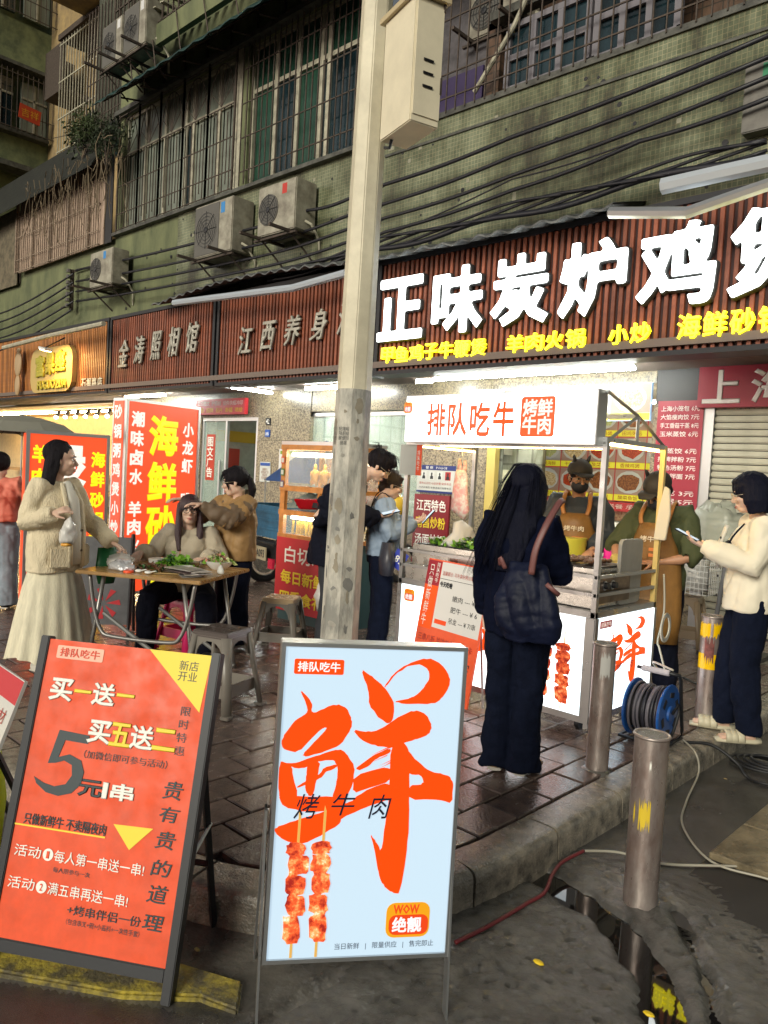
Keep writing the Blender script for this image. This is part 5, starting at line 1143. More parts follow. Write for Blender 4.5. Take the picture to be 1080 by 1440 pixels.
for i,(x,y) in enumerate(((-.06,-.27),(.03,-.30))):
    s_ = thing('spoon','white porcelain spoon lying at the front edge, '+('left' if i==0 else 'right')+' of the two','spoon',on(x,y)); MB().ell((0,0,.012),(.032,.024,.012)).loft([(.02,0,.015),(.08,.01,.03)],(.008,.004),6).build('bowl', M_white, s_, smooth=True)
pk_ = thing('printed_packets','flat pile of printed silver packets on the right of the table','packaging',on(.28,-.18)); rnd = random.Random(9)
for i in range(7): MB().box((rnd.uniform(-.06,.06),rnd.uniform(-.05,.05),.006+.006*i),(.26,.13,.004),rz=rnd.uniform(-.5,.5),rx=rnd.uniform(-.05,.05)).build('packet', [mat('silver_pack',(.45,.43,.42),rough=.3,metal=.3,var=.5,vsc=30),mat('dark_pack',(.12,.08,.08),rough=.3,var=.5,vsc=30),mat('white_pack',(.6,.55,.5),rough=.35,var=.4,vsc=40)][i%3], pk_)
crumple('paper_napkin','twisted white napkin at the right corner of the table','napkin',on(.42,.0),(.03,.02,.04),M_paper,7,.5)
MB_ = MB(); 
for i,(x,y,a,lab) in enumerate(((.12,-.26,.4,'pair of bamboo chopsticks lying across the front of the table'),(-.30,.15,-.8,'pair of chopsticks on the far left of the table'))):
    ch = thing('chopsticks',lab,'chopsticks',on(x,y),R(30)+a)
    for q in (0,.015): MB().loft([(-.11,q,.005),(.11,q*1.8,.006)],[.0028,.0016],5).build('stick', mat('bamboo_stick',(.5,.35,.15),rough=.6), ch)
bw = thing('small_bowl','small white bowl of dipping sauce right of the lettuce heap','bowl',on(.17,-.04)); MB().loft([(0,0,0),(0,0,.02),(0,0,.04),(0,0,.037),(0,0,.012)],[.025,.042,.052,.047,.028],20).build('bowl', M_white, bw, smooth='auto'); MB().cyl((0,0,.02),(0,0,.026),.04,.042,16).build('sauce', mat('red_sauce',(.25,.03,.01),rough=.1), bw)
crumple('tissue','crumpled white tissue near the seated woman on the table','tissue',on(.05,.30),(.04,.035,.025),M_paper,17,.5)
sk = thing('orange_lid','small orange lid near the front edge of the table','lid',on(-.12,-.30)); MB_.cyl((0,0,0),(0,0,.012),.035,.033,16).build('lid', O_, sk)
# big clear bag / grey board under table
t = thing('display_board','grey chalk board with a painted red flower standing behind the table','sandwich board',(-6.15,2.95,0),R(55)); 
pn = MB().bb(-.35,.35,0,.02,.12,.86).build('panel', mat('grey_board_face',(.13,.13,.14),rough=.4,var=.4,vsc=5), t); pn.rotation_euler = (-.12,0,0)
MB().loft([(-.33,-.01,0),(-.33,.1,.88)],.014,4).loft([(.33,-.01,0),(.33,.1,.88)],.014,4).loft([(.33,.14,.88),(.33,.4,0)],.014,4).build('frame', M_dark, t)
mb = MB()
for k in range(7): a=k*.9; mb.flat([(.12+.02*math.cos(a),.30+.02*math.sin(a)),(.12+.13*math.cos(a+.25),.30+.13*math.sin(a+.25)),(.12+.14*math.cos(a-.1),.30+.14*math.sin(a-.1))],-.003-.0002*k)
mb.build('painted_flower', P_('flower_red','b3212c'), pn, fix=False)
MB().flat([(-.2+.16*math.cos(q),.22+.1*math.sin(q)) for q in [2*math.pi*j/16 for j in range(16)]],-.002).build('painted_leaves', P_('leaf_print','6f7f4f'), pn, fix=False)
# ------------------------------------------------------------------ hot food case
hc = thing('hot_food_case','orange framed glass hot food case with hanging chicken over a red skirt','food case',(-6.12,4.9,0),0)
M_orf = mat('orange_frame',(.62,.25,.06),rough=.35,var=.4,vsc=8); M_cg = mat('case_glass',(.7,.72,.65),rough=.04,alpha=.22)
w_,d_ = .95,.55; fr = MB()
for x in (.035,w_-.035):
    for y in (.03,d_-.03): fr.box((x,y,1.28),(.07 if x<.1 and y<.1 else .04,.04,.92))
for z in (.84,1.08,1.32,1.73): fr.bb(.001,w_-.001,-.002,.04,z-.025,z+.025).bb(.0,.04,0,d_,z-.02,z+.02).bb(w_-.04,w_,0,d_,z-.02,z+.02)
fr.build('frame', M_orf, hc); MB().bb(0,w_,0,d_,1.755,1.79).build('roof', M_alu, hc)
MB().bb(.07,w_-.04,.008,.012,1.35,1.70).bb(.07,w_-.04,.008,.012,.86,1.06).build('pane', M_cg, hc)
MB().bb(.04,w_-.04,.02,d_,1.085,1.10).bb(.04,w_-.04,.02,d_,.82,.84).bb(.04,w_-.04,d_-.01,d_,.84,1.7).build('shelf', M_steel, hc)
MB().cyl((.12,.06,1.66),(w_-.1,.06,1.66),.02,.02,8).build('glow_tube', M_tubew, hc); MB().cyl((.12,.08,1.03),(w_-.1,.08,1.03),.016,.016,8).build('glow_tube', M_tubew, hc)
MB().bb(.012,w_,-.012,.0,.10,.83).build('skirt', mat('red_cloth_print',(.5,.02,.035),rough=.45), hc); MB().bb(.04,w_-.04,.02,d_-.02,.0,.82).build('base', mat('teal_base',(.03,.08,.09),rough=.5), hc)
txt(hc,'白切鸡',.15,.58,.62,.17,W_,y=-.015,bold=.02); txt(hc,'每日新鲜',.10,.37,.66,.14,Y_,y=-.015,bold=.04); txt(hc,'四季食补',.10,.17,.66,.14,Y_,y=-.015,bold=.04)
for i,z in enumerate((1.60,1.48,1.36)):
    rect(hc,.008,.062,z-.035,z+.035,[P_('sticker_red','c9573a'),P_('sticker_green','4f7a3a'),P_('sticker_violet','6a5570')][i],y=-.003,name='sticker'); rect(hc,.016,.054,z-.025,z+.02,M_paper,y=-.0045,name='sticker')
M_chk = mat('golden_chicken',(.75,.36,.04),rough=.3,var=.4,vsc=20,bump=.4,bs=60)
for i,x in enumerate((.44,.58,.72)):
    c_ = thing('roast_chicken','golden roast chicken hanging in the case, '+['left','middle','right'][i]+' one','food',(-6.12+x,4.98,1.40)); mb = MB(); mb.ell((0,0,.05),(.05,.045,.075)).ell((.0,0,.13),(.022,.02,.05)).ell((-.035,-.01,.0),(.02,.02,.045)).ell((.035,-.01,.0),(.02,.02,.045)).ell((.05,0,.07),(.015,.02,.04)).ell((-.05,0,.07),(.015,.02,.04)); remeshed(mb,'body',M_chk,c_,.008,2); MB().loft([(0,0,.17),(0,0,.27)],.003,4).build('hook', M_alu, c_)
c_ = thing('red_tray','shiny red tray with a label strip inside the food case','tray',(-6.0,4.93,1.13)); MB().loft([(.3,.1,0),(.3,.1,.10)],[(.22,.1),(.30,.13)],4).xf(Matrix.Rotation(0,4,'Z')).build('tray', mat('gloss_red',(.5,.01,.02),rough=.2), c_, bevel=.01); rect(c_,.12,.44,.02,.07,K_,y=-.005)
rnd = random.Random(5); ck = thing('skewer_rack','rows of yellow fried skewers under the lower lamp of the case','food',(-6.0,5.0,.85)); M_fry = mat('fried_yellow',(.7,.45,.06),rough=.4,var=.4,vsc=20)
for i in range(22): MB().box((.0+i*.033,.05*(i%2),.08),(.018,.018,.13),ry=rnd.uniform(-.15,.15)).build('fried_stick', M_fry, ck)
MB().bb(-.03,.75,-.06,.14,0,.012).build('rack', M_steel, ck)
# ------------------------------------------------------------------ blue cargo tricycle and its tarp
tc_ = thing('cargo_tricycle','blue cargo tricycle parked behind the girl in brown, number plate at the back','tricycle',(-8.25,6.0,0),R(-12)); M_tb = mat('tricycle_blue',(.03,.14,.26),rough=.45,var=.5,vsc=5)
MB().bb(0,1.25,0,1.6,.66,.70).bb(0,1.25,0,.03,.70,1.05).bb(0,.03,.03,1.6,.70,1.05).bb(1.22,1.25,.03,1.6,.70,1.05).build('cargo_bed', M_tb, tc_)
for z in (.76,.86,.96): MB().bb(.02,1.23,-.015,0,z,z+.03).build('bed_rib', M_tb, tc_)
MB().loft([(.1,-.02,.66),(.1,-.05,.6),(1.1,-.05,.6),(1.1,-.02,.66)],.02,6).build('bumper', M_dark, tc_)
MB().bb(.15,1.1,.05,.12,.36,.62).build('chassis', M_dark, tc_)
p_ = MB().box((.62,-.04,.46),(.46,.015,.16)).build('number_plate', mat('tan_plate',(.42,.36,.24),rough=.5), tc_); txt(p_,'9A4A093',.42,.41,.40,.10,K_,y=-.05,bold=.02)
for x in (.22,.98): MB().bb(x-.06,x+.06,-.045,-.01,.30,.42).build('tail_lamp', mat('red_lamp',(.5,.015,.05),rough=.2), tc_)
for x in (.02,1.22):
    w1 = MB().loft([(x,.35+.24*math.cos(q),.27+.24*math.sin(q)) for q in [2*math.pi*i/24 for i in range(24)]],.05,8,close=True).build('wheel', M_black, tc_, smooth=True); MB().cyl((x-.03,.35,.27),(x+.03,.35,.27),.16,.16,16).build('rim', M_steel, w1)
    MB().loft([(x,.35+.34*math.cos(q),.27+.34*math.sin(q)) for q in [R(a) for a in range(10,171,16)]],(.012,.09),4,ref=(1,0,0)).build('mudguard', M_dark, tc_)
MB().loft([(.6,1.9,.3),(.6,2.0,1.0),(.6,1.85,1.1)],.03,6).loft([(.35,1.9,1.1),(.85,1.9,1.1)],.02,6).build('handlebar', M_dark, tc_)
w1 = MB().loft([(.6,2.2+.24*math.cos(q),.27+.24*math.sin(q)) for q in [2*math.pi*i/24 for i in range(24)]],.05,8,close=True).build('wheel', M_black, tc_, smooth=True)
t = thing('blue_tarp','blue dripping tarp slung over the tricycle load','tarp',(-8.1,6.3,1.05),R(-12)); mb = MB(); mb.add([(-.15,0,.30),(1.3,-.05,.30),(1.3,.1,.82),(.85,.05,.70),(1.3,1,.5),(-.1,1,.35)],[(0,1,3),(1,2,3),(0,3,5),(3,4,5),(2,4,3)]); o=mb.build('sheet', mat('blue_tarp_cloth',(.02,.09,.30),rough=.4,var=.4,vsc=8), t, fix=False)
sm_ = o.modifiers.new('s','SOLIDIFY'); sm_.thickness=.01
MB().loft([(-.1,0,0),(-.1,0,.32)],.012,5).loft([(1.25,.1,-.1),(1.25,.1,.82)],.012,5).build('pole', M_alu, t)
crumple('load_sacks','green and grey sacks piled on the tricycle','bag',(-7.5,6.6,.72),(.4,.4,.30),mat('sacks',(.09,.14,.13),rough=.6,var=.8,vsc=9,col2=(.3,.3,.25)),5,.3)
# ------------------------------------------------------------------ the barbecue cart
ct = thing('barbecue_cart','stainless barbecue cart with a glowing white name sign and lit picture panels','food cart',(-3.80,4.20,0),0)
W2,D2,CZ = 1.60,.84,.76
M_cs = mat('cart_tube_steel',(.42,.42,.42),rough=.35,metal=.8,rv=.1)
post = lambda x,y,z0,z1,n='post': MB().bb(x-.016,x+.016,y-.016,y+.016,z0,z1).build(n, M_cs, ct)
post(.016,.016,.02,1.73); post(W2-.016,.016,.05,1.78); MB().bb(W2-.032,W2,D2-.032,D2,.05,1.80).build('post', mat('painted_glow_post',(.62,.45,.16),rough=.4), ct); post(.016,D2-.016,.05,1.80)  # rear right post: the yellow LED light on it is painted into its colour
MB().bb(0,W2,0,D2,CZ-.04,CZ).build('deck', M_cs, ct, bevel=.003)
rails = MB()
for z in (.86,.97): rails.bb(0,W2,.004,.022,z-.010,z+.010).bb(W2-.022,W2-.004,0,D2,z-.010,z+.010).bb(.004,.022,0,D2,z-.010,z+.010)
rails.build('guard_rail', M_cs, ct)
rf = MB(); rf.bb(.001,W2-.001,.002,.03,1.74,1.77).bb(W2-.03,W2-.002,.001,D2-.001,1.78,1.81).bb(.002,.03,.001,D2-.001,1.74,1.77).bb(.001,W2-.001,D2-.03,D2-.002,1.78,1.81)
for x in (.02,W2-.02): rf.loft([(x,0,2.08),(x,.42,1.97),(x,D2,1.80)],.013,4).loft([(x,.0,1.77),(x,.42,1.97)],.012,4).loft([(x,.42,1.97),(x,.42,1.79)],.012,4)
rf.bb(.02,W2-.02,.41,.43,1.955,1.985); rf.build('roof_frame', M_cs, ct)
M_strip = mat('warm_led_strip',(1,.85,.4),emit=60,ecol=(1,.60,.16))
st = MB(); st.bb(.3,W2-.05,.032,.04,1.735,1.748).bb(W2-.042,W2-.033,.05,D2-.05,1.765,1.777).bb(.033,.04,.05,D2-.05,1.73,1.74)
st.build('led_strip', M_strip, ct)
sg = MB().bb(.06,W2-.03,-.09,.03,1.755,2.085).build('sign_box', M_alu, ct, bevel=.004)
M_cw = mat('cart_white_lit',(.7,.75,.78),rough=.3,emit=3.6,ecol=(.93,.98,1.0)); M_co = E_('cart_orange_lit','ff5208',1.0)
f_ = MB().bb(.068,W2-.038,-.093,-.0902,1.763,2.077).build('lit_face', M_cw, ct); 
for i,c in enumerate('排队吃牛'): txt(ct,c,.27+i*.187,1.80,.165,.225,M_co,y=-.0945,bold=.03,res=2,name='lit_character')
badge(ct,.045,.125,1.96,2.04,y=-.094,e=.9)
MB().prism(rrect(1.045,1.29,1.80,2.05,.02),-.0955,-.094).build('logo_patch', M_co, ct); txt(ct,'烤鲜\n牛肉',1.06,1.815,.215,.22,M_wlit,y=-.0975,bold=.035,ls=.95)
# lower lit panels, front and side
def litpanel(x0,x1,z0,z1,M=None):
    mb = MB().bb(x0,x1,-.004,.02,z0,z1)
    if M: mb.xf(M)
    p = mb.build('lit_panel', M_pl, ct); return p
M_pl = mat('lit_panel_blue_white',(.7,.75,.78),rough=.3,var=1,vsc=2.5,col2=(.50,.76,.85),emit=2.4,thr=(.33,.55))
r = [n for n in M_pl.node_tree.nodes if n.type=='VALTORGB'][0]; r.color_ramp.elements[1].color=(.95,.98,1,1)
fpn = MB().bb(.04,W2-.06,-.004,.03,.12,.72).build('lit_panel', M_pl, ct); fr = MB().bb(0,.04,-.006,.04,.08,.72).bb(W2-.06,W2,-.006,.04,.08,.72).bb(.0,W2,-.005,.04,.08,.12).build('panel_frame', M_cs, ct)
badge(fpn,.07,.17,.60,.69,y=-.005,e=.9)
art(fpn,.62,.12,.9,.62,M_co,y=-.005); MB().bb(.30,.62,-.006,-.005,.25,.29).build('tagline_patch', M_cw, fpn); txt(fpn,'鲜牛现烤 专供店',.32,.255,.28,.025,K_,y=-.0075,res=1)
mm2 = meatmat('lit_meat_print',.9); ms2 = E_('lit_stick','d9a850',.8)
skewer(fpn,1.27,.19,.55,.11,mm2,ms2,y=-.0085,seed=3,tail=.07); skewer(fpn,1.41,.17,.54,.11,mm2,ms2,y=-.0085,seed=5,tail=.07)
SM = Matrix.Translation((W2,0,0))@Matrix.Rotation(R(90),4,'Z')
spn = MB().bb(.04,D2-.03,-.004,.02,.12,.72).xf(SM).build('lit_panel', M_pl, ct); MB().bb(.0,.04,-.006,.02,.08,.72).bb(D2-.03,D2,-.006,.02,.08,.72).bb(0,D2,-.005,.02,.08,.12).xf(SM).build('panel_frame', M_cs, ct)
o = art(spn,.16,.14,.92,.58,M_co,y=-.005); 
for v in o.data.vertices: v.co = SM@v.co
o = MB().prism([(.06,.655),(.21,.655),(.21,.70),(.06,.70)],-.006,-.005).xf(SM).build('logo_patch', P_('crimson_patch','c8281e'), spn); txt(spn,'排队吃牛',.07,.66,.13,.034,M_wlit,y=-.0075,M=SM,res=1)
txt(spn,'当日新鲜 | 限量供应',.08,.145,.22,.018,K_,y=-.006,M=SM,res=1); txt(spn,'烤牛肉',.30,.36,.24,.05,mat('blue_black_print',(.02,.05,.12)),y=-.0078,M=SM,shear=.2)
for x in (.12,W2-.12):
    for y in (.12,D2-.12): w1 = MB().cyl((x-.015,y,.04),(x+.015,y,.04),.04,.04,14).build('castor', M_black, ct); MB().bb(x-.02,x+.02,y-.02,y+.02,.05,.1).build('castor_fork', M_cs, w1)
# tray shelf on the left with greens, griddle on the right
hx = thing('steel_tray','stainless tray full of green leaves and raw meat on the cart\'s left end','tray',(-3.72,4.26,.99)); MB().bb(0,.58,0,.5,-.03,.01).bb(0,.58,-.01,0,-.12,.03).bb(.0,.02,0,.5,-.0,.03).build('tray', M_steel, hx); MB().bb(.02,.56,.02,.48,.01,.035).build('black_liner', M_black, hx)
leaves('x','x',(0,0,0),(.27,.2,.07),330,[M_let1,M_let2,M_let1],14,.05,parent=hx)
leaves('x','x',(0,0,0),(.22,.12,.08),140,[M_pkm,mat('raw_beef',(.22,.05,.04),rough=.4)],15,.03,parent=hx)
for o_ in hx.children:
    if o_.name.startswith('leaf_pile'): o_.location = (.28,.22,.03)
MB().bb(0.02,.60,.02,.52,CZ,CZ+.09).bb(.04,.58,.05,.5,CZ+.09,.86).build('under_box', M_steel, ct)
gr = thing('gas_griddle','stainless gas griddle with two knobs and rows of beef skewers','griddle',(-2.98,4.28,.765))
MB().bb(0,.72,0,.46,.0,.24).build('body', M_steel, gr, bevel=.006); MB().bb(.0,.72,-.02,.0,.19,.245).build('front_lip', M_steel, gr)
MB().bb(.02,.70,.02,.44,.241,.252).build('hot_plate', mat('hot_plate',(.04,.03,.025),rough=.3,metal=.5), gr)
MB().bb(.72,.735,.02,.44,.03,.2).build('end_plate', mat('heat_stained_steel',(.30,.22,.16),rough=.35,metal=.8,var=.6,vsc=6), gr)
for y in (.1,.2):
    k_ = MB().cyl((.735,y,.14),(.765,y,.14),.022,.02,14).build('knob', M_dark, gr); MB().cyl((.736,y,.14),(.74,y,.14),.03,.03,14).build('dial', M_alu, k_)
rnd = random.Random(12)
M_beef = mat('grilled_beef',(.20,.085,.035),rough=.35,var=.8,vsc=60,col2=(.07,.03,.015),bump=.6,bs=90)
ms_ = MB().loft([(0,-.24,.0),(0,.2,.0)],.003,5).mesh('stick', mat('bamboo_stick',(.5,.35,.15),rough=.6))
mmm = MB()
for k in range(5): mmm.ell((random.uniform(-.003,.003),-.12+k*.055,.004),(.017,.028,.014),seg=8,rings=6)
mmm = mmm.mesh('beef_cubes', M_beef, smooth=True)
for i in range(17):
    s_ = thing('beef_skewer',['first','second','third','fourth','fifth','sixth','seventh','eighth','ninth','tenth','eleventh','twelfth','thirteenth','fourteenth','fifteenth','sixteenth','last'][i]+' grilled beef skewer counted from the left on the griddle','skewer',(-2.92+i*.036,4.52+rnd.uniform(-.03,.03),1.035),rnd.uniform(-.12,.12),'skewers on the griddle'); inst('stick',ms_,s_); inst('beef_cubes',mmm,s_)
t = thing('grey_board_plate','pale grey cutting board standing upright at the cart\'s right end','board',(-2.26,4.58,.765),R(90)); MB().prism(rrect(0,.30,0,.42,.04),-.012,.012).build('board', mat('pale_board',(.33,.32,.29),rough=.5,var=.2), t)
t = thing('yellow_tub','yellow food tub behind the griddle','tub',(-2.95,5.15,1.0)); MB().loft([(0,0,-.25),(0,0,.12)],[.10,.13],20).build('tub', mat('yellow_tub_plastic',(.5,.46,.05),rough=.4), t, smooth='auto')
t = thing('pink_bag','hot pink plastic bag hanging between the two cooks','bag',(-2.66,5.28,.80)); o=crumple('x','x','x',(0,0,0),(.08,.06,.18),mat('hot_pink_film',(.8,.02,.30),rough=.25),9,.3,parent=t); o.name='film'
for k in ('label','category'):
    if k in o: del o[k]
# QR-card left out: plain card; hanging bags, balloon, cables
t = thing('payment_card','small white card with an orange strip hung on the cart\'s left post','sign',(-3.80,4.17,1.52)); MB().bb(-.02,.19,-.006,0,0,.22).build('card', M_paper, t); rect(t,.14,.19,0,.22,O_,y=-.007); vtxt(t,'排队吃牛',.15,.03,.025,.15,W_,y=-.009,res=1)
t = thing('hanging_bags','bunch of pink printed white bags hung from the cart frame','bag',(-3.47,4.45,1.20)); mb = MB(); mb.loft([(-.02,0,.46),(-.02,0,.41),(-.01,0,.36)],[(.012,.006),(.02,.01),(.03,.012)],8,ref=(0,1,0)).loft([(.03,0,.45),(.03,0,.41),(.02,0,.36)],[(.012,.006),(.02,.01),(.03,.012)],8,ref=(0,1,0)).loft([(0,0,.38),(0,0,.33),(0,0,.2),(.01,0,.09),(-.01,0,.05)],[(.045,.015),(.058,.02),(.07,.03),(.085,.035),(.075,.012)],14,ref=(0,1,0)); mb.build('bag_bunch', mat('pink_print_film',(.70,.33,.32),rough=.4,var=1,vsc=26,col2=(.72,.64,.58),thr=(.42,.56)), t, smooth=True)
mb = MB(); 
mb.loft([(.0,0,.0),(.02,.02,-.06),(.02,.03,-.14),(0,.02,-.2)],[(.03,.02),(.1,.05),(.17,.08),(.19,.08)],14); o=mb.build('white_bag', M_film, t, smooth=True)
for v in o.data.vertices: v.co += V((.02*noise.noise(v.co*20),.02*noise.noise(v.co*23+V((2,0,0))),0))
MB().loft([(0,0,.48),(.0,0,.56)],.004,4).build('hook', M_alu, t)
t = thing('yellow_balloon','small yellow balloon bobbing behind the woman in pale blue','balloon',tuple(WY(558,711,5.4))); MB().ell((0,0,0),(.085,.085,.11),seg=20,rings=14).loft([(0,0,-.11),(.01,0,-.14)],[.012,.006],6).build('balloon', mat('balloon_yellow',(.75,.5,.05),rough=.25), t, smooth=True); MB().loft([(0,0,-.14),(.05,0,-.35)],.002,3).build('string', M_white, t)
P = [V(G(905,800,1.0))]; 
pb = V((-2.17,5.06,0))
cable([pb+V((0,0,.95)),pb+V((.02,0,.7)),pb+V((.0,-.02,.5)),pb+V((.03,-.05,.45)),pb+V((.10,-.1,.30)),pb+V((.08,-.25,.40)),tuple(V((-1.88,4.62,.42)))],.007,M_wc,'white power cable hanging from the cart\'s rear post to the reel')
for k in range(3): tag(MB().loft([(pb.x+.06,pb.y-.05+ (.058+.007*k)*math.cos(q),.60+(.075+.01*k)*math.sin(q)) for q in [2*math.pi*i/24 for i in range(24)]],.006,6,close=True).build('cable_coil', [M_wc,mat('grey_cable',(.35,.38,.42)),M_wc][k], smooth=True),'cable loop hanging on the cart post, '+['inner white','middle grey','outer white'][k],'cable','cable loops on the cart post')
# wire basket on the far stool and the trolley handle
t = thing('wire_basket','white wire basket of bags marked 2, standing on the beige stool','basket',(-3.15,7.2,.55),R(0)); mb = MB()
for i in range(13):
    mb.box((i*.04,0,.17),(.005,.005,.34)).box((i*.04,.36,.17),(.005,.005,.34))
for i in range(9): mb.box((0,i*.045,.17),(.005,.005,.34)).box((.48,i*.045,.17),(.005,.005,.34))
for i in range(7): z=.01+i*.054; mb.box((.24,0,z),(.48,.006,.006)).box((.24,.36,z),(.48,.006,.006)).box((0,.18,z),(.006,.36,.006)).box((.48,.18,z),(.006,.36,.006))
mb.build('wire_mesh', M_white, t); rect(t,.18,.29,.12,.26,M_paper,y=-.004); txt(t,'2',.21,.14,.05,.09,K_,y=-.007,bold=.03); rect(t,.02,.10,.20,.28,K_,y=-.004,name='label_card')
crumple('packed_bags','white plastic bags stuffed in the wire basket','bag',(-2.91,7.38,.57),(.2,.15,.2),M_film,11,.3)
t = thing('hand_trolley','grey tube trolley handle standing left of the woman in the cream jacket','trolley',(-2.55,7.2,0)); MB().loft(curve_pts([(-.05,0,0),(-.0,0,.6),(.05,0,1.0),(.1,.0,1.08),(.25,0,1.08),(.32,0,1.02)],5),.022,8).loft([(.32,0,1.02),(.30,0,0)],.022,8).build('handle', mat('grey_trolley',(.16,.16,.17),rough=.4), t, smooth=True); MB().bb(-.1,.4,-.2,.3,.04,.08).build('platform', M_dark, t)
o = crumple('clear_sack','big clear plastic sack slumped over the trolley','bag',(-2.7,7.45,.95),(.28,.2,.3),mat('clear_sack_film',(.42,.44,.36),rough=.2,alpha=.55,bump=1,bs=20),13,.3)
# ------------------------------------------------------------------ people
M_skin = mat('skin', (.68,.45,.34), rough=.5, var=.12, vsc=30, bump=.05, bs=200)
for m_ in (M_skin,): 
    b_ = m_.node_tree.nodes['Principled BSDF']; b_.inputs['Subsurface Weight'].default_value = .15; b_.inputs['Subsurface Scale'].default_value = .01
M_hair = mat('black_hair', (.010,.008,.011), rough=.55, bump=.8, bs=60, st=(6,6,.35), spec=.12)
M_eye = mat('eye_white', (.6,.58,.55), rough=.2); M_iris = mat('dark_iris', (.015,.01,.008), rough=.1); M_lip = mat('lips', (.42,.13,.11), rough=.4); M_brow = mat('brow', (.03,.022,.02), rough=.7)
SK = dict(pel=(0,0,.88), waist=(-.005,0,1.0), chest=(.0,0,1.2), neck=(-.015,0,1.335), head=(.02,0,1.50),
  shL=(-.01,.165,1.305), elL=(-.03,.21,1.05), wrL=(.06,.22,.83), shR=(-.01,-.165,1.305), elR=(-.03,-.21,1.05), wrR=(.06,-.22,.83),
  hipL=(0,.085,.86), knL=(.02,.09,.47), anL=(-.01,.095,.075), hipR=(0,-.085,.86), knR=(.02,-.09,.47), anR=(-.01,-.095,.075), toL=(.15,.12,.03), toR=(.15,-.12,.03))
def hand(mb, w, d, n, side, curl=.5, s=1.0, spread=.10):
    """palm and five fingers; d towards the fingers, n out of the palm, side +1 thumb to n x d"""
    d = V(d).normalized(); n = V(n); n = (n-d*n.dot(d)).normalized(); a = n.cross(d)*side; w = V(w)
    L = .085*s
    mb.loft([w-d*.01,w+d*L*.35,w+d*L*.95,w+d*L*1.05],[(.024*s,.019*s),(.034*s,.017*s),(.040*s,.014*s),(.034*s,.010*s)],10,ref=n)
    for i,(off,ln) in enumerate(((.031,.070),(.0105,.080),(-.0105,.075),(-.031,.058))):
        p = w+d*L*.9+a*off*s; ln *= s; q = [p-d*.015]; ang = 0
        dirf = (d+a*off*spread*18).normalized(); c = curl*(1+.12*i)
        for k,seg in enumerate((.42,.32,.26)):
            ang += c*(.5+.25*k); v = dirf*math.cos(ang)+n*math.sin(ang); p = p+v*ln*seg; q.append(p)
        mb.loft(q,[.0098*s,.0096*s,.0088*s,.0068*s],7)
    p = w+d*.018*s+a*.024*s; v = (a*.8+d*.55+n*.35).normalized(); v2 = (a*.25+d*.85+n*(.35+curl*.3)).normalized()
    mb.loft([p-v*.01,p+v*.032*s,p+v*.032*s+v2*.028*s,p+v*.032*s+v2*.05*s],[.013*s,.0115*s,.0102*s,.0075*s],7)
def HM(head,yaw,pitch,roll=0):
    return Matrix.Translation(head)@Matrix.Rotation(R(yaw),4,'Z')@Matrix.Rotation(R(pitch),4,'Y')@Matrix.Rotation(R(roll),4,'X')
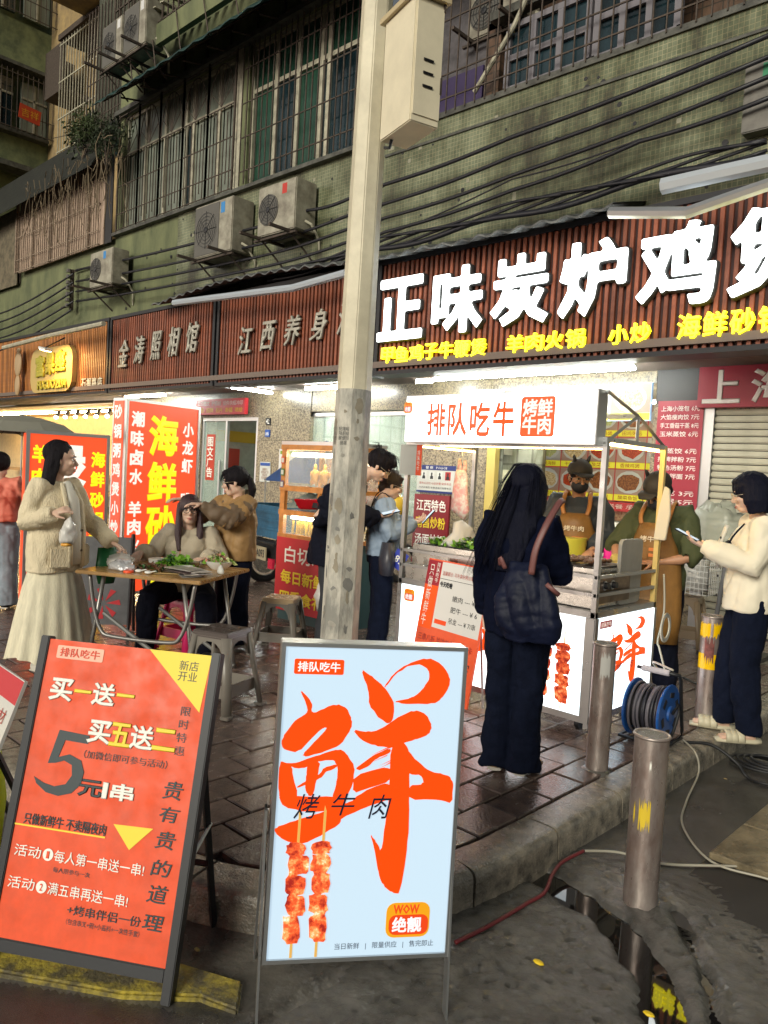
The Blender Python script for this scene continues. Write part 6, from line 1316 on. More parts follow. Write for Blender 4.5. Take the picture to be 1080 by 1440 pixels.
def figure(label, loc, heading, h=1.62, pose={}, yaw=0, pitch=0, roll=0, hands={}, skin=None, man=False, bulk=1.0, seated=False, group=None, bare_arm=True):
    t = thing('person', label, 'person', loc, R(heading), group); s = h/1.62
    J = {k:V(v) for k,v in SK.items()}; J.update({k:V(v) for k,v in pose.items()})
    if not seated: J = {k:v*s for k,v in J.items()}
    m = skin or M_skin; mb = MB(); X = V((1,0,0))
    up = (J['neck']-J['pel']); 
    k = bulk
    P = [J['pel'],J['waist'],J['chest'],J['chest'].lerp(J['neck'],.62),J['neck']]
    mb.loft([J['pel']-V((0,0,.04))]+P,[(.12*k,.09*k),(.145*k,.10*k),(.115*k,.085*k),(.145*k,.10*k),(.12*k,.07*k),(.05,.05)],14,ref=X)
    H_ = HM(J['head'],yaw,pitch,roll); hb = J['head']+(H_.to_3x3()@V((-.025,0,-.06)))
    mb.loft([J['neck']-V((0,0,.04)),J['neck'],J['neck'].lerp(hb,.5),hb],[.062,.053,.049,.052],12)
    for q in 'LR':
        sh,el,wr = J['sh'+q],J['el'+q],J['wr'+q]
        mb.loft([J['chest'].lerp(J['neck'],.7),sh,sh.lerp(el,.4),el,el.lerp(wr,.3),el.lerp(wr,.75),wr],[.055,.050*k,.043*k,.036,.038,.027,.022],10)
        d,n,cu = hands.get(q,((0,0,-1),(0,(-1 if q=='L' else 1),0),.35)); hand(mb, wr, d, n, 1 if q=='R' else -1, cu, .98*s if not seated else 1.0)
        hp,kn,an,to = J['hip'+q],J['kn'+q],J['an'+q],J['to'+q]
        mb.loft([hp+V((0,0,.03)),hp.lerp(kn,.3),kn,kn.lerp(an,.35),an],[.085*k,.074*k,.052,.050,.036],10)
        mb.loft([an+V((-.0,0,.02)),an+(an-to)*.15+V((0,0,-.035)),an.lerp(to,.5)+V((0,0,-.01)),to],[.036,(.034,.03),(.040,.026),(.034,.018)],8)
    hd = MB()
    hd.ell((-.012,0,.035),(.094,.074,.080),seg=18,rings=12).ell((.018,0,-.025),(.066,.060,.085),seg=16,rings=12).ell((.045,0,-.082),(.038,.036,.028)).ell((.0,.035,-.055),(.05,.026,.04)).ell((.0,-.035,-.055),(.05,.026,.04))
    hd.loft([(.074,0,.022),(.088,0,-.004),(.101,0,-.027),(.092,0,-.036)],[.008,.0095,.0155,.012],8).ell((.086,.010,-.032),(.012,.009,.008)).ell((.086,-.010,-.032),(.012,.009,.008))
    for q in (1,-1): hd.ell((.078,.030*q,.030),(.012,.024,.006)).ell((.070,.036*q,-.02),(.016,.020,.018)).ell((-.005,.075*q,-.005),(.016,.008,.030),M=Matrix.Rotation(R(-8),3,'Y')).ell((.0,.073*q,-.02),(.010,.009,.014))
    hd.ell((.082,0,-.061),(.012,.024,.007)).ell((.080,0,-.071),(.012,.020,.008))
    f_ = 1.0 if not man else 1.04; hd.xf(H_@Matrix.Scale(f_,4)); mb.v, base = mb.v+hd.v, len(mb.v); mb.f += [tuple(i+base for i in f) for f in hd.f]
    body = remeshed(mb,'body',m,t,.0068,3)
    e = MB(); ir = MB(); br = MB()
    for q in (1,-1):
        e.ell((.0775,.031*q,.004),(.009,.0145,.0068),seg=10,rings=8); ir.ell((.0835,.031*q,.0035),(.004,.0062,.0062),seg=8,rings=6)
        ir.loft([(.082,.017*q,.005),(.0865,.030*q,.0115),(.080,.046*q,.006)],.0014,4); br.loft([(.088,.016*q,.024),(.088,.032*q,.029),(.078,.048*q,.023)],[.0022,.003,.0015],5)
    HH = H_@Matrix.Scale(f_,4)
    e.xf(HH).build('eyes',M_eye,body,smooth=True); ir.xf(HH).build('irises',M_iris,body,smooth=True); br.xf(HH).build('eyebrows',M_brow,body)
    MB().loft([(.083,-.022,-.063),(.0925,-.008,-.061),(.0915,0,-.0625),(.0925,.008,-.061),(.083,.022,-.063)],[.0015,.0045,.004,.0045,.0015],6).loft([(.082,-.018,-.068),(.092,0,-.0715),(.082,.018,-.068)],[.002,.0055,.002],6).xf(HH).build('lips',M_lip,body,smooth=True)
    return t,J,HH
def wr_noise(a,f=9,z=.45,seed=0):
    return lambda p: a*1.25*(abs(noise.noise(V((p.x*f+p.z*3,p.y*f-p.z*2.5,p.z*f*z+seed))))*2-.55)+a*.6*abs(noise.noise(V((p.x*f*.8-p.z*9,p.y*f*.8+p.z*8,p.z*f*1.3+5))))+a*.35*noise.noise(V((p.x*f*3,p.y*f*3,p.z*f*2)))
def top(t,J,m,fit=.02,hem=.80,hw=.20,hd=.14,sleeve=.055,cuff=.045,name='jacket',armto=1.0,wr=.010,sh=1.0,collar=None,flare=None,vox=.0095,sleeves='LR'):
    mb = MB(); X = V((1,0,0)); axis = J['pel']-J['waist']
    p0 = J['pel'].copy(); p0.z = max(p0.z-.0,0); hemP = J['pel']+ (J['pel']-J['waist']).normalized()*max(0,(J['pel'].z-hem)) if J['pel'].z>hem else J['pel'].lerp(J['waist'],min(1,(hem-J['pel'].z)/max(.02,J['waist'].z-J['pel'].z)))
    c = J['chest']; n = J['neck']
    mb.loft([hemP,hemP.lerp(c,.35),hemP.lerp(c,.7),c,c.lerp(n,.55),n-V((0,0,.02)),n+V((-.005,0,.012))],[(hw,hd),(hw*.98,hd),(hw*.94,hd*.96),(.165*sh+fit,.115+fit),(.165*sh+fit*.6,.095+fit*.6),(.085,.075),(.062,.062)],20,ref=X)
    for q in sleeves:
        s_,e,w = J['sh'+q],J['el'+q],J['wr'+q]; w = e.lerp(w,armto)
        mb.loft([c.lerp(n,.62),s_+V((0,0,.004)),s_.lerp(e,.35),s_.lerp(e,.75),e,e.lerp(w,.4),e.lerp(w,.85),w],[.075,sleeve+.012,sleeve+.008,sleeve,sleeve,sleeve,sleeve*.95,cuff],12)
        if cuff < sleeve: mb.loft([e.lerp(w,.9),w+(w-e).normalized()*.01],[cuff+.006,cuff],12)
    return remeshed(mb,name,m,t,vox,2,disp=wr_noise(wr))
def legs(t,J,m,rt=.10,rk=.075,rh=.07,name='trousers',wr=.008,hemz=None,vox=.0095):
    mb = MB(); X=V((1,0,0)); mb.loft([J['pel']+V((0,0,.10)),J['pel'],J['pel']-V((0,0,.07))],[(.14,.10),(.17,.12),(.165,.12)],16,ref=X)
    for q in 'LR':
        h_,k_,a_ = J['hip'+q],J['kn'+q],J['an'+q]; a2 = a_+V((0,0,(hemz if hemz is not None else .0)-.02))
        mb.loft([h_+V((0,0,.02)),h_.lerp(k_,.25),h_.lerp(k_,.7),k_,k_.lerp(a2,.4),k_.lerp(a2,.8),a2],[rt,rt,(rt+rk)/2,rk,rk,(rk+rh)/2,rh],14)
    return remeshed(mb,name,m,t,vox,2,disp=wr_noise(wr,8,.5,3))
def shoes(t,J,m,name='shoe',h=.035,w=.042):
    for q in 'LR':
        a,to = J['an'+q],J['to'+q]; d = (to-a); d.z=0; d.normalize(); b = V((a.x,a.y,to.z)); mb = MB()
        mb.loft([b-d*.065+V((0,0,h*.5)),b-d*.05+V((0,0,h*.7)),b+V((0,0,h*.8)),b+d*.09+V((0,0,h*.35)),b+d*.17,b+d*.195],[(.02,h*.6),(w*.85,h*1.1),(w*.9,h*1.2),(w,h*.8),(w*.95,h*.55),(w*.5,h*.3)],12,ref=V((0,0,1)))
        o = mb.build(name,m,t,smooth=True)
        mb = MB(); mb.loft([b-d*.06,b+d*.19],[(w*.9,.010),(w*.8,.010)],10,ref=V((0,0,1))); mb2 = mb
        for v in mb2.v: pass
        z0 = J['pel'].z*0
        mb2.build('sole',M_sole,o)
M_sole = mat('pale_sole',(.5,.47,.42),rough=.6)
def hairdo(t,H_,parts,m=None,name='hair',amp=.004,vox=.0062,cap=True,capr=(.104,.088,.096),capc=(-.018,0,.042)):
    mb = MB()
    if cap: mb.ell(capc,capr,seg=22,rings=16)
    for p in parts:
        if p[0]=='e': mb.ell(p[1],p[2],seg=16,rings=10)
        else: mb.loft(p[1],p[2],12,ref=p[3] if len(p)>3 else V((1,0,0)))
    hm = H_.copy(); mb.xf(hm)
    return remeshed(mb,name,m or M_hair,t,vox,2,disp=lambda p: amp*(noise.noise(V((p.x*55,p.y*55,p.z*5)))+.5*noise.noise(V((p.x*110,p.y*110,p.z*8)))))
def strands(t,H_,pts,n,m=None,seed=1,spread=.012,r=.0016,name='hair_strands'):
    rnd = random.Random(seed); mb = MB()
    for i in range(n):
        o = V((rnd.uniform(-spread,spread),rnd.uniform(-spread,spread)*2,rnd.uniform(-spread,spread))); path=rnd.choice(pts)
        k=len(path); mb.loft([H_@(V(p)+o*(.4+1.2*j/k)) for j,p in enumerate(path)],[r]*(k-1)+[r*.3],3)
    o = mb.build(name,m or M_hair,t,smooth=True); o['kind']='stuff'
def glasses(t,H_,m=None,r=.021,th=.0016):
    mb = MB()
    for q in (1,-1):
        mb.loft([(.099,.030*q+r*1.05*math.cos(a),.002+r*math.sin(a)) for a in [2*math.pi*i/16 for i in range(16)]],th,5,close=True)
        mb.loft([(.098,.052*q,.006),(.09,.072*q,.008),(.0,.080*q,.006)],th,4)
    mb.loft([(.099,-.009,.004),(.104,0,.007),(.099,.009,.004)],th,4); mb.xf(H_).build('glasses',m or mat('gold_wire',(.5,.42,.3),rough=.3,metal=.8),t,smooth=True)
def cap_(t,H_,m):
    mb = MB(); mb.ell((-.012,0,.052),(.110,.092,.088),seg=20,rings=12); 
    o = remeshed(mb.xf(H_),'cap',m,t,.006,2,keep=lambda p:(H_.inverted()@V(p)).z>.032)
    MB().loft([(.07,0,.046),(.12,0,.048),(.165,0,.036)],[(.078,.005),(.076,.005),(.045,.004)],14,ref=V((0,0,1))).xf(H_).build('brim',m,o,smooth=True)
    for q in (1,-1): MB().loft([(-.0,.045*q,.12),(-.01,.058*q,.155),(-.005,.062*q,.172)],[.016,.011,.002],8).xf(H_).build('cap_horn',M_black,o,smooth=True)
    MB().ell((-.012,0,.14),(.008,.008,.005)).xf(H_).build('cap_button',m,o)
def mask(t,H_,m):
    mb = MB(); mb.ell((.034,0,-.055),(.076,.064,.056),seg=20,rings=14).ell((.075,0,-.035),(.036,.026,.03))
    o = remeshed(mb.xf(H_),'face_mask',m,t,.006,3,keep=lambda p:(H_.inverted()@V(p)).x>.018)
    mb = MB()
    for q in (1,-1): mb.loft([(.05,.058*q,-.03),(.02,.072*q,-.005),(-.01,.083*q,.012)],.0018,4).loft([(.04,.056*q,-.075),(.01,.07*q,-.045),(-.012,.08*q,-.02)],.0018,4)
    mb.xf(H_).build('ear_loop',m,o)
def phone(world,rot,label,m=None,glow=None):
    t = thing('phone',label,'phone',world); t.rotation_euler = rot; MB().box((0,0,0),(.155,.074,.009)).build('case', m or mat('phone_black',(.015,.015,.02),rough=.25), t, bevel=.004)
    MB().box((0,0,.0055),(.143,.066,.001)).build('screen', mat('phone_screen',(.3,.35,.4),emit=(glow or .8),ecol=(.6,.75,.9)), t); return t
def wpt(t,p): return Matrix.Translation(t.location)@t.rotation_euler.to_matrix().to_4x4()@V(p)
def long_hair(L=.45,front=True,w=.085,back=-.05,drop=(0,0)):
    P = [('l',[(-.045,0,.06),(-.065,0,-.03),(back-.02,0,-.14),(back-.03+drop[0]*.5,0,-.14-L*.5),(back-.03+drop[0],0,-.14-L)],[(w,.05),(w,.045),(w,.04),(w*.95,.035),(w*.6,.014)])]
    if front:
        for q in (1,-1): P.append(('l',[(.015,.062*q,.06),(.012,.078*q,-.01),(.0,.082*q,-.09),(.015,.085*q,-.2),(.03,.08*q,-.14-L*.7)],[(.02,.05),(.014,.05),(.022,.035),(.028,.025),(.01,.010)]))
    return P
# materials of the clothes
M_knit = mat('cream_knit',(.78,.67,.47),rough=.9,var=.15,vsc=12,bump=1,bs=130,st=(1,1,.35)); M_tulle = mat('cream_tulle',(.78,.72,.54),rough=.8,var=.2,vsc=6,st=(8,8,.4),bump=.5,bs=40)
M_whitec = mat('white_cotton',(.62,.59,.52),rough=.85,bump=.3,bs=60); M_brownj = mat('brown_jacket',(.33,.19,.07),rough=.65,var=.2,vsc=4,bump=.3,bs=50); M_dbrown = mat('olive_brown_sleeve',(.13,.085,.05),rough=.65)
M_grey = mat('oatmeal_sweat',(.42,.36,.27),rough=.9,bump=.5,bs=80); M_blackc = mat('black_cloth',(.007,.008,.016),spec=.1,rough=.85,bump=.4,bs=60); M_navy = mat('navy_denim',(.006,.009,.023),spec=.1,rough=.9,bump=.4,bs=120,var=.3,vsc=12)
M_blues = mat('pale_blue_shirt',(.26,.34,.46),rough=.7,var=.2,vsc=8,bump=.4,bs=30); M_green = mat('olive_shirt',(.055,.065,.022),rough=.8,bump=.3,bs=60); M_apr = mat('tan_leather_apron',(.27,.13,.03),rough=.5,var=.3,vsc=6,bump=.2,bs=70)
M_cream = M_cream; M_crj = mat('cream_jacket',(.78,.71,.56),rough=.7,bump=.12,bs=20); M_pinkt = mat('salmon_top',(.75,.22,.15),rough=.7,bump=.3); M_jean = mat('washed_jeans',(.30,.36,.42),rough=.8,var=.4,vsc=6); M_grnT = mat('slate_green_jacket',(.035,.042,.05),rough=.65,bump=.3,bs=40)
# 1 ---- woman in the cream cardigan
t,J,H = figure('woman in a cream cardigan and long pale skirt, looking right, holding a small bag',(-5.32,2.30,0),22,1.61,
  pose=dict(elL=(.05,.26,1.08),wrL=(.28,.24,.93),elR=(-.04,-.23,1.06),wrR=(.17,-.20,1.14),head=(.03,.005,1.50)),yaw=36,pitch=2,
  hands={'L':((.9,.1,-.35),(0,-.3,-1),.25),'R':((.7,.35,.35),(.2,.6,-.6),.7)})
top(t,J,M_knit,fit=.03,hem=.72,hw=.215,hd=.16,sleeve=.062,cuff=.05,name='cardigan',wr=.009)
mb = MB(); mb.loft([V((.085,.0,1.34)),V((.150,.0,1.22)),V((.185,.0,1.0)),V((.185,0,.78))],[(.03,.02),(.05,.022),(.045,.022),(.05,.02)],12,ref=V((1,0,0))); mb.build('inner_top',M_whitec,t,smooth=True)
mb = MB(); mb.loft([(.09,.045,1.33),(.155,.07,1.2),(.195,.06,1.0),(.195,.055,.76)],[(.02,.012)]*4,8,ref=(1,0,0)).loft([(.09,-.045,1.33),(.155,-.07,1.2),(.195,-.06,1.0),(.195,-.055,.76)],[(.02,.012)]*4,8,ref=(1,0,0)); mb.build('cardigan_edge',M_knit,t,smooth=True)
for z in (1.0,.86): MB().loft([(.185,-.045,z),(.195,.045,z+.015)],.011,8).build('toggle',mat('dark_toggle',(.06,.035,.02),rough=.5),t,smooth=True)
for q in (1,-1): MB().box((.155,.12*q,.83),(.03,.14,.15),rz=.45*q).build('pocket',M_knit,t,bevel=.012)
mb = MB(); n=90; Z=[.76,.6,.4,.2,.13]; 
for i,z in enumerate(Z):
    rr=.17+.14*(1-(z-.13)/.63)**.8
    for j in range(n):
        q=2*math.pi*j/n; f=1+.05*(i/4)*math.sin(q*17+.5*math.sin(q*3))+.05*(i/4)*noise.noise(V((math.cos(q)*3,math.sin(q)*3,z))); mb.v.append((rr*f*math.cos(q)*.85,rr*f*math.sin(q),z+ (.03*math.sin(q*3) if i==4 else 0)))
for i in range(4):
    for j in range(n): mb.f.append((i*n+j,i*n+(j+1)%n,(i+1)*n+(j+1)%n,(i+1)*n+j))
mb.build('skirt',M_tulle,t,smooth=True); shoes(t,J,M_whitec)
hairdo(t,H,long_hair(.30,False,.082,-.06)+[('l',[(-.01,.07,.03),(-.03,.083,-.07),(-.045,.08,-.2),(-.05,.07,-.42)],[(.03,.05),(.02,.045),(.03,.035),(.012,.012)]),('l',[(-.02,-.066,.05),(-.04,-.076,-.04),(-.055,-.078,-.12),(-.06,-.08,-.25),(-.06,-.07,-.45)],[(.02,.04),(.018,.045),(.03,.04),(.03,.03),(.01,.01)])],capr=(.100,.082,.094),capc=(-.028,0,.044))
strands(t,H,[[(.02,.03,.125),(.0,.07,.04),(.0,.088,-.06),(-.04,.085,-.25),(-.04,.08,-.5)],[(.02,-.03,.125),(-.01,-.072,.04),(-.05,-.084,-.06),(-.06,-.085,-.25),(-.06,-.07,-.5)]],40,seed=2)
pp = wpt(t,J['wrR']+V((.10,.03,-.06))); crumple('plastic_bag','small clear plastic bag of food held by the woman in the cardigan','bag',pp+V((0,0,-.14)),(.055,.045,.10),M_film,21,.5); crumple('flatbread','piece of brown flatbread in the small held bag','food',pp+V((0,0,-.15)),(.04,.035,.02),M_chk,22,.2)
pp = wpt(t,(.22,.27,.62)); gb = thing('green_bag','dark green tote bag hanging from the wrist of the woman in the cardigan','bag',pp); mb = MB().loft([(0,0,0),(0,0,.10),(0,0,.26)],[(.06,.03),(.085,.045),(.07,.02)],14); mb.build('bag_body',mat('green_tote',(.01,.13,.04),rough=.4,bump=.4,bs=30),gb,smooth=True); MB().loft([(-.04,0,.25),(-.02,0,.36),(.03,0,.36),(.05,0,.25)],.008,6).build('handle',mat('green_tote',(.01,.13,.04)),gb)
# 2 ---- seated woman with glasses
t,J,H = figure('seated woman with glasses in an oatmeal sweatshirt reaching over the table',(-5.40,3.42,0),-38,1.6,seated=True,
  pose=dict(pel=(0,0,.50),waist=(.01,0,.62),chest=(.03,0,.84),neck=(.02,0,.97),head=(.05,0,1.135),shL=(.02,.165,.94),shR=(.02,-.165,.94),elL=(.12,.25,.76),wrL=(.30,.16,.78),elR=(.10,-.27,.78),wrR=(.26,-.33,.815),
   hipL=(.0,.09,.49),hipR=(0,-.09,.49),knL=(.38,.18,.50),knR=(.34,-.24,.50),anL=(.30,.20,.08),anR=(.22,-.28,.08),toL=(.46,.22,.03),toR=(.36,-.34,.03)),yaw=8,pitch=-6,
  hands={'R':((.8,-.2,-.3),(0,0,-1),.5),'L':((.8,-.5,.1),(0,0,-1),.4)})
top(t,J,M_grey,fit=.045,hem=.50,hw=.20,hd=.16,sleeve=.075,cuff=.045,name='sweatshirt',wr=.012); legs(t,J,M_blackc,.10,.085,.075); shoes(t,J,M_black)
txt(t,'NEW',-.05,.80,.10,.035,P_('red_print','b03a2a'),M=Matrix.Translation((.175,0,0))@Matrix.Rotation(R(90),4,'Z'),y=-.004)
hairdo(t,H,[('l',[(-.02,.07,.05),(.02,.085,-.05),(.05,.085,-.17),(.09,.075,-.32)],[(.03,.05),(.02,.045),(.03,.03),(.014,.014)]),('l',[(-.02,-.07,.05),(.02,-.085,-.05),(.05,-.085,-.17),(.09,-.075,-.32)],[(.03,.05),(.02,.045),(.03,.03),(.014,.014)]),('l',[(-.05,0,.04),(-.07,0,-.05),(-.06,0,-.2)],[(.08,.05),(.08,.04),(.06,.02)])],mat('wine_dark_hair',(.035,.012,.016),rough=.4,bump=.5,bs=90,st=(6,6,.5)))
glasses(t,H,M_black,.025,.0024)
# 3 ---- girl in brown, arms raised to the seated woman's hair
t,J,H = figure('girl with ponytail in brown jacket, hands on the seated woman\'s hair',(-5.28,3.79,0),262,1.49,
  pose=dict(elL=(.20,.22,1.17),wrL=(.42,.14,1.30),elR=(.20,-.22,1.20),wrR=(.40,-.30,1.32),head=(.035,0,1.50)),yaw=-28,pitch=10,hands={'L':((1,-.2,.05),(0,0,-1),.4),'R':((1,-.25,-.05),(0,0,-1),.4)})
o=top(t,J,M_brownj,fit=.045,hem=.80*.92,hw=.215,hd=.165,sleeve=.078,cuff=.04,name='jacket',wr=.012,armto=.1); mb=MB()
for q in 'LR': s_,e,w=J['sh'+q],J['el'+q],J['wr'+q]; mb.loft([s_.lerp(e,.1),s_.lerp(e,.6),e,e.lerp(w,.5),w],[.083,.083,.085,.07,.042],12)
remeshed(mb,'sleeves',M_dbrown,t,.0095,2,disp=wr_noise(.012)); mb=MB().loft([J['neck']+V((-.03,0,-.02)),J['neck']+V((-.07,0,-.05)),J['neck']+V((-.09,0,-.12))],[(.10,.05),(.12,.06),(.09,.03)],12,ref=(1,0,0)); remeshed(mb,'hood',M_brownj,t,.01,2)
legs(t,J,M_navy,.11,.10,.10); shoes(t,J,M_black)
hairdo(t,H,[('e',(-.11,0,.03),(.03,.03,.03)),('l',[(-.09,0,.04),(-.125,0,.0),(-.135,0,-.08),(-.12,0,-.17)],[(.02,.02),(.035,.03),(.04,.035),(.012,.012)]),('l',[(.05,.055,.06),(.065,.068,.0),(.055,.072,-.06)],[(.012,.025),(.006,.014),(.004,.006)]),('l',[(.05,-.055,.06),(.065,-.068,.0),(.055,-.072,-.06)],[(.012,.025),(.006,.014),(.004,.006)]),('e',(.045,0,.085),(.052,.062,.03))])
strands(t,H,[[(.08,.02,.09),(.102,.02,.05),(.098,.025,.015)],[(.08,-.03,.09),(.1,-.04,.05),(.09,-.05,.0)]],26,seed=3,spread=.016); glasses(t,H,None,.023)
# 4 ---- man behind the pole
t,J,H = figure('man with messy hair and black jacket bent over his phone behind the pole',(-4.65,4.31,0),36,1.76,
  pose=dict(chest=(.07,0,1.22),neck=(.19,0,1.34),head=(.32,0,1.45),shL=(.12,.17,1.29),shR=(.12,-.17,1.29),elL=(-.05,.25,1.06),wrL=(.26,.14,1.08),elR=(-.08,-.26,1.06),wrR=(.34,-.06,1.08)),yaw=5,pitch=38,man=True,bulk=1.08,
  hands={'L':((.75,-.5,.2),(-.2,-.3,.9),.5),'R':((.9,.25,.1),(0,.1,1),.45)})
top(t,J,M_blackc,fit=.06,hem=.74,hw=.25,hd=.21,sleeve=.09,cuff=.05,wr=.014); legs(t,J,mat('dark_grey_trousers',(.03,.032,.04),rough=.8),.11,.09,.085); shoes(t,J,M_black)
for k in range(5): MB().ell((.235*1.0,-.03,(1.28-k*.11)),(.008,.008,.008),seg=8,rings=6).build('snap_button',M_white,t)
hairdo(t,H,[('e',(.02,.0,.085),(.085,.08,.045)),('e',(.06,.03,.08),(.04,.03,.03)),('e',(.06,-.03,.085),(.04,.03,.03))],amp=.010,capr=(.108,.092,.092))
strands(t,H,[[(.0,.03,.12),(.06,.03,.13),(.11,.03,.09)],[(-.03,-.03,.12),(.04,-.05,.13),(.10,-.05,.07)],[(-.08,.0,.1),(-.11,0,.12),(-.14,0,.08)],[(0,.07,.08),(.03,.1,.07),(.05,.1,.03)]],90,seed=5,spread=.03,r=.002); glasses(t,H,None,.023)
phone(wpt(t,J['wrR']+V((.10,.02,.035))),(R(10),R(-15),R(60)),'dark phone held low by the man behind the pole')
crumple('plastic_bag','white plastic bag hanging behind the pole at the man\'s knee','bag',wpt(t,(-.12,.30,.30)),(.07,.07,.16),M_film,31,.3)
# 5 ---- woman in pale blue
t,J,H = figure('woman in a pale blue shirt looking at her phone beside the man',(-4.46,4.70,0),48,1.55,
  pose=dict(elL=(.06,.22,1.07),wrL=(.27,.10,1.17),elR=(.02,-.22,1.07),wrR=(.26,-.10,1.17),head=(.05,0,1.49)),yaw=4,pitch=16,hands={'L':((.8,-.3,.4),(-.3,-.2,.9),.5),'R':((.9,.25,.35),(-.2,.1,1),.5)})
top(t,J,M_blues,fit=.04,hem=.83,hw=.19,hd=.14,sleeve=.075,cuff=.045,name='shirt',wr=.014); legs(t,J,M_navy,.10,.085,.08); shoes(t,J,M_whitec)
hairdo(t,H,[('e',(-.09,0,.05),(.045,.04,.04)),('e',(.03,0,.08),(.06,.07,.03)),('l',[(-.05,0,.02),(-.075,0,-.05),(-.06,0,-.08)],[(.07,.04),(.05,.03),(.03,.02)])],mat('brown_black_hair',(.03,.018,.016),rough=.45,bump=.4,bs=90,st=(6,6,.5))); glasses(t,H,None,.022)
mb=MB(); mb.loft(curve_pts([(-.13,.09,1.0),(-.10,.10,1.25),(-.03,.09,1.37),(.08,.08,1.30),(.14,.07,1.1)],4),(.011,.004),6,ref=(1,0,0)); mb.loft(curve_pts([(-.15,-.09,.95),(-.12,-.10,1.22),(-.03,-.09,1.36),(.08,-.08,1.28)],4),(.011,.004),6,ref=(1,0,0)).build('strap',M_blackc,t,smooth=True)
phone(wpt(t,J['wrR']+V((.12,.02,.06))),(R(5),R(-50),R(45)),'dark phone held up by the woman in pale blue')
hb_ = thing('hip_bag','dark leather bag slung at the hip of the woman in pale blue','bag',wpt(t,(.03,-.20,.70)),R(48)); MB().loft([(0,0,0),(0,0,.12),(0,0,.26)],[(.06,.16),(.07,.16),(.05,.13)],12,ref=(0,1,0)).build('bag_body',mat('dark_leather',(.045,.045,.06),rough=.4,bump=.4,bs=30),hb_,smooth=True)
tg = thing('number_tag','blue number tag with 58 hanging upside down from the hip bag','tag',wpt(t,(.12,-.29,.83)),R(20)); q_ = MB().box((0,0,0),(.115,.006,.15),ry=.5).build('card',mat('blue_tag',(.03,.05,.40),rough=.35),tg); txt(tg,'58',-.04,-.03,.075,.06,W_,y=-.006,M=Matrix.Rotation(R(30+180),4,'Y'),bold=.02)
# 6 ---- woman in dark coat seen from behind
t,J,H = figure('woman seen from behind in a long black coat queueing at the cart',(-2.205,3.355,0),108,1.60,
  pose=dict(elR=(.05,-.215,1.06),wrR=(.22,-.15,1.14),knL=(.02,.06,.47),anL=(-.01,.05,.075),toL=(.15,.07,.03),hipL=(0,.075,.86),elL=(.02,.19,1.04),wrL=(.12,.20,.84),head=(.05,-.01,1.49)),yaw=-14,pitch=12,hands={'R':((.8,.3,.4),(-.2,.5,.6),.5)})
M_coat = mat('black_coat',(.004,.006,.019),spec=.08,rough=.9,bump=.3,bs=60,var=.3,vsc=5)
top(t,J,M_coat,fit=.025,hem=.74,hw=.168,hd=.145,sleeve=.062,cuff=.06,name='coat',wr=.014); legs(t,J,M_navy,.092,.08,.088,wr=.014,hemz=-.02); shoes(t,J,mat('tan_shoe',(.35,.25,.15),rough=.6))
hairdo(t,H,long_hair(.30,False,.095,-.075)+[('l',[(-.0,-.07,.04),(-.02,-.09,-.08),(-.07,-.09,-.2),(-.10,-.07,-.4)],[(.03,.06),(.03,.05),(.03,.04),(.01,.01)]),('l',[(-.0,.07,.04),(-.02,.09,-.08),(-.07,.10,-.2),(-.10,.12,-.42)],[(.03,.06),(.03,.05),(.035,.045),(.012,.012)])],mat('blue_black_hair',(.005,.006,.016),rough=.5,bump=.7,bs=60,st=(6,6,.35),spec=.12),capr=(.108,.094,.10))
strands(t,H,[[(.02,.0,.145),(-.07,.05,.12),(-.11,.07,.02),(-.13,.1,-.15)],[(.02,.0,.145),(-.06,-.06,.11),(-.10,-.09,.0),(-.11,-.1,-.15)]],60,mat('blue_black_hair',(.007,.007,.013)),seed=8,spread=.014,r=.0012)
strands(t,H,[[(-.10,.05,.05),(-.13,.08,-.1),(-.15,.12,-.3),(-.14,.17,-.48)],[(-.10,.0,.05),(-.13,.0,-.1),(-.16,.03,-.3),(-.15,.06,-.5)]],50,mat('blue_black_hair',(.007,.007,.013)),seed=7,spread=.02)
pb_ = wpt(t,(-.16,-.12,.74)); sb = thing('shoulder_bag','slouchy black shoulder bag with brown straps on the woman\'s back','bag',pb_,R(108-90)); M_sbag = mat('black_nylon_bag',(.006,.009,.028),spec=.2,rough=.55,bump=.5,bs=25,var=.3,vsc=6)
mb=MB(); mb.loft([(.0,-.02,0),(0,-.03,.08),(-.02,-.03,.22),(-.03,-.02,.34),(-.03,0,.38)],[(.13,.045),(.165,.07),(.145,.065),(.11,.04),(.10,.02)],20,ref=(0,1,0)); remeshed(mb,'bag_body',M_sbag,sb,.008,2,disp=wr_noise(.014,10,.3))
M_str = mat('brown_strap',(.16,.06,.055),rough=.5)
mb=MB(); mb.loft(curve_pts([(.02,-.12,.34),(.035,-.125,.46),(.07,-.09,.58),(.10,.0,.68),(.11,.06,.70)],5),(.017,.005),6,ref=(0,1,0)).build('strap',M_str,sb,smooth=True)
MB().loft(curve_pts([(-.15,-.06,.36),(-.145,-.09,.40),(-.12,-.08,.35)],4),(.012,.004),6,ref=(0,1,0)).build('strap_end',M_str,sb,smooth=True); MB().loft([(.09,-.10,.30),(.15,-.08,.25)],(.012,.004),6,ref=(0,1,0)).build('strap_end',M_str,sb,smooth=True)
phone(wpt(t,J['wrR']+V((.09,.04,.06))),(R(0),R(-40),R(100)),'phone held at chest height by the woman in the black coat')
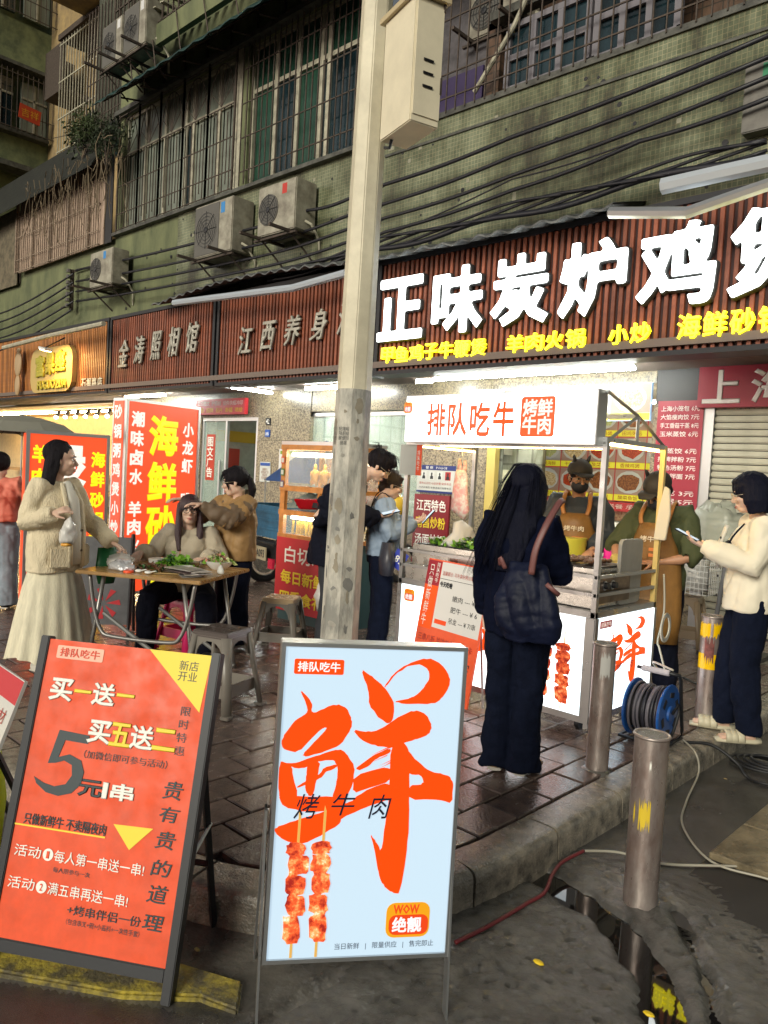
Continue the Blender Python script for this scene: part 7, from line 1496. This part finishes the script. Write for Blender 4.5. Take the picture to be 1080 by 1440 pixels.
# 7,8 ---- the two cooks
def cook(label,loc,hd,h,pose,yaw,pitch,hands,shirt,armto,glov=False,roll_=0):
    t,J,H = figure(label,loc,hd,h,pose=pose,yaw=yaw,pitch=pitch,hands=hands,man=True,bulk=1.06,skin=mat('tanned_skin',(.46,.24,.14),rough=.5))
    top(t,J,shirt,fit=.04,hem=.78,hw=.19,hd=.15,sleeve=.074,cuff=.062,name='shirt',armto=armto,wr=.012,sh=1.08); legs(t,J,M_blackc,.11,.09,.08); shoes(t,J,M_black)
    mb=MB(); s=h/1.62; n=14; rows=[(1.24,.10,.185),(1.16,.125,.20),(1.08,.16,.20),(.98,.185,.195),(.80,.20,.19),(.6,.21,.20),(.42,.20,.205)]
    for z,w,x in rows:
        for i in range(n+1): q=(i/n-.5)*2; mb.v.append(((x+.012-.10*q*q*(w/.2)**1.5)*1.0,w*q,z*s))
    for r_ in range(len(rows)-1):
        for i in range(n): a=r_*(n+1)+i; mb.f.append((a,a+1,a+n+2,a+n+1))
    o=mb.build('apron',M_apr,t,smooth=True,fix=False); sd=o.modifiers.new('s','SOLIDIFY'); sd.thickness=.006
    mb=MB()
    for q in (1,-1): mb.loft(curve_pts([(.19,.085*q,1.23*s),(.165,.10*q,1.29*s),(.07,.095*q,1.375*s),(-.02,.085*q,1.385*s),(-.12,.05*q,1.28*s)],5),(.017,.004),6,ref=(1,0,0))
    mb.build('apron_strap',mat('orange_leather_strap',(.42,.17,.04),rough=.5),t,smooth=True)
    Mx = Matrix.Translation((.224,0,0))@Matrix.Rotation(R(90),4,'Z'); txt(o,'烤牛肉',-.075,1.11*s,.15,.042,mat('apron_white_print',(.75,.65,.5)),M=Mx,y=-.006,bold=.02)
    for z in (1.06,1.02): MB().box((.219,.03,z*s),(.006,.08,.022)).build('apron_label',mat('orange_label',(.6,.18,.04)),o)
    MB().box((.214,-.06,1.03*s),(.006,.09,.09)).build('apron_pocket',M_apr,o,bevel=.004)
    hairdo(t,H,[('e',(-.03,0,-.01),(.075,.083,.05))],amp=.002,capr=(.098,.082,.085)); cap_(t,H,mat('brown_black_cap',(.055,.04,.025) if glov else (.03,.025,.02),rough=.7)); mask(t,H,mat('black_mask',(.018,.018,.026),rough=.7))
    return t,J,H
t,J,H = cook('left cook in slate jacket, horned cap, black mask and tan apron',(-3.05,5.42,0),-66,1.70,dict(elL=(.06,.23,1.07),wrL=(.27,.13,.98),elR=(.04,-.23,1.05),wrR=(.25,-.1,.97),head=(.045,0,1.50)),22,12,{'L':((.9,-.2,-.3),(0,0,-1),.4),'R':((.9,.2,-.3),(0,0,-1),.5)},M_grnT,.8)
glasses(t,H,None,.021)
t,J,H = cook('right cook in olive shirt and horned cap with a yellow work glove',(-2.37,5.43,0),-84,1.67,dict(chest=(.04,0,1.19),neck=(.06,0,1.315),head=(.13,0,1.455),elL=(.10,.25,1.02),wrL=(.20,.02,.97),elR=(.12,-.27,1.05),wrR=(.30,-.20,.95)),-14,32,{'L':((.6,-.8,.0),(-.3,0,-1),.6),'R':((.8,.1,-.5),(0,.2,-.9),.7)},M_green,.05,True)
mb=MB(); hand(mb,J['wrR']+V((0,0,.0)),(.8,.1,-.5),(0,.2,-.9),1,.8,1.28); mb.loft([J['elR'].lerp(J['wrR'],.72),J['wrR']],[.043,.036],10); mb.ell(J['wrR']+V((.05,.0,-.035)),(.05,.045,.04)); remeshed(mb,'work_glove',mat('yellow_knit_glove',(.55,.42,.12),rough=.9,bump=.8,bs=120),t,.006,2)
t = thing('paper_cups','stack of pale paper bags hanging beside the right cook','paper bags',(-2.20,5.00,1.18)); MB().prism([(-.03,.0),(.05,.0),(.07,.18),(.055,.34),(.02,.36),(-.01,.2)],-.012,.012).build('bag_stack',mat('pale_paper_bags',(.62,.55,.42),rough=.8),t,bevel=.004)
# 9 ---- woman in the cream jacket
t,J,H = figure('woman with a dark bob in cream jacket and slides at the right edge',(-1.60,5.03,0),208,1.64,
  pose=dict(elL=(.02,.24,1.08),wrL=(.30,.12,1.17),elR=(.0,-.22,1.08),wrR=(.20,-.05,1.12),head=(.05,0,1.50),anL=(-.03,.12,.075),toL=(.14,.16,.03),anR=(.08,-.10,.075),toR=(.26,-.11,.03),knR=(.07,-.09,.47)),yaw=-6,pitch=14,hands={'L':((.85,-.25,.35),(-.3,-.2,.9),.5),'R':((.8,.4,.3),(-.2,.1,.9),.5)})
top(t,J,M_crj,fit=.035,hem=.80,hw=.19,hd=.15,sleeve=.066,cuff=.045,wr=.008,sh=.98); legs(t,J,M_navy,.105,.085,.07)
mb=MB().loft([J['neck']+V((.04,0,-.03)),J['neck']+V((-.03,0,-.01)),J['neck']+V((-.09,0,-.04)),J['neck']+V((-.12,0,-.12))],[(.07,.03),(.10,.04),(.12,.05),(.08,.03)],14,ref=(0,0,1)); remeshed(mb,'hood',M_crj,t,.01,3)
MB().loft([(.165,.0,1.32),(.20,.0,1.2),(.2,0,1.05)],[(.045,.012),(.04,.012),(.03,.012)],10,ref=(1,0,0)).build('inner_shirt',M_whitec,t,smooth=True)
for z in (1.24,1.12,1.0,.88): MB().ell((.20,.03,z),(.006,.009,.009),seg=8,rings=6).build('snap_button',M_dark,t)
MB().prism([(-.02,.0),(.02,.0),(.025,.03),(0,.045),(-.025,.03)],-.004,0).xf(Matrix.Translation((.17,.14,1.19))@Matrix.Rotation(R(125),4,'Z')).build('chest_badge',M_dark,t)
mb=MB().loft(curve_pts([(.09,.15,1.34),(.17,.17,1.22),(.16,.2,1.08)],4),(.006,.006),5); mb.build('bag_strap',M_blackc,t)
M_sl = mat('cream_rubber_slide',(.55,.50,.36),rough=.5)
for q in 'LR':
    a,to=J['an'+q],J['to'+q]; d=(to-a); d.z=0; d.normalize(); b=V((a.x,a.y,0)); o=MB().loft([b-d*.07+V((0,0,.018)),b-d*.03+V((0,0,.018)),b+d*.1+V((0,0,.018)),b+d*.2+V((0,0,.016))],[(.03,.018),(.042,.02),(.05,.018),(.035,.014)],12,ref=(0,0,1)).build('slide',M_sl,t,smooth=True)
    sd=V((-d.y,d.x,0)); mb=MB()
    for f in (.06,.10,.13): c=b+d*f; mb.loft([c+sd*.052+V((0,0,.02)),c+sd*.042+V((0,0,.06)),c+V((0,0,.078)),c-sd*.042+V((0,0,.06)),c-sd*.052+V((0,0,.02))],(.022,.006),8,ref=(0,0,1))
    mb.build('slide_strap',M_sl,o,smooth=True)
hairdo(t,H,[('l',[(-.03,.06,.04),(-.02,.085,-.04),(-.02,.085,-.12)],[(.04,.07),(.03,.07),(.02,.05)]),('l',[(-.03,-.06,.04),(-.02,-.085,-.04),(-.02,-.085,-.12)],[(.04,.07),(.03,.07),(.02,.05)]),('l',[(-.06,0,.04),(-.085,0,-.05),(-.08,0,-.13)],[(.09,.06),(.09,.05),(.075,.03)]),('e',(.03,0,.09),(.06,.07,.03))],mat('blue_black_hair',(.007,.007,.013)),capr=(.112,.096,.10)); glasses(t,H,None,.023)
phone(wpt(t,J['wrL']+V((.10,-.03,.06))),(R(0),R(-25),R(190)),'phone held by the woman in the cream jacket')
# 10 --- person in salmon top at the left edge, under the umbrella
t,J,H = figure('person in a salmon top and washed jeans under the grey umbrella',(-7.75,2.80,0),150,1.50,pose=dict(elL=(-.10,.28,1.10),wrL=(.04,.2,.98),elR=(.05,-.22,1.08),wrR=(.22,-.18,1.25)),yaw=0,pitch=0,hands={'R':((.3,.2,1),(0,1,0),1.2)})
top(t,J,M_pinkt,fit=.05,hem=.86,hw=.20,hd=.15,sleeve=.085,cuff=.05,name='top',wr=.014); legs(t,J,M_jean,.11,.10,.11); shoes(t,J,M_black); hairdo(t,H,[],cap=True)
up = wpt(t,J['wrR']+V((.02,.02,.08))); ub = thing('umbrella','open grey umbrella at the left edge above the short red light box','umbrella',up); mb=MB(); n=8; R_=.56; ctr=V((.0,.0,.66))
rings=[(0,0),(.2,.03),(.4,.08),(R_,.18)]
for k,(r_,dz) in enumerate(rings):
    for j in range(n*3):
        q=2*math.pi*j/(n*3); f=1-(0 if j%3==0 else .05)*(r_/R_); mb.v.append((r_*f*math.cos(q),r_*f*math.sin(q),.66-dz-(0 if j%3==0 else .0)))
for k in range(3):
    for j in range(n*3): a=k*n*3+j; b=k*n*3+(j+1)%(n*3); mb.f.append((a,b,b+n*3,a+n*3))
o=mb.build('canopy',mat('grey_umbrella_cloth',(.23,.22,.18),rough=.7),ub,smooth=False,fix=False); sd=o.modifiers.new('s','SOLIDIFY'); sd.thickness=.003
MB().loft([(0,0,-.1),(0,0,.7)],.008,6).build('shaft',M_alu,ub); mb=MB()
for j in range(8): q=2*math.pi*j/8; mb.loft([(0,0,.45),(.25*math.cos(q),.25*math.sin(q),.61),(R_*.97*math.cos(q),R_*.97*math.sin(q),.47)],.003,4)
mb.build('ribs',M_dark,ub)
# 11 --- diner inside the chicken shop
t,J,H = figure('diner in a white shirt bent over a bowl inside the chicken shop',(-5.30,10.6,0),-20,1.65,seated=True,man=True,
  pose=dict(pel=(0,0,.5),waist=(.03,0,.64),chest=(.12,0,.84),neck=(.2,0,.95),head=(.30,0,1.06),shL=(.14,.18,.92),shR=(.14,-.18,.92),elL=(.25,.25,.76),wrL=(.45,.12,.80),elR=(.25,-.25,.76),wrR=(.45,-.12,.82),hipL=(0,.09,.5),hipR=(0,-.09,.5),knL=(.4,.12,.5),knR=(.4,-.12,.5),anL=(.4,.12,.08),anR=(.4,-.12,.08),toL=(.55,.12,.03),toR=(.55,-.12,.03)),pitch=40,hands={'L':((1,0,0),(0,0,-1),.4),'R':((1,.2,.1),(0,0,-1),.6)})
top(t,J,M_whitec,fit=.05,hem=.5,hw=.19,hd=.15,sleeve=.08,cuff=.05,name='shirt'); legs(t,J,M_blackc); shoes(t,J,M_black); hairdo(t,H,[('e',(.0,0,.08),(.07,.075,.03))])
t = thing('dining_table','small table in front of the diner in white','table',(-4.65,10.4,0)); MB().bb(-.4,.4,-.3,.3,.72,.75).build('tabletop',M_top,t); [MB().box((x_*.35,y_*.25,.36),(.03,.03,.72)).build('leg',M_dark,t) for x_ in (-1,1) for y_ in (-1,1)]
t = thing('stool_seat','dark stool under the diner in white','stool',(-5.30,10.6,0)); MB().cyl((0,0,.40),(0,0,.44),.16,.16,16).build('seat',M_std,t); [MB().loft([(x_*.1,y_*.1,.4),(x_*.15,y_*.15,0)],.015,6).build('leg',M_dark,t) for x_ in (-1,1) for y_ in (-1,1)]
